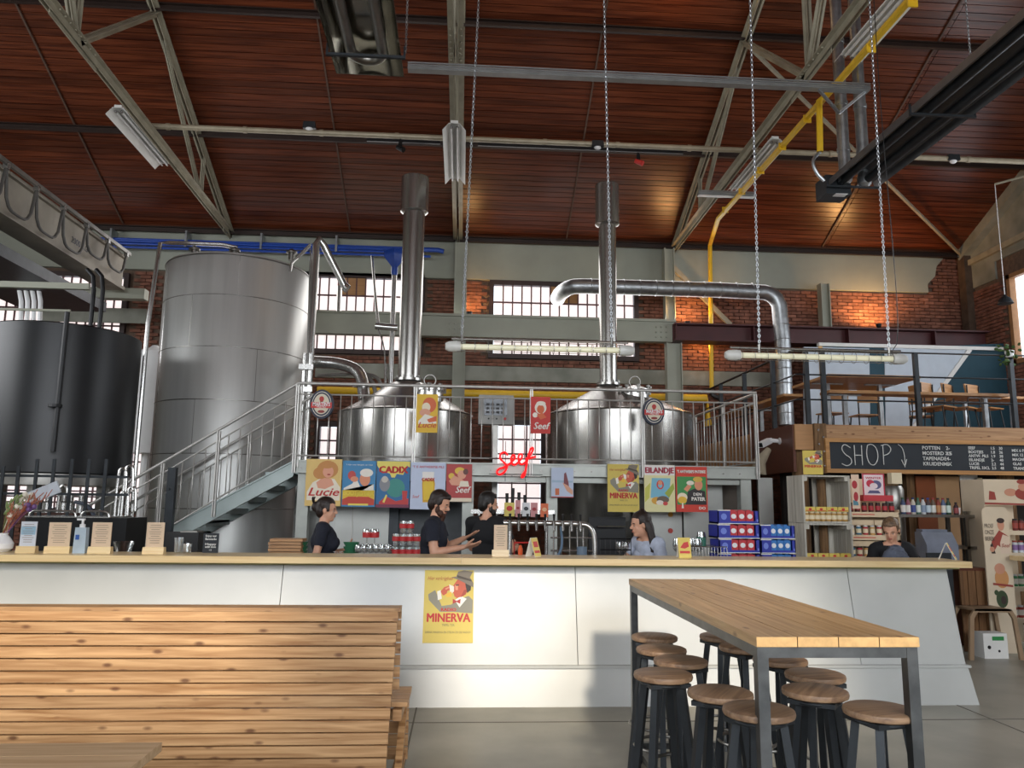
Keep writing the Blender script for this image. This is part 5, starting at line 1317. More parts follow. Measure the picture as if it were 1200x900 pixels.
# 2 bearded man, gesturing to the right
p = head_at(519, 588, 7.55); S2 = p.z/1.62
t2, j2, hf2, R2 = person('person', (p.x-.12, 7.55), math.radians(-6), 'bearded man in a navy T-shirt, looking down and gesturing with both hands',
    dict(elR=(.08, -.23, 1.15), wrR=(.35, -.17, 1.20), elL=(.14, .2, 1.18), wrL=(.33, .1, 1.27)), shirt_navy, hair_dk, 'fringe', beard=(beard_br, 1), head_yaw=-.12, head_pitch=.33, S=S2, lean=.1,
    hands={'R': dict(n=(.1, .5, 1), curl=.12), 'L': dict(n=(.2, -.2, 1), curl=.1)})
# 3 man from behind, head turned to the right
p = head_at(572, 589, 8.15); S3 = p.z/1.62
t3, j3, hf3, R3_ = person('person', (p.x-.02, 8.15), math.radians(60), 'dark-haired bearded man in a black T-shirt seen from behind at the taps',
    dict(elL=(.14, .24, 1.14), wrL=(.4, .16, 1.12), elR=(.14, -.24, 1.14), wrR=(.38, -.18, 1.14)), shirt_black, hair_bk, 'short', beard=(hair_bk, .3), head_yaw=-.75, head_pitch=.12, S=S3, lean=.04,
    hands={'R': dict(n=(0, 1, -.3), curl=.4), 'L': dict(n=(0, -1, -.3), curl=.4)})
# 4 woman in a grey T-shirt, facing left
p = head_at(752, 617, 7.75); S4 = .985
t4, j4, hf4, R4 = person('person', (p.x+.2, 7.85), math.radians(212), 'woman in a pale grey T-shirt with long dark hair, bending towards the taps',
    dict(elL=(.22, .25, 1.16), wrL=(.32, .22, 1.1), elR=(.22, -.26, 1.2), wrR=(.42, -.14, 1.12)), shirt_grey, hair_dk, 'long', female=True, head_yaw=-.45, head_pitch=.1, S=1.0, lean=.36, crouch=.16)
# 5 woman at the shop end
p = head_at(1043, 618, 7.75); S5 = .97
t5, j5, hf5, R5 = person('person', (p.x+.05, 7.85), math.radians(-112), 'fair-haired woman in a black T-shirt looking down at a grey bag',
    dict(elL=(.14, .26, 1.22), wrL=(.34, .1, 1.26), elR=(.12, -.24, 1.2), wrR=(.32, -.1, 1.26)), shirt_black, hair_bl, 'low', female=True, head_yaw=-.35, head_pitch=.42, S=.95, lean=.15, crouch=.15,
    hands={'L': dict(n=(0, 0, -1), curl=.5), 'R': dict(n=(0, 0, -1), curl=.5)})

# red figure printed on the grey shirt (flat print on the cloth itself)
sh = [c for c in t4.children if c.name.startswith('shirt')][0]; me = sh.data; me.materials.append(pm('c4502f')); me.materials.append(pm('e3a05a'))
c0_ = j4['chest']-Vector(t4.location)+R4 @ V(.12, 0, -.06)
for f in me.polygons:
    d = R4.inverted() @ (f.center-c0_)
    if f.normal.dot(R4 @ V(1, 0, 0)) > .2 and (d.y/.085)**2+(d.z/.06)**2 < 1: f.material_index = 1 if (d.y*3+d.z) > -.05 else 2

# ================================================================== BAR
YB0, ZT = 6.45, 1.15
xl, xr = -5.2, 4.36
t = thing('bar_counter', (0, 6.8, 0), 'long bar counter with white painted front and pale wooden worktop', 'bar counter')
m = MB(); seams = [-4.0, -1.55, -.02+.75, 3.0]; 
xe = at(1112, 665, 6.62).x
edges = [xl]+[at(p, 700, 6.55).x for p in (327, 676, 1001)]+[xe]
for a, b_ in zip(edges, edges[1:]):
    m = MB(); g_ = .003; last = b_ == xe; e1 = .0 if last else -g_
    m.add([(a+g_, 6.49, .30), (b_+(e1 if last else -g_), 6.49, .30), (b_-g_, 6.66, 1.10), (a+g_, 6.66, 1.10), (a+g_, 6.55, .30), (b_+(e1 if last else -g_), 6.55, .30), (b_-g_, 6.72, 1.10), (a+g_, 6.72, 1.10)],
          [(0, 1, 2, 3), (7, 6, 5, 4), (0, 4, 5, 1), (2, 6, 7, 3), (1, 5, 6, 2), (0, 3, 7, 4)])
    m.build('front_panel', barpaint, t)
xp = at(1148, 826, 6.4).x
m = MB(); m.add([(xl, 6.40, 0), (xp, 6.40, 0), (xp-.03, 6.47, .29), (xl, 6.47, .29), (xl, 6.9, 0), (xp, 6.9, 0), (xp-.03, 6.9, .29), (xl, 6.9, .29)],
      [(0, 1, 2, 3), (7, 6, 5, 4), (0, 4, 5, 1), (2, 6, 7, 3), (1, 5, 6, 2), (0, 3, 7, 4)]); m.build('plinth', barpaint, t)
m = MB(); m.bx((xl, 6.44, .285), (xp-.02, 6.55, .305)); m.build('plinth_ledge', barpaint, t)
m = MB(); m.bx((xl, 6.72, .3), (xe-.15, 6.92, 1.07)); m.build('carcass', mat('carcass_grey', '77797a', .7), t)
m = MB(); m.bx((xl, 6.60, 1.075), (xr-.02, 6.92, 1.098)); m.build('green_edge_strip', mat('green_strip', 'b9bb86', .6), t)
bd = [xl, at(421, 650, YB0).x, at(700, 655, YB0).x*0+2.3, xr]
bd = [xl, at(541, 650, YB0).x, xr]
for a, b_ in zip(bd, bd[1:]):
    m = MB(); m.bx((a+.001, YB0, 1.098), (b_-.001, 6.93, ZT)); o = m.build('worktop', counterw, t)
# back work surface inside the bar
m = MB(); m.bx((-2.6, 8.95, .86), (3.0, 9.7, .9)); m.bx((-2.6, 9.0, 0), (3.0, 9.7, .86)); m.build('back_counter', steel_dk, label='steel back counter behind the barmen', cat='counter')
m = MB(); m.bx((-3.2, 6.94, 1.05), (2.3, 7.42, 1.08)); m.bx((-3.2, 6.94, 0), (2.3, 7.3, 1.05)); m.bx((2.3, 6.94, .99), (3.95, 7.62, 1.02)); m.bx((2.3, 6.94, 0), (3.95, 7.5, .99)); m.build('under_counter', steel_dk, label='steel working ledge behind the wooden worktop', cat='counter')
LZ, LZ2 = 1.08, 1.02
minerva(prect(496, 668, 555, 754, 6.50), 6.50, 'large yellow poster of a man in a hat drinking, stuck on the white bar front')
D.objects  # poster leans with the panel
pz = [o for o in COL.objects if o.get('label', '').startswith('large yellow poster')][0]
x0, x1, z0, z1 = prect(496, 668, 555, 754, 6.50); pz.location.y = 6.49+(z0-.30)*.2125-.009; pz.rotation_euler = (-math.atan(.2125), 0, 0)
ORD = ['leftmost', 'second from the left', 'third from the left', 'fourth from the left', 'fifth from the left', 'sixth from the left', 'seventh from the left', 'eighth from the left']
# menu cards in wooden clips
def menu(px0, px1, top, label, pic=False, Y=6.68):
    a, b_ = at(px0, 640, Y).x, at(px1, 640, Y).x; zt_ = at(px0, top, Y).z; c = (a+b_)/2; w_ = b_-a
    t = thing('menu_holder', (c, Y, ZT), label, 'menu', 'menu cards in wooden clips')
    m = MB(); m.prism([(-.03, 0), (.035, 0), (.022, .055), (-.022, .055)], -w_/2-.01, w_/2+.01, 'X'); m.v = [p+V(c, Y, ZT) for p in m.v]; m.build('wooden_block', counterw, t)
    m = MB(); m.bx((a+.005, Y-.004, ZT+.03), (b_-.005, Y+.004, zt_)); cd_ = m.build('card', pm('c9ced6') if pic else pm('d8bfa2'), t)
    h = zt_-ZT
    m = MB()
    if pic:
        m.bx((a+.01, Y-.006, ZT+h*.58), (b_-.012, Y-.004, ZT+h*.85)); m.build('picture', pm('8fb0c4'), cd_)
        m = MB()
    for k in range(9): q = .28+.06*math.sin(k*2.3); m.bx((c-w_*q, Y-.0065, ZT+h*(.9-.07*k)), (c+w_*q, Y-.004, ZT+h*(.915-.07*k)))
    m.build('printed_lines', pm('8a7a6a'), cd_)
    return t
menu(22, 42, 611, 'wooden clip with a blue picture card, beside the flower vase', True); menu(55, 82, 612, 'menu card in a wooden clip, left of the hand sanitiser bottle')
menu(106, 130, 612, 'menu card in a wooden clip, right of the hand sanitiser bottle'); menu(170, 192, 612, 'menu card in a wooden clip in front of the small black box'); menu(578, 595, 615, 'menu card in a wooden clip in front of the man seen from behind')
# folded table tents
def tent(px0, px1, top, label, yellow_right=True, Y=6.7, face_px=None):
    a, b_ = at(px0, 645, Y).x, at(px1, 645, Y).x; zt_ = at(px0, top, Y).z; h = zt_-ZT; c = (a+b_)/2
    t = thing('table_tent', (c, Y, ZT), label, 'table tent', 'folded yellow table tents on the bar')
    w_ = .10; d = (b_-a)*.42
    m = MB(); m.prism([(-d, 0), (-d+.003, 0), (0, h), (-.003, h)], -w_/2, w_/2, 'Y'); m.prism([(d, 0), (d-.003, 0), (0, h), (.003, h)], -w_/2, w_/2, 'Y')
    me_r = Matrix.Rotation(math.radians(-38), 3, 'Z'); m.v = [me_r @ p + V(c, Y, ZT) for p in m.v]; m.build('folded_card', paper, t)
    m = MB(); m.prism([(d+.001, .004), (d+.002, .004), (.004, h-.002), (.003, h-.002)], -w_/2, w_/2, 'Y'); m.v = [me_r @ p + V(c, Y, ZT) for p in m.v]; f = m.build('printed_face', yellow, t)
    m = MB()
    m.prism([(d*.5+.004, h*.5), (d*.5+.005, h*.5), (d*.2+.005, h*.8), (d*.2+.004, h*.8)], -.03, .035, 'Y'); m.prism([(d*.8+.004, h*.2), (d*.8+.005, h*.2), (d*.66+.005, h*.33), (d*.66+.004, h*.33)], -.04, .04, 'Y')
    m.v = [me_r @ p + V(c, Y, ZT) for p in m.v]; m.build('print', red, f)
    return t
tent(617, 633, 630, 'yellow and white table tent right of the taps menu card'); tent(1099, 1120, 636, 'white and yellow table tent near the right end of the bar')
x0, x1, z0, z1 = prect(794, 632, 809, 654, 6.72)
def flat_tent():
    t = thing('table_tent', ((x0+x1)/2, 6.72, ZT), 'yellow table tent facing us beside the woman in grey', 'table tent', 'folded yellow table tents on the bar'); c = (x0+x1)/2; h = .17; w_ = .055
    m = MB(); m.add([(c-w_, 6.68, ZT), (c+w_, 6.68, ZT), (c+w_, 6.72, ZT+h), (c-w_, 6.72, ZT+h), (c-w_, 6.683, ZT), (c+w_, 6.683, ZT), (c+w_, 6.723, ZT+h), (c-w_, 6.723, ZT+h)], [(0, 1, 2, 3), (7, 6, 5, 4), (0, 4, 5, 1), (1, 5, 6, 2), (2, 6, 7, 3), (3, 7, 4, 0)]); m.build('printed_face', yellow, t)
    m = MB(); m.add([(c-w_, 6.76, ZT), (c+w_+.004, 6.76, ZT), (c+w_+.004, 6.72, ZT+h), (c-w_, 6.72, ZT+h), (c-w_, 6.764, ZT), (c+w_+.004, 6.764, ZT), (c+w_+.004, 6.724, ZT+h), (c-w_, 6.724, ZT+h)], [(0, 1, 2, 3), (7, 6, 5, 4), (0, 4, 5, 1), (1, 5, 6, 2), (2, 6, 7, 3), (3, 7, 4, 0)]); m.build('folded_card', paper, t)
    m = MB(); k = .04/h
    def P(u, v, e): return (c+u*w_, 6.68+v*.04-e, ZT+v*h)
    for poly, in (([(-.7, .5), (-.1, .75), (.6, .8), (.7, .55), (0, .45)],), ([(-.8, .22), (.8, .22), (.8, .34), (-.8, .34)],)):
        n = len(poly); m.add([P(u, v, .003) for u, v in poly]+[P(u, v, .001) for u, v in poly], [tuple(range(n)), tuple(range(2*n-1, n-1, -1))]+[(i, i+n, (i+1) % n+n, (i+1) % n) for i in range(n)])
    m.build('print', red, t)
flat_tent()
# hand sanitiser
p = at(94, 646, 6.7); t = thing('soap_dispenser', (p.x, 6.7, ZT), 'pale blue pump bottle of hand sanitiser between two menu cards', 'bottle')
zt_ = at(94, 618, 6.7).z
m = MB(); m.box((p.x, 6.7, (ZT+zt_)/2), (.10, .06, zt_-ZT), None, .88); m.build('bottle_body', mat('pale_blue_plastic', 'b5c6d2', .3), t)
m = MB(); m.lathe((p.x, 6.7, zt_), [(.022, 0), (.022, .025), (.01, .03), (.01, .06)], 12); m.box((p.x-.015, 6.7, zt_+.065), (.06, .02, .014)); m.build('pump', whitepl, t)
m = MB(); m.bx((p.x-.035, 6.668, ZT+.11), (p.x-.005, 6.672, ZT+.15)); m.build('label_mark', pm('2a55a0'), t)
# vase with flowers
p = at(3, 640, 6.75); t = thing('flower_vase', (p.x, 6.75, ZT), 'pale round vase with dried flowers at the left end of the bar', 'vase')
m = MB(); m.lathe((p.x, 6.75, ZT), [(.035, 0), (.075, .03), (.08, .07), (.05, .12), (.03, .14), (.035, .155), (.028, .155), (.02, .13)], 24); m.build('vase_body', whitepl, t)
rr = random.Random(3)
for nm, col, n, sp in (('white_blossom', 'd8d0c0', 16, .10), ('pink_grass', 'a8644c', 16, .2), ('green_stem', '6f7f48', 20, .16), ('purple_blossom', '6a4a80', 5, .1)):
    m = MB()
    for k in range(n):
        a = rr.uniform(-.2, 1.3); h = rr.uniform(.18, .42); q = V(p.x+rr.uniform(-.02, .02), 6.75, ZT+.14); e = q+V(math.sin(a)*h*.75 if nm == 'pink_grass' else math.sin(a)*h*.45, rr.uniform(-.1, .1), h*.8)
        if nm == 'purple_blossom': e = q+V(rr.uniform(.16, .22), rr.uniform(-.04, .04), rr.uniform(.2, .28))
        m.tube([q, lerp(q, e, .6)+V(0, 0, .03), e], .0025, 4, 1)
        if nm == 'white_blossom' or nm == 'purple_blossom': m.ell(e, (.022, .022, .022), None, 7, 5)
        elif nm == 'pink_grass':
            for l in range(6): m.tube([lerp(q, e, .6+l*.07), lerp(q, e, .7+l*.07)+V(rr.uniform(-.03, .03), rr.uniform(-.03, .03), .03)], .004, 4)
        else: m.ell(e, (.012, .006, .04), Matrix.Rotation(a, 3, 'Y'), 6, 4)
    m.build(nm, pm(col), t, kind='stuff')
# black trolley with tubular handles, left
p0, p1 = at(30, 606, 8.0), at(149, 605, 8.0)
t = thing('black_cabinet', ((p0.x+p1.x)/2, 8.0, 0), 'black cabinet with two tubular steel handles on its top edge, behind the sanitiser', 'cabinet')
m = MB(); m.bx((p0.x, 8, .08), (p1.x, 8.5, p0.z)); m.build('body', blackm, t)
m = MB(); m.bx((p0.x, 7.98, p0.z), (p1.x-.16, 8.5, p0.z+.012)); m.build('steel_top', steel, t)
for a, b_ in ((33, 89), (94, 128)):
    q, e = at(a, 603, 7.99).x, at(b_, 603, 7.99).x; m = MB(); m.tube([(q, 8, p0.z), (q+.015, 8, p0.z+.05), (q+.06, 8, p0.z+.065), (e-.06, 8, p0.z+.065), (e-.015, 8, p0.z+.05), (e, 8, p0.z)], .011, 8, 1); m.build('handle', steel, t)
for x in (p0.x+.1, p1.x-.1): m = MB(); m.cyl((x, 8.1, 0), (x, 8.1, .1), .03); m.build('castor', blackp, t)
# equipment heap behind the fence at left
t = thing('process_trolley', (at(95, 640, 10).x, 9.9, 0), 'steel trolley with pipes and valves under the black tank', 'trolley')
m = MB(); a, b_ = at(42, 598, 9.9), at(100, 600, 9.9); m.bx((a.x, 9.6, 1.05), (b_.x, 10.1, 1.42)); m.build('motor_housing', mat('rust_brown_housing', '4a2c22', .5, .2), t)
m = MB()
for px in (48, 56, 75, 83, 95): q = at(px, 588, 9.8); m.lathe((q.x, 9.8, 1.42), [(.05, 0), (.05, .12), (.03, .14), (.03, .2), (.06, .2), (.06, .22)], 12)
m.build('valve', steel, t, kind='stuff')
m = MB()
for px, py in ((75, 568), (144, 548), (152, 545), (146, 575), (155, 570)): q = at(px, py, 9.85); m.tube([(q.x-.05, 9.85, .9), (q.x-.05, 9.85, q.z-.05), (q.x, 9.85, q.z), (q.x+.05, 9.85, q.z-.03), (q.x+.06, 9.85, q.z-.3)], .02, 8, 2)
m.build('pipe', steel, t)
m = MB(); m.bx((a.x, 9.6, 0), (a.x+.05, 10.1, 1.05)); m.bx((b_.x-.05, 9.6, 0), (b_.x, 10.1, 1.05)); m.build('frame', steel_dk, t)
m = MB(); m.tube([at(88, 588, 9.7), at(104, 592, 9.65), at(112, 608, 9.6), at(118, 640, 9.6)], .022, 8, 2); m.build('hose', mat('blue_grey_hose', '4a5260', .6), t)
# tilted pale plate and purple bundle at the flowers
m = MB(); p = at(52, 577, 8.6); m.box(p, (.32, .02, .13), Matrix.Rotation(math.radians(-24), 3, 'Y')); m.build('tilted_board', mat('pale_board', 'bfc4cc', .5), label='pale tilted board above the menu cards at left', cat='board')
m = MB(); q = at(47, 582, 8.6); m.bx((q.x-.015, 8.6, 0), (q.x+.015, 8.63, q.z)); m.build('board_stand', darkst, label='thin stand holding the pale tilted board', cat='stand')
# wire basket / plant by the post
m = MB(); q = at(156, 636, 7.4)
m.lathe((q.x, 7.2, 1.08), [(.05, 0), (.09, .14), (.085, .14), (.045, .01)], 16); m.build('glass_bowl', glassc, label='small glass bowl beside the black cabinet', cat='bowl')
# black box
x0, x1, z0, z1 = prect(193, 624, 232, 645, 7.5); t = thing('till_box', ((x0+x1)/2, 7.5, LZ), 'small black equipment box behind two drinking glasses', 'box')
m = MB(); m.bx((x0, 7.5, LZ), (x1, 7.7, z1)); m.build('case', blackp, t); m = MB(); m.bx((x0+.13, 7.52, z1), (x1-.02, 7.68, z1+.012)); m.build('lid', steel_dk, t)
# glasses
def glass(name, x, y, z, h, r, label, group, foot=False, band=None, cat='glass'):
    t = thing(name, (x, y, z), label, cat, group)
    m = MB()
    if foot: prof = [(r*.8, 0), (r*.75, .004), (.005, .01), (.005, h*.4), (r*.9, h*.55), (r, h*.75), (r*.78, h), (r*.74, h), (r*.95, h*.75), (.003, h*.45)]
    else: prof = [(r*.75, 0), (r*.8, .003), (r, h), (r-.003, h), (r*.75, .012), (.001, .012)]
    m.lathe((x, y, z), prof, 16, 'Z', False); m.build('bowl', glassc, t)
    if band: m = MB(); m.lathe((x, y, z), [(r*.93+.0012, h*.45), (r*.97+.0012, h*.8)], 16, 'Z', False); m.build('printed_band', band, t)
    return t
for px, h, n_ in ((209, .13, 'tall drinking glass in front of the black box'), (219, .08, 'low tumbler beside the tall glass by the black box')):
    q = at(px, 645, 6.78); glass('drinking_glass', q.x, 6.78, ZT, h, .04, n_, 'two glasses by the black box')
# chalk sign
x0, x1, z0, z1 = prect(238, 625, 256, 645, 6.85); t = thing('chalk_sign', ((x0+x1)/2, 6.85, ZT), 'small black chalk sign with white handwriting on the bar', 'sign')
m = MB(); m.bx((x0, 6.85, ZT), (x1, 6.862, z1)); m.bx((x0, 6.862, ZT), (x0+.01, 6.92, ZT+.01)); m.build('board', chalk, t)
for s_, v in (('Enjoy our', .82), ('Barsnacks', .66), ('Happy', .4), ('with love', .26)): lettering(s_, .024, ((x0+x1)/2, 6.849, lerp(ZT, z1, v)), chalkw, t, width=(x1-x0)*.72, bold=.0006)
lettering('<3', .022, ((x0+x1)/2, 6.849, lerp(ZT, z1, .1)), chalkw, t)
# serving boards stack
for k in range(6):
    q = at(337, 648, 7.3); m = MB(); m.box((q.x+random.uniform(-.008, .008), 7.28, LZ+.02+k*.029), (.29, .2, .024)); m.build('serving_board', tablew, label='wooden serving board left of the first woman, %s' % ['bottom one', 'second from the bottom', 'third from the bottom', 'fourth from the bottom', 'fifth from the bottom', 'top one'][k], cat='board', group='stacked serving boards')
for px in (352, 412):
    for k in range(3):
        q = at(px, 640, 7.35); m = MB(); m.lathe((q.x, 7.33, LZ+.02+k*.04), [(.05, 0), (.075, .045), (.07, .045), (.045, .006)], 18); m.build('green_bowl', pm('2f6a4a'), label='dark green bowl stacked %s the first woman, %s' % ('left of' if px == 352 else 'right of', ['bottom', 'middle', 'top'][k]), cat='bowl', group='green bowls')
redband = pm('b0262a')
k_ = 0
for row, (y, z) in enumerate(((7.2, LZ), (7.3, LZ))):
    for px in range(420, 462, 7):
        q = at(px+row*3, 640, y); glass('stemmed_glass', q.x, y, z, .13, .035, 'stemmed beer glass in the %s row beside the tumblers, %s' % (['front', 'rear'][row], ORD[(px-420)//7]), 'stemmed glasses right of the first woman', True)
for px in (430, 439): q = at(px, 630, 7.25); glass('stemmed_glass', q.x, 7.25, LZ+.13, .14, .042, 'large goblet with red band standing upside-up on the glass rows, %s' % ('left' if px == 430 else 'right'), 'goblets with red bands', True, redband)
for lv, xs in enumerate(((464, 472, 480, 488), (464, 472, 480, 488), (472, 480, 488))):
    for i, px in enumerate(xs):
        if lv == 2 and px == 488: continue
        q = at(px, 640, 7.2); glass('printed_tumbler', q.x, 7.2, LZ+lv*.115, .115, .037, 'red-printed tumbler stacked beside the bearded man, %s row, %s' % (['bottom', 'middle', 'top'][lv], ['leftmost', 'second from left', 'third from left', 'rightmost'][i if lv < 2 else i+1]), 'stacked tumblers with red print', False, redband)
q = at(492, 640, 7.0)
# tap bar: long steel pipe with taps, curving down at the right
Yt_ = 7.25; zt_ = at(640, 613, Yt_).z; a, b_ = at(590, 612, Yt_).x, at(697, 640, Yt_).x
t = thing('beer_tap_bar', ((a+b_)/2, Yt_, LZ), 'long steel beer tap bar bending down at its right end', 'beer taps')
m = MB(); m.tube([(a, Yt_, zt_), (b_-.12, Yt_, zt_), (b_-.04, Yt_, zt_-.03), (b_, Yt_, zt_-.12), (b_, Yt_, LZ)], .024, 14, 2); m.cyl((a+.06, Yt_, zt_), (a+.06, Yt_, LZ), .022); m.build('tap_pipe', steel, t)
for k in range(9):
    px = 597+k*10.2; x = at(px, 613, Yt_).x
    m = MB(); m.cyl((x, Yt_, zt_), (x, Yt_-.08, zt_), .014, n=8); m.tube([(x, Yt_-.08, zt_+.02), (x, Yt_-.09, zt_-.02), (x, Yt_-.10, zt_-.07)], [.014, .014, .011]); tp = m.build('tap', steel, t)
    m = MB(); m.cyl((x, Yt_-.08, zt_+.02), (x, Yt_-.085, zt_+.085), .008, .013, n=8); m.build('tap_lever', blackp, tp)
m = MB(); 
for px in (649, 658, 668, 677, 684): x = at(px, 640, Yt_+.1).x; m.cyl((x, Yt_+.12, LZ), (x, Yt_+.12, zt_-.01), .008, n=8)
for z in (LZ+.08, LZ+.2): m.cyl((at(647, 640, Yt_).x, Yt_+.12, z), (b_, Yt_+.12, z), .009, n=8)
m.build('drip_rack', steel, t)
m = MB(); q = at(657, 640, Yt_+.05); m.tube([(q.x, Yt_+.05, zt_-.03), (q.x+.02, Yt_+.05, LZ+.12), (q.x-.05, Yt_+.05, LZ+.0)], .012, 8, 2); m.build('blue_hose', pm('5b7288'), t)
q = at(681, 640, 7.2); m = MB(); m.lathe((q.x, 7.16, LZ), [(.045, 0), (.048, .0), (.048, .13), (.042, .13), (.042, .01)], 18); m.build('mug', pm('5d6f80'), label='slate blue mug below the tap bar', cat='mug')
q = at(610, 645, 6.9); m = MB(); m.lathe((q.x, 6.92, ZT), [(.02, 0), (.022, .05), (.016, .06), (.012, .08), (.003, .085)], 12); m.build('orange_bottle', pm('e05a20'), label='small orange bottle beside the taps menu card', cat='bottle')
m = MB(); q = at(615, 638, 7.0); m.cyl((q.x-.08, 7.2, LZ+.16), (q.x+.1, 7.2, LZ+.16), .008, n=8); m.cyl((q.x-.08, 7.2, LZ), (q.x-.08, 7.2, LZ+.16), .006, n=6); m.build('red_bar', red, label='thin red bar behind the orange bottle', cat='bar')
# low equipment right of the taps
q0, q1 = at(735, 630, 7.3), at(702, 628, 7.3)
t = thing('glass_rack', (q0.x, 7.3, LZ), 'dark wire rack of glasses left of the woman in grey', 'rack')
m = MB(); a, b_ = at(702, 630, 7.3).x, at(738, 630, 7.3).x
for k in range(7): x = lerp(a, b_, k/6); m.cyl((x, 7.25, LZ), (x, 7.25, LZ+.2), .004, n=5)
m.cyl((a, 7.25, LZ+.2), (b_, 7.25, LZ+.2), .006, n=5); m.cyl((a, 7.25, LZ+.1), (b_, 7.25, LZ+.1), .006, n=5); m.build('wire_frame', blackm, t)
for px in (726, 733): q = at(px, 640, 7.34); glass('stemmed_glass', q.x, 7.34, LZ, .17, .04, 'large stemmed glass in the rack by the woman in grey, %s' % ('left' if px == 726 else 'right'), 'glasses left of the woman in grey', True)
q = at(703, 645, 7.05)
for row in range(2):
    for px in range(793, 823, 8):
        q = at(px+3*row, 640, 7.2+.09*row); glass('stemmed_glass', q.x, 7.2+.09*row, LZ, .21, .038, 'stemmed glass in the %s row behind the facing tent, %s' % (['front', 'rear'][row], ORD[(px-793)//8]), 'stemmed glasses right of the woman in grey', True)
q = at(822, 640, 7.3); glass('goblet', q.x, 7.3, LZ+.03, .24, .045, 'tall printed goblet standing right of the rows of stemmed glasses', None, True, pm('2f6a5a'))
# dish rack
t = thing('dish_rack', (at(832, 645, 7.2).x, 7.2, LZ), 'low wire dish rack in front of the beer crates', 'rack'); m = MB(); a, b_ = at(812, 650, 7.05).x, at(856, 650, 7.05).x
for k in range(13): x = lerp(a, b_, k/12); m.cyl((x, 7.14, LZ+.02), (x, 7.14, LZ+.14), .003, n=5)
m.cyl((a, 7.14, LZ+.14), (b_, 7.14, LZ+.14), .005, n=5); m.cyl((a, 7.4, LZ+.14), (b_, 7.4, LZ+.14), .005, n=5); m.build('wire_frame', steel, t)
# trays of beer packs
blue_c = pm('23309a'); redc = pm('bb2c34'); bluec2 = pm('2f74b8')
def tray_pack(x0, x1, z, h, Y, c2, label, group):
    t = thing('beer_tray', ((x0+x1)/2, Y, z), label, 'beer tray', group); w_ = x1-x0
    m = MB(); m.bx((x0, Y, z), (x1, Y+.28, z+.015)); m.bx((x0, Y, z+.015), (x0+w_*.30, Y+.01, z+h*.9)); m.bx((x1-w_*.09, Y, z+.015), (x1, Y+.01, z+h*.9)); m.bx((x0+w_*.30, Y, z+.015), (x1-w_*.09, Y+.01, z+h*.2)); m.bx((x0, Y, z), (x0+.008, Y+.28, z+h*.9)); m.bx((x1-.008, Y, z), (x1, Y+.28, z+h*.9)); m.bx((x0, Y+.27, z), (x1, Y+.28, z+h*.9)); m.build('carton', blue_c, t)
    m = MB(); m.bx((x0, Y-.002, z+h*.9), (x0+w_*.30, Y+.012, z+h*.96)); m.bx((x0, Y-.002, z), (x1, Y, z+.006)); m.build('carton_edge', white, t)
    pk = None
    for k in range(3):
        a, b_ = x0+w_*(.31+.2*k), x0+w_*(.31+.2*k+.185); m = MB(); m.bx((a, Y+.03, z+.016), (b_, Y+.25, z+h*.88)); m.prism([(a+.01, z+h*.88), (b_-.01, z+h*.88), ((a+b_)/2+.015, z+h*.97), ((a+b_)/2-.015, z+h*.97)], Y+.06, Y+.22); pk = m.build('bottle_pack', c2, t)
        m = MB(); m.prism(ellp((a+b_)/2, z+h*.52, (b_-a)*.34, h*.17), Y+.026, Y+.03); m.build('badge', whitepl, pk)
    m = MB(); m.prism(ellp(x0+w_*.14, z+h*.5, w_*.07, h*.22), Y-.003, Y); m.prism(ellp(x1-w_*.045, z+h*.25, w_*.02, h*.1), Y-.003, Y); m.build('emblem', pm('6b7fd0'), t)
xa, xb_, xc = at(842, 630, 7.3).x, at(891, 630, 7.3).x, at(932, 630, 7.3).x
hh = (at(860, 597, 7.3).z-LZ2)/4
for k in range(4): tray_pack(xa+random.uniform(-.01, .01), xb_-.005, LZ2+k*hh, hh, 7.3, redc, 'blue beer tray with red packs, %s of the left stack' % ['bottom', 'second from the bottom', 'third from the bottom', 'top'][k], 'blue trays with red packs')
h3 = hh
for k in range(3): tray_pack(xb_+.005, xc, LZ2+k*h3, h3, 7.3, bluec2, 'blue beer tray with blue packs, %s of the right stack' % ['bottom', 'middle', 'top'][k], 'blue trays with blue packs')
# grey bag in front of the woman at right
rr = random.Random(5); m = MB(); c0 = at(1040, 645, 7.42); 
m.ell((c0.x, 7.3, LZ2+.095), (.12, .09, .10), None, 20, 14); m.ell((c0.x+.03, 7.32, LZ2+.15), (.09, .07, .07), None, 20, 14); m.v = [p+V(rr.uniform(-1, 1), rr.uniform(-1, 1), rr.uniform(-1, 1))*.008+V(math.sin(p.z*40)*.008, math.sin(p.x*50)*.01, 0) for p in m.v]
t = thing('cloth_bag', (c0.x, 7.3, LZ2), 'crumpled dark grey cloth bag held by the fair-haired woman', 'bag'); m.build('fabric', mat('grey_cloth', '5c6372', .9, 0, .15, 12, .3), t)
m = MB(); m.box((at(1075, 650, 7.3).x, 7.3, LZ2+.05), (.55, .22, .10)); m.build('till', mat('dark_till', '4d525e', .4), label='low dark till lying beside the grey bag', cat='till')

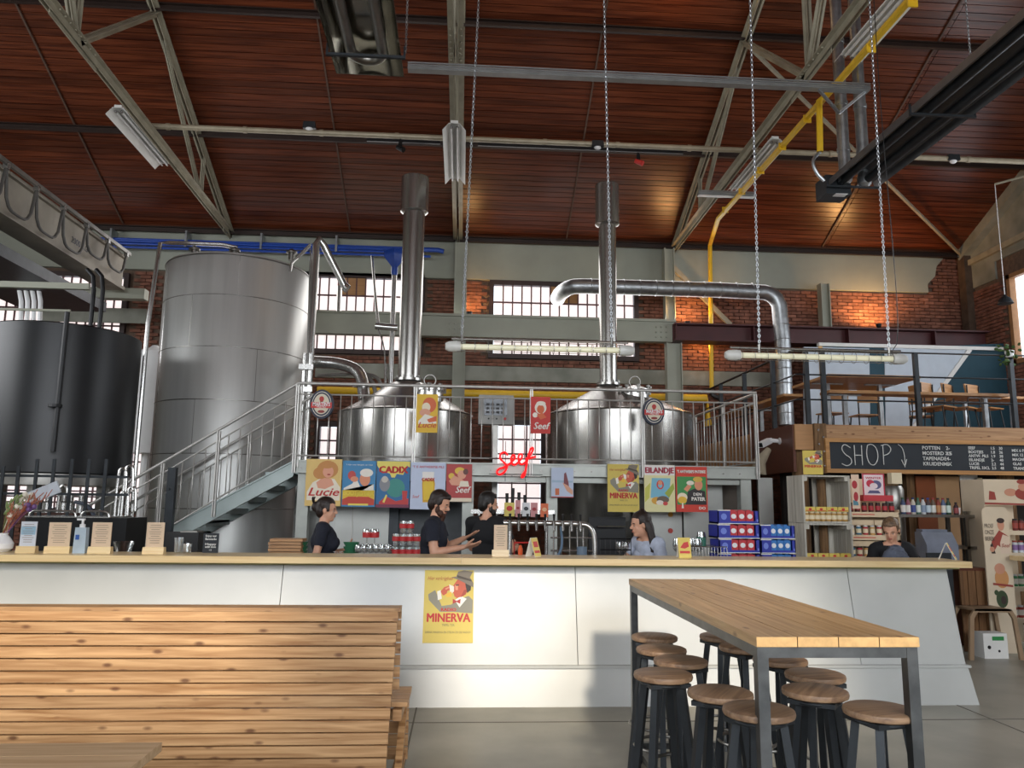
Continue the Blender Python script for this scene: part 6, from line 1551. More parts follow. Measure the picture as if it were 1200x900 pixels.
# ================================================================== FURNITURE IN FRONT
# slatted bench
bx1 = at(467, 713, 4.57).x; bx0 = -3.35; Yb = 4.57
t = thing('slatted_bench', ((bx0+bx1)/2, Yb, 0), 'long pine bench seen from behind, its back made of horizontal slats', 'bench')
zs_ = [at(300, y, Yb).z for y in (711.5, 726, 740.5, 755, 769.5, 784, 798.5, 813, 827.5, 842, 856.5, 871, 885.5, 900, 914)]
pitch = (zs_[1]-zs_[-1])/13; ztop = at(250, 711.5, Yb).z
proto = None; base_ = root_loc(t)
sm = MB(); sm.box((0, 0, 0), (bx1-bx0, .024, pitch-.008)); bevel = None
for k in range(14):
    z = ztop-.012-pitch*(k+.5)+.0; Y = Yb - .0 + (ztop-z)*-.03
    xe_ = -(ztop-z)*.045
    if proto is None:
        proto = MB(); proto.v = [p+V((bx0+bx1)/2, Y, z) for p in sm.v]; proto.f = sm.f; proto.mi = sm.mi; proto = proto.build('slat', pinewood, t, smooth=False)
        # origin at its own centre so the grain varies
        me = proto.data; off = V((bx0+bx1)/2, Y, z)-base_
        for v in me.vertices: v.co -= off
        proto.location = off
    else: o = piece(proto, 'slat', t, V((bx0+bx1)/2+xe_, Y, z)-base_)
m = MB(); m.bx((bx0, Yb-.02, ztop-.02), (bx1+.012, Yb+.11, ztop)); m.build('top_rail', pinewood, t)
for x in [bx1-.08-k*.92 for k in range(4)]:
    m = MB(); m.bar((x, Yb+.035, 0), (x, Yb+.04, ztop-.02), .06, .045, (0, 1, 0)); m.build('upright', pinewood, t)
# facing side: seat and front slats
for k in range(13):
    z = ztop-.012-pitch*(k+.5); m = MB(); m.bx((bx0, Yb+.075+(.02 if k else 0), z-pitch/2+.004), (bx1+.012, Yb+.10, z+pitch/2-.004))
    if z > .5: m.build('inner_slat', pinewood, t)
for k in range(5):
    m = MB(); y = Yb+.13+k*.08; m.bx((bx0, y, .43), (bx1+.06, y+.072, .455)); m.build('seat_slat', pinewood, t)
for k in range(5): m = MB(); z = .05+k*.075; m.bx((bx0, Yb+.44, z), (bx1+.05, Yb+.462, z+.066)); m.build('front_slat', pinewood, t)
m = MB(); m.bx((bx1-.02, Yb+.1, .05), (bx1+.04, Yb+.5, .085)); m.bar((bx1+.02, Yb+.10, .09), (bx1+.02, Yb+.5, .42), .04, .05); m.bx((bx1-.02, Yb+.10, .36), (bx1+.03, Yb+.5, .42)); m.build('seat_frame', pinewood, t)
# low table in the foreground
p = atz(190, 870, .75); q = atz(165, 900, .75)
t = thing('coffee_table', (p.x-.9, p.y-.4, 0), 'light wooden table corner at the bottom left', 'table')
for k in range(6):
    y1 = p.y-k*.14; m = MB(); m.bx((p.x-1.9, y1-.137, .72), (p.x+.0, y1, .75)); m.build('tabletop_plank', pine('pale_table_wood', 'd3b38d', 'b9966e', knots=False, rough=.45), t)
for x in (p.x-.08, p.x-1.8):
    for y in (p.y-.08, p.y-.75): m = MB(); m.bx((x-.03, y-.03, 0), (x+.03, y+.03, .72)); m.build('leg', darkst, t)

# high table
fl_, fr_, bl_, br_ = atz(891, 747, 1.1), atz(1080, 746, 1.1), atz(734, 678, 1.1), atz(845, 679, 1.1)
x0, x1, y0, y1 = (fl_.x+bl_.x)/2, (fr_.x+br_.x)/2, (fl_.y+fr_.y)/2, (bl_.y+br_.y)/2
t = thing('high_table', ((x0+x1)/2, (y0+y1)/2, 0), 'tall bar table with four-plank wooden top on a raw steel frame', 'table')
for k in range(4):
    a, b_ = lerp(x0, x1, k/4), lerp(x0, x1, (k+1)/4); m = MB(); m.bx((a+.002, y0, 1.062), (b_-.002, y1, 1.1)); pk = m.build('tabletop_plank', tablew_y, t)
    m = MB(); m.bx((a+.002, y0-.001, 1.063), (b_-.002, y0, 1.099)); m.build('end_grain', tablew_e, pk)
for y in (y0+.03, y1-.03):
    for x in (x0+.028, x1-.028): m = MB(); m.bx((x-.022, y-.022, 0), (x+.022, y+.022, 1.06)); m.build('leg', rawst, t)
    m = MB(); m.bx((x0+.05, y-.02, 1.02), (x1-.05, y+.02, 1.06)); m.build('crossbar', rawst, t)
for x in (x0+.028, x1-.028): m = MB(); m.bx((x-.02, y0+.05, 1.02), (x+.02, y1-.05, 1.06)); m.build('side_rail', rawst, t)
m = MB(); m.bx((x0+.01, y1-.06, .02), (x1-.01, y1-.02, .06)); m.bx((x0+.05, (y0+y1)/2, .02), (x0+.01, y1-.05, .06)); m.build('foot_rail', rawst, t)

# stools
def make_stool():
    t = thing('bar_stool', (0, 0, 0), '', 'stool', 'wooden-topped bar stools round the high table')
    m = MB(); m.lathe((0, 0, 0), [(.02, .768), (.128, .768), (.139, .774), (.142, .785), (.139, .796), (.128, .801), (.02, .801)], 40); m.build('seat', seatw, t)
    m = MB(); m.box((0, 0, .755), (.2, .2, .02)); m.torus((0, 0, .755), .105, .008, 24, 6); m.build('seat_bracket', darkst, t)
    for k in range(4):
        a = PI/4+k*PI/2; m = MB(); m.bar((.19*math.cos(a), .19*math.sin(a), 0), (.09*math.cos(a), .09*math.sin(a), .762), .032, .032, (math.cos(a), math.sin(a), 0)); m.build('leg', darkst, t)
    m = MB(); m.torus((0, 0, .28), .158, .009, 32, 8); m.build('foot_ring', steel_dk, t)
    return t
st = make_stool()
seats = [(767, 746.5, 'stool farthest back on the left of the high table'), (775, 761, 'sunlit stool second from the back on the left side of the high table'), (797.5, 774.5, 'brown-topped stool standing third back on the left, half in shade'), (777, 790.5, 'lit stool at the front of the left cluster, nearest the table leg'),
         (844, 812, 'stool in the middle, just left of the near table leg'), (889, 832.5, 'nearest stool, right behind and around the near left table leg'),
         (846.7, 746, 'stool farthest back under the right side of the high table'), (871.7, 758.5, 'second stool from the back under the table, dark-topped'), (914, 773, 'half-sunlit stool under the middle of the high table'),
         (955, 791, 'stool with chevron-grained top right of centre under the table'), (955, 810, 'dark grey-brown topped stool in front of the chevron one'), (1031, 832.5, 'rightmost stool with chevron-grained top beside the right table leg')]
for i, (px, py, lb) in enumerate(seats):
    p = atz(px, py, .79); r = random.uniform(0, PI/2)
    if i == 0: st.location = (p.x, p.y, 0); st.rotation_euler = (0, 0, r); st['label'] = lb
    else: dup(st, (p.x, p.y, 0), r, lb)

# ================================================================== MEZZANINE AND SHOP
YM = 10.5; XM = at(932, 500, YM).x; zM1, zM0 = at(1050, 499, YM).z, at(1050, 556, YM).z
t = thing('mezzanine', (XM, YM, zM0), 'wooden mezzanine over the shop corner at right', 'mezzanine')
XE = XR-.05
m = MB(); m.bx((XM+.05, YM+.15, zM1-.08), (XE, 14.85, zM1-.02)); m.build('deck', tablew, t)
xg0, xg1 = at(953, 500, YM).x, at(967, 500, YM).x
m = MB(); m.bx((XM, YM+.02, zM1-.36), (xg0, YM+.06, zM1)); m.build('corner_board', ply, t)
m = MB(); m.bx((xg0, YM-.03, zM0), (xg1, YM+.06, zM1+.01)); o = m.build('weathered_post', logm, t)
m = MB()
for k in range(6): m.cyl((lerp(xg0, xg1, .3+.4*(k % 2)), YM-.03, zM1-.08-.1*k), (lerp(xg0, xg1, .3+.4*(k % 2)), YM-.045, zM1-.08-.1*k), .014, n=8)
m.build('bolt', steel, o)
m = MB(); m.bx((xg1, YM, zM1-.22), (9.2, YM+.08, zM1)); m.build('front_beam', pine_beam, t)
m = MB(); m.bx((XM-.02, YM+.06, zM0+.02), (XM+.02, 12.1, zM1)); m.build('side_board', brownply, t)
m = MB(); m.bx((XM-.02, 12.12, zM0+.02), (XM+.02, 15.1, zM1)); m.build('side_board', ply, t)
m = MB(); m.bx((XM+.1, YM+.1, zM1-.3), (XE, YM+.25, zM1-.1)); m.bx((XM+.1, 12.7, zM1-.3), (XE, 12.9, zM1-.1)); m.build('joist', logm, t)
for x, y in ((XM+.15, YM+.25), (6.15, YM+.3), (7.9, YM+.3), (XM+.2, 13), (7.5, 13)):
    m = MB(); m.cyl((x, y, 0), (x, y, zM1-.3), .11, n=12); m.build('timber_post', logm, t)
# chalkboard
c0, c1 = at(971, 519, YM-.05), at(1215, 556, YM-.05); cz1, cz0 = at(1085, 520, YM-.05).z, at(1085, 551, YM-.05).z
t = thing('chalkboard', (c0.x, YM-.05, cz0), 'long chalkboard with white shop lettering on the mezzanine edge', 'chalkboard')
m = MB(); m.bx((c0.x, YM-.05, cz0), (8.9, YM-.03, cz1)); m.build('board', chalk, t)
m = MB(); fw_ = .055
for a, b_ in (((c0.x-fw_, cz1), (8.9, cz1+fw_)), ((c0.x-fw_, cz0-fw_), (8.9, cz0)), ((c0.x-fw_, cz0), (c0.x, cz1))): m.bx((a[0], YM-.075, a[1]), (b_[0], YM-.0, b_[1]))
m.build('frame', pine('frame_pine', 'b98a52', '9a6c3c', knots=False), t)
def chalk_line(pts, r=.006):
    m = MB(); m.tube([(lerp(c0.x, 8.9, 0)+u, YM-.054, cz0+v*(cz1-cz0)) for u, v in pts], r, 5, 2); m.build('chalk_stroke', chalkw, t)
U = lambda px: at(px, 535, YM-.05).x - c0.x
sx = U(987)-0; w_ = U(998)-U(987)
chalk_line([(U(997), .8), (U(990), .95), (U(986), .78), (U(990), .55), (U(997), .42), (U(998), .22), (U(992), .1), (U(986), .2)])
for a in (1001.5, 1010): chalk_line([(U(a), .9), (U(a), .15)])
chalk_line([(U(1001), .52), (U(1010.5), .52)])
chalk_line([(U(1017), .9), (U(1022), .96), (U(1028), .8), (U(1029), .4), (U(1024), .14), (U(1018), .2), (U(1015), .55), (U(1017), .9)])
chalk_line([(U(1035), .92), (U(1035), .18)]); chalk_line([(U(1033), .9), (U(1040), .97), (U(1045), .8), (U(1042), .6), (U(1035), .52)])
chalk_line([(U(1053), .95), (U(1058), .85), (U(1060), .5), (U(1059.5), .1)], .005); chalk_line([(U(1056), .38), (U(1059.5), .1), (U(1062), .4)], .005)
def col(px, lines, size=.062, step=.195, top=.78, align='LEFT'):
    for k, s in enumerate(lines): lettering(s, size, (c0.x+U(px), YM-.053, lerp(cz0, cz1, top-step*k)), chalkw, t, align=align, bold=.001)
col(1081, ['POTTEN', 'MOSTERD XS', 'TAPENADE', 'KRUIDENMIX'], .07, .2); col(1109, ['2-', '3.5', '4-', '5-'], .07, .2)
col(1135, ['SEEF', 'BOOTJES', "ANTW. PILS", 'EILANDJE', 'LUCIE', 'TRIPEL 33CL'], .055, .15, .82); col(1161, ['1.5', '1.8', '1.9', '2-', '2.2', '2.5'], .055, .15, .82); col(1171, ['30', '36', '38', '40', '44', '48'], .055, .15, .82); col(1186, ['MIX 6 PACK', 'MIX 12', 'MAGNUM', 'GLAS', 'TRANSPORT'], .055, .17, .75)
# railing of the mezzanine
dk = darkst
t = thing('railing', (XM, YM, zM1), 'dark flat-bar railing round the mezzanine', 'railing')
zr = at(1000, 411, YM+.05).z; Yr = YM+.08
m = MB(); m.bx((XM+.08, Yr-.03, zr-.012), (9.2, Yr+.03, zr)); m.bx((XM+.05, Yr, zr-.012), (XM+.11, 15, zr)); m.build('top_rail', dk, t)
m = MB()
for z in (zr-.36, zr-.72): m.cyl((XM+.08, Yr, z), (9.2, Yr, z), .012, n=8); m.cyl((XM+.08, Yr, z), (XM+.08, 15, z), .012, n=8)
m.build('mid_rail', dk, t)
for px in (946, 965.5, 1075, 1187): x = at(px, 460, Yr).x; m = MB(); m.bx((x-.03, Yr-.03, zM1-.02), (x+.03, Yr+.03, zr-.01)); m.build('post', dk, t)
for y in (11.4, 12.6, 13.8): m = MB(); m.bx((XM+.05, y-.03, zM1-.02), (XM+.11, y+.03, zr-.01)); m.build('post', dk, t)
# painted partition behind the mezzanine
Yw = 14.95; pp = lambda px, py: (at(px, py, Yw).x, at(px, py, Yw).z)
zb0 = zM1-.02
t = thing('stair_partition', (at(1050, 500, Yw).x, Yw, zb0), 'pale blue and teal partition wall behind the mezzanine furniture', 'partition')
def pw(poly, m_, y, nm): m = MB(); m.prism(poly, Yw-y, Yw+.05); m.build(nm, m_, t)
ztop_ = pp(1000, 407)[1]
pw([(pp(938, 0)[0], zb0), (XR-.02, zb0), (XR-.02, pp(1160, 402)[1]), (pp(1018, 0)[0], ztop_), (pp(938, 0)[0], ztop_)], teal, .0, 'teal_panel')
pw([(pp(942, 500)[0], zb0), (pp(1018, 500)[0], zb0), (pp(1018, 407)[0], ztop_-.02), (pp(942, 407)[0], ztop_-.02)], palewall, .02, 'pale_panel')
pw([(pp(1036, 500)[0], zb0), (pp(1045, 500)[0], zb0), (pp(1134, 409)[0], pp(1134, 409)[1]), (pp(1036, 407)[0], pp(1036, 407)[1])], palewall, .02, 'pale_panel')
pw([(pp(1045, 500)[0], zb0), (pp(1050, 500)[0], zb0), (pp(1139, 409)[0], pp(1139, 409)[1]), (pp(1133, 409)[0], pp(1133, 409)[1])], white, .05, 'white_stair_edge')
pw([(pp(938, 0)[0], ztop_-.0), (pp(1138, 0)[0], ztop_), (pp(1138, 0)[0], ztop_+.07), (pp(938, 0)[0], ztop_+.07)], white, .06, 'white_ledge')
pw([(pp(938, 0)[0], zb0), (pp(942, 0)[0], zb0), (pp(942, 0)[0], ztop_), (pp(938, 0)[0], ztop_)], tablew_e, .04, 'wood_edge')
# mezzanine furniture
def mtable(x0, x1, y0, y1, zt_, label, legm=galv, th=.04):
    t = thing('mezzanine_table', ((x0+x1)/2, (y0+y1)/2, zM1), label, 'table'); m = MB(); m.bx((x0, y0, zt_-th), (x1, y1, zt_)); m.build('tabletop', tablew, t)
    for x in (x0+.3, x1-.3): m = MB(); m.bx((x-.03, (y0+y1)/2-.03, zM1-.02), (x+.03, (y0+y1)/2+.03, zt_-th)); m.bx((x-.25, (y0+y1)/2-.02, zt_-th-.02), (x+.25, (y0+y1)/2+.02, zt_-th)); m.build('leg', legm, t)
zt1 = at(1020, 448, 12).z
mtable(at(960, 450, 11.6).x, at(1066, 450, 11.6).x, 11.3, 12.6, zt1, 'dark-undersided wooden table on the mezzanine, left one')
z2_ = at(1030, 460, 10.9).z
mtable(at(968, 460, 10.85).x, at(1178, 460, 10.85).x, 10.75, 11.05, z2_, 'long narrow wooden counter board along the mezzanine railing')
mtable(XM+.15, XM+.45, 11.2, 14.5, z2_, 'narrow wooden counter board along the left side of the mezzanine', galv)
mtable(at(1120, 470, 12.4).x, at(1215, 470, 12.4).x, 12.2, 13.0, zM1+.72, 'wooden table on the mezzanine, near the right wall')
def chair(px, py, Y, rz_, label):
    p = at(px, py, Y); t = thing('cafe_chair', (0, 0, 0), label, 'chair', 'plywood-back chairs on the mezzanine')
    m = MB(); m.box((0, 0, .45), (.38, .38, .02)); m.build('seat', tablew, t)
    m = MB(); m.box((0, .19, .77), (.38, .02, .22), Matrix.Rotation(-.12, 3, 'X')); m.build('backrest', tablew, t)
    for sx_ in (-1, 1):
        m = MB(); m.tube([(sx_*.17, .17, .86), (sx_*.17, .17, .45), (sx_*.19, .22, 0)], .012, 6); m.build('leg', blackm, t); m = MB(); m.tube([(sx_*.16, -.15, .44), (sx_*.19, -.2, 0)], .012, 6); m.build('leg', blackm, t)
    t.location = (p.x, Y, zM1); t.rotation_euler = (0, 0, rz_)
for a in ((1077, 455, 13.1, 2.6, 'plywood-back chair right of the left mezzanine table'), (1100, 480, 11.8, .5, 'plywood-back chair, leftmost of three by the right mezzanine table'), (1126, 478, 11.9, .6, 'plywood-back chair, middle of three by the right mezzanine table'), (1154, 475, 11.9, .45, 'plywood-back chair, rightmost of three by the right mezzanine table'),
          (975, 480, 12.9, 3.4, 'chair tucked behind the left end of the left mezzanine table'), (1012, 480, 13.1, 3.1, 'chair behind the middle of the left mezzanine table'), (1088, 480, 12.2, 1.6, 'chair standing just past the right end of the left mezzanine table')): chair(*a)
# potted plant on the railing post
p = at(1183, 415, Yr-.02); t = thing('hanging_plant', p, 'small leafy plant on the mezzanine railing near the window', 'plant'); rr = random.Random(9)
m = MB(); m.lathe((p.x, p.y, p.z-.05), [(.05, 0), (.065, .1), (.06, .1)], 12); m.build('pot', whitepl, t)
m = MB()
for k in range(36):
    c = p+V(rr.uniform(-.17, .12), rr.uniform(-.08, .08), rr.uniform(-.16, .14)); m.ell(c, (.035, .008, .025), Matrix.Rotation(rr.uniform(-2, 2), 3, 'Z') @ Matrix.Rotation(rr.uniform(-1, 1), 3, 'X'), 7, 4)
m.build('leaf', leafm, t, kind='stuff')
# camera, cushion
p = at(917, 517, YM+.6); t = thing('security_camera', (XM-.05, p.y, p.z), 'white security camera on the brown mezzanine side board', 'camera')
m = MB(); p = V(XM-.05, 11.0, at(920, 517, 11.0).z); m.cyl(p+V(-.0, 0, 0), p+V(-.12, 0, .01), .03, n=10); m.lathe(p+V(.02, 0, 0), [(.05, 0), (.05, .02)], 14, 'X'); m.build('bracket', whitepl, t)
m = MB(); m.bar(p+V(-.1, .05, .01), p+V(-.3, -.1, -.07), .08, .08); h = m.build('housing', whitepl, t); m = MB(); m.bar(p+V(-.3, -.1, -.07), p+V(-.305, -.104, -.072), .06, .06); m.build('lens', blackp, h)
m = MB(); p = at(893, 556, 10.85); q = at(898, 526, 10.85); m.tube([(p.x-.05, 10.85, p.z), (p.x-.03, 10.85, lerp(p.z, q.z, .5)), (q.x+.04, 10.85, q.z)], [.11, .09, .04], 12); m.build('rolled_cloth', mat('beige_cloth', 'a89c86', .9, 0, .1, 9), label='rolled beige cloth hanging left of the brown mezzanine board', cat='cloth')

# ---- shop: weathered crates with jars
Yc = 8.3
cx0, cx1, cxs = at(942, 600, Yc).x, at(998, 600, Yc).x, at(915, 600, Yc+.45).x
zt_, zm, zl = at(970, 557, Yc).z, at(970, 613, Yc).z, at(970, 668, Yc).z
def crate(z0, z1, label):
    t = thing('wooden_crate', ((cx0+cx1)/2, Yc+.2, z0), label, 'crate', 'weathered crates stacked behind the bar'); h = z1-z0; th = .018; D_ = .42
    for k in range(4): y0 = Yc+k*D_/4; m = MB(); m.bx((cx0-.0, y0+.003, z0), (cx0+th, y0+D_/4-.003, z1)); m.build('side_slat', crategrey, t); m = MB(); m.bx((cx1-th, y0+.003, z0), (cx1, y0+D_/4-.003, z1)); m.build('side_slat', crategrey, t)
    for k in range(4): y0 = Yc+k*D_/4; m = MB(); m.bx((cx0+th, y0+.003, z0), (cx1-th, y0+D_/4-.003, z0+th)); m.build('shelf_slat', crategrey, t); m = MB(); m.bx((cx0+th, y0+.003, z1-th), (cx1-th, y0+D_/4-.003, z1)); m.build('shelf_slat', crategrey, t)
    for k in range(2): x0_ = lerp(cx0+.3, cx1, k/2); m = MB(); m.bx((x0_+.003, Yc+D_, z0), (lerp(cx0+.3, cx1, (k+1)/2)-.003, Yc+D_+.015, z1)); m.build('back_slat', crategrey, t)
    m = MB()
    for x in (cx0+th+.02, cx1-th-.02): m.prism([(-.02, z1-th-.045), (.02, z1-th-.045), (.02, z1-th), (-.02, z1-th)], Yc+.01, Yc+D_-.01); m.v[-8:] = [p+V(x, 0, 0) for p in m.v[-8:]]
    m.build('corner_block', crategrey, t)
crate(zm, zt_, 'weathered open crate on top of the stack, holding a row of jars'); crate(zl, zm-.004, 'weathered open crate below the jar crate, just above the bar top')
crate(zl-(zm-zl), zl-.004, 'weathered crate at the bottom of the stack, mostly behind the bar')
m = MB(); m.bx((cx0-.02, Yc, 0), (cx1+.02, Yc+.42, zl-(zm-zl)-.002)); m.build('low_cupboard', crategrey, label='low cupboard carrying the stack of weathered crates', cat='cupboard')
m = MB(); p = at(963, 600, Yc+.36); m.cyl((p.x, Yc+.34, zl+.02), (p.x, Yc+.34, zm-.03), .05, n=12); m.build('branch_post', logm, label='rough timber post seen inside the lower crate', cat='post')
m = MB(); m.cyl((p.x, Yc+.34, zm+.02), (p.x, Yc+.34, zt_-.03), .05, n=12); m.build('branch_post', logm, label='rough timber post seen inside the top jar crate', cat='post')
jarc = pm('b98f4a')
def jar(x, y, z, h, r, label, group, body, lid, lab=None):
    t = thing('jar', (x, y, z), label, 'jar', group); m = MB(); m.lathe((x, y, z), [(r*.9, 0), (r, .01), (r, h*.8), (r*.8, h*.86)], 14); m.build('jar_body', body, t)
    m = MB(); m.lathe((x, y, z), [(r*.86, h*.86), (r*.86, h)], 14); m.build('lid', lid, t)
    if lab: m = MB(); m.lathe((x, y, z), [(r+.001, h*.2), (r+.001, h*.65)], 14, 'Z', False); m.build('label_band', lab, t)
for lv, z in ((1, zm+.02), (0, zl+.02)):
    for k in range(8):
        x = lerp(cx0+.05, cx1-.05, k/7); jar(x, Yc+.06, z, .10, .031, 'amber jar with cream label in the %s weathered crate, %s' % ('top' if lv else 'lower', ORD[k]), 'amber jars in the %s crate' % ('top' if lv else 'lower'), jarc, cream, cream)
    for k in range(4):
        a, b_ = lerp(cx0+.02, cx1-.02, k/4), lerp(cx0+.02, cx1-.02, (k+1)/4); t = thing('jar_carton', ((a+b_)/2, Yc+.03, z), 'yellow printed carton tops above the jars of the %s crate, %s' % ('top' if lv else 'lower', ['leftmost', 'second from left', 'third from left', 'rightmost'][k]), 'carton', 'yellow cartons on the jars')
        m = MB(); m.bx((a+.004, Yc+.02, z+.103), (b_-.004, Yc+.1, z+.155)); m.build('carton', yellow, t); m = MB(); m.prism(ellp((a+b_)/2, z+.13, .018, .012), Yc+.017, Yc+.02); m.bx((a+.012, Yc+.0165, z+.11), (b_-.012, Yc+.0195, z+.118)); m.build('print', red, t)
minerva(prect(941, 528, 964, 556, Yc+.05), Yc+.05, 'small yellow poster of a hatted man standing on top of the weathered crates', small=True, name='sign_card', cat='sign')
# cardboard display behind the fair-haired woman
cardb = mat('display_card', 'dbc4a3', .7, 0, .05, 4)
Yd = 9.0
x0, x1 = at(996, 600, Yd).x, at(1054, 600, Yd).x
t = thing('display_rack', ((x0+x1)/2, Yd+.15, 0), 'cardboard display rack with red products behind the fair-haired woman', 'display')
m = MB(); m.bx((x0, Yd+.3, 0), (x1, Yd+.32, at(1000, 560, Yd).z)); m.bx((x0, Yd, 0), (x0+.01, Yd+.3, at(1000, 566, Yd).z)); m.bx((x1-.01, Yd, 0), (x1, Yd+.3, at(1000, 597, Yd).z)); m.build('carcass', cardb, t)
zs3 = [at(1020, py, Yd).z for py in (600, 627, 652)]
for z in zs3: m = MB(); m.bx((x0, Yd, z-.06), (x1, Yd+.3, z)); s = m.build('shelf', cardb, t); m = MB(); m.bx((x0+.03, Yd-.002, z-.035), (x0+.3, Yd, z-.025)); m.build('print', red, s)
cols = ['b23038', 'e0d8cc', '3a6f8c', 'b23038', 'c89a5a']
rr = random.Random(2)
for li, z in enumerate(zs3):
    for k in range(7):
        x = lerp(x0+.05, x1-.05, k/6); c = cols[(k+li) % 5]
        jar(x, Yd+.08, z, .11, .03, 'small jar on the %s shelf of the cardboard display, %s' % (['upper', 'middle', 'lower'][li], ORD[k]), 'jars on the %s shelf of the cardboard display' % ['upper', 'middle', 'lower'][li], pm(c) if li else pm('4a2420'), whitepl if li == 1 else pm('2a1c1a'), cream if li else pm('b23038'))
m = MB(); a, b_ = at(1000, 592, Yd).x, at(1046, 583, Yd).x
for li, z in enumerate(zs3[1:]): 
    for k in range(2): a = lerp(x0+.02, x1-.02, k/2); b_ = lerp(x0+.02, x1-.02, (k+1)/2); m = MB(); m.bx((a+.005, Yd+.03, z+.115), (b_-.005, Yd+.16, z+.175)); q = m.build('jar_carton', cardb, label='cream carton on top of the jars, %s shelf, %s' % (['middle', 'lower'][li], ['left', 'right'][k]), cat='carton', group='cartons in the cardboard display')
poster(prect(1011, 555, 1037, 584, Yd+.29), Yd+.294, 'e9d9dc', [('c33048', [(0, 0), (1, 0), (1, .05), (0, .05)]), ('c33048', [(0, .95), (1, .95), (1, 1), (0, 1)]), ('c33048', [(0, 0), (.06, 0), (.06, 1), (0, 1)]), ('c33048', [(.94, 0), (1, 0), (1, 1), (.94, 1)]), ('5c5a80', ellp(.6, .55, .25, .18)), ('c33048', ellp(.35, .6, .18, .15)), ('e9d9dc', ellp(.5, .5, .18, .12)), ('5c5a80', [(.2, .2), (.8, .2), (.7, .32), (.3, .32)])], 'red-framed bright poster above the cardboard display', [('WINTER', .5, .78, .12, 'c33048', .7, 0, .003)], name='framed_poster')
m = MB(); a, b_ = at(1013, 584, Yd).x, at(1048, 584, Yd).x; m.bx((a, Yd+.02, zs3[0]+.13), (b_, Yd+.2, zs3[0]+.2)); m.build('red_carton', pm('c33b42'), label='flat red and white carton under the red-framed poster', cat='carton')
poster(prect(998, 556, 1007, 596, Yd), Yd-.005, 'e6c9b0', [('b23038', ellp(.4, .7, .35, .12)), ('b23038', ellp(.5, .35, .3, .14)), ('5a8a9a', [(.1, .1), (.8, .1), (.7, .2), (.1, .25)])], 'narrow upright card with red figures beside the weathered crates', name='display_card', cat='card')
# steel shelf with bottles
Ys = 9.1; zsA, zsB = at(1100, 603, Ys).z, at(1100, 640, Ys).z; x0, x1 = at(1052, 603, Ys).x, at(1154, 603, Ys).x
t = thing('steel_shelf', ((x0+x1)/2, Ys+.2, 0), 'grey steel shelf unit with a row of bottles behind the right end of the bar', 'shelf')
for z in (zsA, zsB): m = MB(); m.bx((x0, Ys, z-.035), (x1, Ys+.4, z)); m.build('shelf_board', steel_dk, t)
for x in (at(1134, 620, Ys).x, at(1152, 620, Ys).x, x0+.02):
    for y in (Ys+.02, Ys+.38): m = MB(); m.bx((x-.02, y-.02, 0), (x+.02, y+.02, zsA-.035)); m.build('post', steel_dk, t)
bc = [('3a4a6a', 'e6e2da', '2f5a3a'), ('8a4a5a', 'e6e2da', '5a2a2a'), ('c8bfae', '3a4a8a', '2a3a6a'), ('4a6a5a', 'dfe6dc', '2f6a4a'), ('c8c8c8', '8a9ab0', '2a2a3a'), ('4a3a3a', 'c8d8e0', '2a3a8a'), ('6a5a4a', 'e0e0d8', 'a03030'), ('8a3a2a', 'c08a5a', '2a2a2a'), ('5a6a8a', 'e6e2da', 'a03030'), ('2a4a3a', 'cfe0d8', '2a2a2a'), ('3a2226', '9a4a4a', '1a1a1a')]
nmz = ['dark blue bottle with white label', 'plum bottle with white label', 'cream bottle with blue label', 'green bottle with pale label', 'silver bottle with grey label', 'dark bottle with blue cap', 'brown bottle with red cap', 'amber bottle with tan label', 'slate bottle with red cap', 'dark green bottle with pale label', 'short dark red bottle']
for k, (b_, l, c) in enumerate(bc):
    q = at(1058+k*5.9+(3 if k == 10 else 0), 590, Ys+.08); h = .2 if k < 10 else .15
    t = thing('bottle', (q.x, Ys+.08, zsA), nmz[k]+' in the row on the steel shelf', 'bottle', 'bottles on the steel shelf')
    m = MB(); m.lathe((q.x, Ys+.08, zsA), [(.025, 0), (.028, .01), (.028, h*.66), (.014, h*.82), (.012, h*.92)], 14); m.build('bottle_body', pm(b_), t)
    m = MB(); m.lathe((q.x, Ys+.08, zsA), [(.015, h*.9), (.015, h)], 12); m.build('cap', pm(c), t)
    m = MB(); m.lathe((q.x, Ys+.08, zsA), [(.0292, h*.12), (.0292, h*.55)], 14, 'Z', False); m.build('label_band', pm(l), t)
q = at(1121, 596, Ys+.1); m = MB(); m.lathe((q.x, Ys+.1, zsA), [(.03, 0), (.04, .02), (.045, .085), (.04, .085), (.03, .01)], 16); m.build('white_cup', whitepl, label='white cup right of the bottles on the steel shelf', cat='cup')
q = at(1133, 599, Ys+.1); m = MB(); m.lathe((q.x, Ys+.1, zsA), [(.03, 0), (.055, .045), (.05, .045), (.028, .006)], 16); m.build('clear_dish', glassc, label='small clear dish at the right end of the steel shelf', cat='dish')
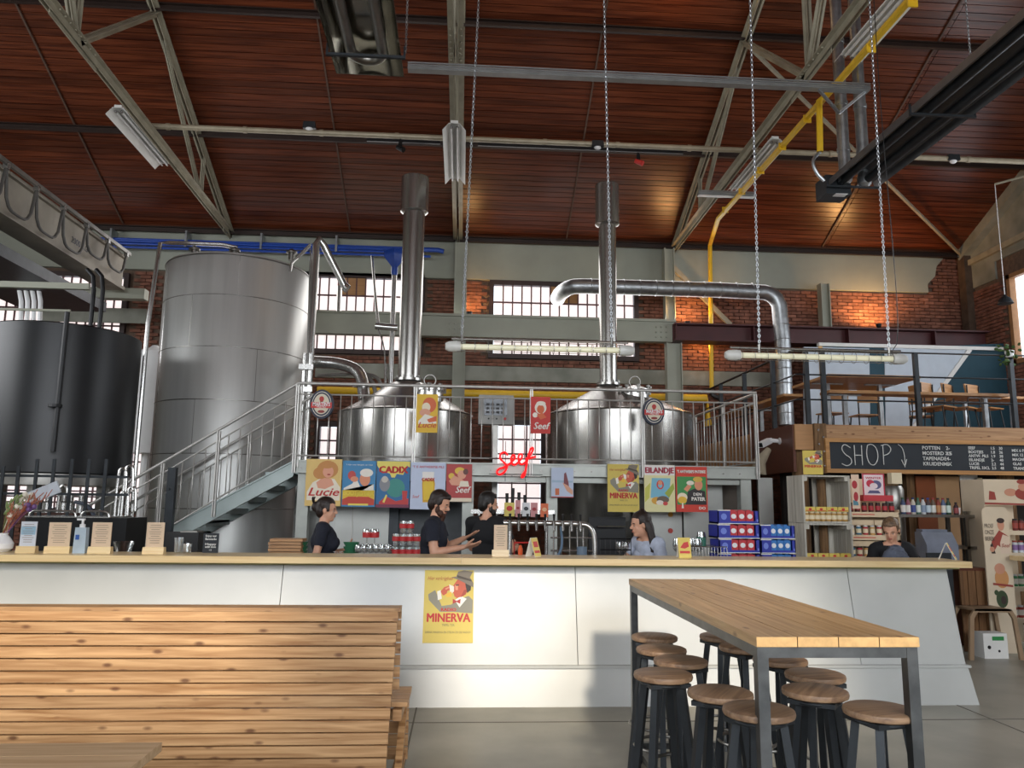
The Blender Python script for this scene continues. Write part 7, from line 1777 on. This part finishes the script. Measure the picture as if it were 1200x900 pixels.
# cupboards on the wall behind
Yk = 10.85
for a, b_, y0, y1, mt_, lb in ((1075, 1098, 558, 622, mat('orange_stained_board', '8a4a26', .5, 0, .08, 3), 'orange-brown board standing behind the steel shelf'), (1098, 1127, 558, 622, mat('light_ply', 'b08a62', .6, 0, .05, 3), 'light plywood board standing behind the steel shelf'), (1127, 1148, 556, 622, white, 'white board standing behind the steel shelf'), (1144, 1154, 560, 630, cream, 'narrow cream board left of the big card display')):
    x0, x1, z0, z1 = prect(a, y0, b_, y1, Yk); m = MB(); m.bx((x0, Yk, .0), (x1-.003, Yk+.03, z1)); m.build('leaning_board', mt_, label=lb, cat='board')
for px, w__ in ((1048, 10), (1067, 9)): p = at(px, 600, Yk+.1); m = MB(); m.bx((p.x-.06, Yk+.05, 0), (p.x+.06, Yk+.17, zM1-.3)); m.build('timber_stud', logm, label='rough timber stud behind the shop shelves, %s' % ('left' if px == 1048 else 'right'), cat='post')
x0, x1, z0, z1 = prect(1045, 554, 1057, 567, 9.6); m = MB(); m.bx((x0, 9.6, z0), (x1, 9.7, z1)); m.build('meter_box', cream, label='small beige box high on the stud behind the display', cat='box')
x0, x1, z0, z1 = prect(1044, 569, 1066, 596, 9.6); m = MB(); m.lathe(((x0+x1)/2, 9.75, 0), [(.12, 0), (.12, z0), (.125, z0+.02), (.125, z1-.05), (.1, z1)], 20); m.build('steel_urn', steel_dk, label='steel urn behind the bottles at the left end of the shelf', cat='urn')
m = MB(); m.bx((XM+.25, 11.6, 0), (XE, 11.7, zM1-.3)); m.build('partition', mat('shade_backing', '241d18', .8), label='dark partition at the back of the shop, under the mezzanine', cat='partition')  # dark brown backing sheet: shade under the mezzanine put into its colour
# printer / till
x0, x1, z0, z1 = prect(1080, 624, 1123, 652, 8.4); t = thing('label_printer', ((x0+x1)/2, 8.4, z0), 'grey office machine with sloped lid behind the bar, left of the shelf posts', 'printer')
m = MB(); m.prism([(8.4, z0-.1), (8.62, z0-.1), (8.62, z1), (8.5, z1), (8.4, z0+.12)], x0+.06, x1, 'X'); m.build('body', mat('printer_grey', '747a88', .5), t)
m = MB(); m.bx((x0+.08, 8.5, z1), (x1-.05, 8.62, z1+.03)); m.build('lid', mat('printer_grey', '747a88'), t); m = MB(); m.bx((x0+.04, 8.385, z0-.05), (x1-.1, 8.4, z0+.04)); m.build('paper_tray', darkst, t)
m = MB(); m.bx((x0-.1, 8.35, .0), (x1-.12, 8.8, z0-.1)); m.build('low_cabinet', darkst, label='dark low cabinet under the grey office machine', cat='cabinet')
# big card display at right edge
Ye = 8.6
x0, x1, z0, z1 = prect(1155, 594, 1186, 720, Ye); cardp = mat('display_paper', 'd9c8ae', .65, 0, .04, 4)
t = thing('advert_display', ((x0+x1)/2, Ye, 0), 'tall rounded cardboard display with a man in an apron, at the right edge', 'display')
rr_ = .07; poly = [(x0, 0), (x1, 0), (x1, z1-rr_)]+[(x1-rr_+rr_*math.cos(a*PI/12), z1-rr_+rr_*math.sin(a*PI/12)) for a in range(1, 6)]+[(x0+rr_-rr_*math.sin(a*PI/12), z1-rr_+rr_*math.cos(a*PI/12)) for a in range(0, 7)]
m = MB(); m.prism(poly, Ye, Ye+.02); m.build('board', cardp, t)
w_, h_ = x1-x0, z1-z0; Q = lambda u, v: (x0+u*w_, z0+v*h_)
m = MB(); hx = ['9a4238', 'd8c3ae', 'c98f74', '3a2c28', 'c98f5a', '3a4a30']
for i, (c, pl2) in enumerate(((0, [(.2, .6), (.3, .68), (.6, .78), (.95, .72), (.95, .62), (.7, .6), (.5, .64), (.35, .58)]), (1, [(.6, .56), (.95, .56), (.95, .72), (.72, .74), (.6, .66)]), (2, ellp(.68, .83, .13, .055)), (3, ellp(.68, .87, .15, .025)), (3, [(.25, .56), (.4, .56), (.3, .66), (.22, .64)]), (2, ellp(.28, .6, .09, .025)), (4, ellp(.55, .33, .26, .09)), (2, ellp(.5, .42, .2, .05)), (0, [(.2, .29), (.95, .27), (.95, .25), (.2, .27)]), (5, ellp(.5, .14, .22, .08)), (5, ellp(.3, .2, .08, .025)), (3, ellp(.55, .13, .1, .04)))):
    m.m = c; e = .001+i*.0004; m.prism([Q(u, v) for u, v in pl2], Ye-e, Ye-e+.0003)
m.build('artwork', [pm(c) for c in hx], t, smooth=False)
for s_, v in (('PROEF', .8), ('ONZE', .74), ('BIEREN', .68)): lettering(s_, .07, (x0+.22*w_, Ye-.004, z0+v*h_), pm('5a4a40'), t, width=w_*.34)
lettering('Seef', .06, (x0+.78*w_, Ye-.007, z0+.62*h_), pm('9a4238'), t, shear=.3)
x0, x1, z0, z1 = prect(1153, 562, 1215, 592, Ye+.3)
t = thing('advert_display', ((x0+x1)/2, Ye+.5, 0), 'cardboard shelf display with header and products, cut by the right edge', 'display')
m = MB(); m.bx((x0, Ye+.3, z0), (x1, Ye+.32, z1)); m.build('header', cardp, t)
m = MB(); hh_ = z1-z0; ww = x1-x0; Q = lambda u, v: (x0+u*ww, z0+v*hh_)
for i, (c, pl2) in enumerate(((0, [(.0, .1), (1, .06), (1, 0), (0, 0.02)]), (0, [(.08, .2), (.22, .2), (.2, .5), (.1, .55)]), (1, ellp(.5, .5, .12, .15)), (0, ellp(.78, .45, .2, .25)), (1, ellp(.75, .72, .1, .16)), (0, ellp(.72, .92, .09, .09)))):
    m.m = c; e = .001+i*.0004; m.prism([Q(u, v) for u, v in pl2], Ye+.3-e, Ye+.3-e+.0003)
m.build('artwork', [pm('9a4238'), pm('c98f74')], t, smooth=False)
m = MB(); m.bx((x0, Ye+.32, 0), (x0+.02, Ye+.75, z1)); m.bx((x0, Ye+.73, 0), (x1, Ye+.75, z1)); m.build('carcass', cardp, t)
for i, py in enumerate((622, 648, 688, 725)):
    z = at(1190, py, Ye+.3).z; m = MB(); m.bx((x0+.02, Ye+.3, z-.05), (x1, Ye+.73, z)); m.build('shelf', cardp, t)
    for k in range(5): 
        xx = at(1190, py, Ye+.4).x+k*.075; jar(xx, Ye+.4, z, .14, .03, 'small jar on the %s shelf of the right-edge display, %s' % (['top', 'second', 'third', 'lowest'][i], ORD[k]), 'jars on the %s shelf of the right-edge display' % ['top', 'second', 'third', 'lowest'][i], pm(['6a2420', 'cfd6dc', '3f8a5a', 'a33c34'][i]), pm(['1a1414', '9a4238', 'e0e0e0', 'cfd6dc'][i]), pm(['9a4238', '8a6aa0', 'e6e2da', 'e6e2da'][i]))
# shop counter end at the right edge
p = at(1183, 652, 8.5); p.z = at(1190, 655, 7.9).z; m = MB(); t = thing('side_counter', (p.x+.5, 8.0, 0), 'pale counter with wooden top cut by the right edge', 'counter'); m.bx((p.x, 7.9, p.z-.05), (p.x+1.4, 8.5, p.z)); m.build('worktop', counterw, t)
m = MB(); m.bx((p.x+.13, 7.95, 0), (p.x+1.35, 8.45, p.z-.05)); m.build('cabinet_body', mat('side_counter_grey', 'a7adb2', .6), t)
# slatted wooden box on the floor
Yq = 8.7; x0, x1 = at(1127, 710, Yq).x, at(1160, 710, Yq).x; zq = at(1143, 669, Yq).z
t = thing('slatted_box', ((x0+x1)/2, Yq+.2, 0), 'brown upright-slatted wooden box beyond the right end of the bar', 'box')
for k in range(7): a = lerp(x0, x1, k/7); m = MB(); m.bx((a+.004, Yq+(.006 if k % 2 else 0), 0), (lerp(x0, x1, (k+1)/7)-.002, Yq+.02, zq)); m.build('slat', mat('brown_slat', '7d5836', .7, 0, .15, 4, 0, (6, 6, .6), rnd=.15), t)
m = MB(); m.bx((x0, Yq, zq), (x1+.02, Yq+.4, zq+.03)); m.bx((x0, Yq+.38, 0), (x1, Yq+.4, zq)); m.build('lid', brownply, t)
# bent plywood step stool with a box inside
Yt2 = 8.22; x0, x1 = at(1134, 740, Yt2).x, at(1198, 740, Yt2).x; z1 = at(1165, 714, Yt2).z
t = thing('step_stool', ((x0+x1)/2, Yt2+.2, 0), 'bent plywood stool with cut-out sides on the floor right of the bar', 'stool')
m = MB(); w_ = x1-x0
def hoop(Y, d): 
    o = [(x0, 0), (x0+.0, 0), (x0+.04, z1-.08), (x0+.1, z1), (x1-.1, z1), (x1-.05, z1-.08), (x1, 0)]; i_ = [(x1-.045, 0), (x1-.09, z1-.1), (x1-.13, z1-.035), (x0+.13, z1-.035), (x0+.085, z1-.1), (x0+.05, 0)]
    return o[1:]+i_
m.prism(hoop(0, 0), Yt2, Yt2+.03); m.build('front_frame', mat('bent_ply', '9c8266', .5, 0, .06, 3), t)
m = MB(); m.prism(hoop(0, 0), Yt2+.3, Yt2+.33); m.build('rear_frame', mat('bent_ply', '9c8266'), t)
m = MB(); m.bx((x0+.1, Yt2, z1-.02), (x1-.1, Yt2+.33, z1)); m.build('seat', mat('bent_ply', '9c8266'), t)
a, b_ = at(1151, 750, Yt2+.1).x, at(1179, 750, Yt2+.1).x; zz = at(1165, 742, Yt2+.1).z
t = thing('cardboard_box', ((a+b_)/2, Yt2+.2, 0), 'white cardboard box with green label under the plywood stool', 'box')
m = MB(); m.bx((a, Yt2+.08, 0), (b_, Yt2+.26, zz)); m.build('carton', white, t); m = MB(); m.bx((a+.1, Yt2+.076, zz*.72), (b_-.04, Yt2+.08, zz*.88)); m.build('green_label', pm('2f8a4a'), t)
m = MB(); m.cyl((a+.06, Yt2+.079, zz*.45), (a+.06, Yt2+.077, zz*.45), .02, n=10); m.cyl((a+.17, Yt2+.079, zz*.3), (a+.17, Yt2+.077, zz*.3), .014, n=10); m.build('printed_mark', blackp, t)

# ================================================================== WARM UPLIGHTS (fixtures with their lamps) AND ADDED CEILING GLOW
def uplight(px, py, Y, e, label):
    p = at(px, py, Y); t = thing('wall_uplight', p, label, 'light', 'small uplights on the girders'); m = MB(); m.lathe(p, [(.03, 0), (.05, .02), (.06, .08), (.05, .08), (.03, .03)], 14); m.build('housing', blackm, t)
    m = MB(); m.lathe(p, [(.045, .055), (.045, .06)], 14); m.build('bulb', mat('warm_bulb', 'ffb060', .5, emit=6, emcol='ff9a3c'), t)
    lamp('warm_uplight', 'SPOT', p+V(0, -.03, .12), p+V(0, .25, 1.2), e, (1.0, .52, .18), spot_size=2.9, spot_blend=.6, shadow_soft_size=.05)
zg = .0
uplight(806, 381, 15.6, 45, 'uplight on the girder end lighting the brick beside the duct'); uplight(1030, 384, 15.6, 75, 'uplight on the maroon girder lighting the brick at right')
uplight(550, 370, 15.75, 20, 'uplight on the grey girder by the middle wall column')
p = at(824, 404, 15.8); lamp('warm_downlight', 'POINT', p-V(0, 0.05, .02), p, 9, (1.0, .48, .14), shadow_soft_size=.04)
m = MB(); m.lathe(p+V(0, -.05, .04), [(.04, 0), (.05, .05), (.03, .07)], 12); m.build('downlight', blackm, label='small downlight under the left end of the maroon girder', cat='light')
for x, y, e in ((1.6, 9.6, 12), (3.2, 10.6, 6), (.3, 9.0, 5)):  # added bare lamps without fixtures, for warm spots on the ceiling boards
    lamp('added_ceiling_glow', 'POINT', (x, y, roofz(y)-.35), (x, y, 0), e, (1.0, .62, .30), shadow_soft_size=.12)
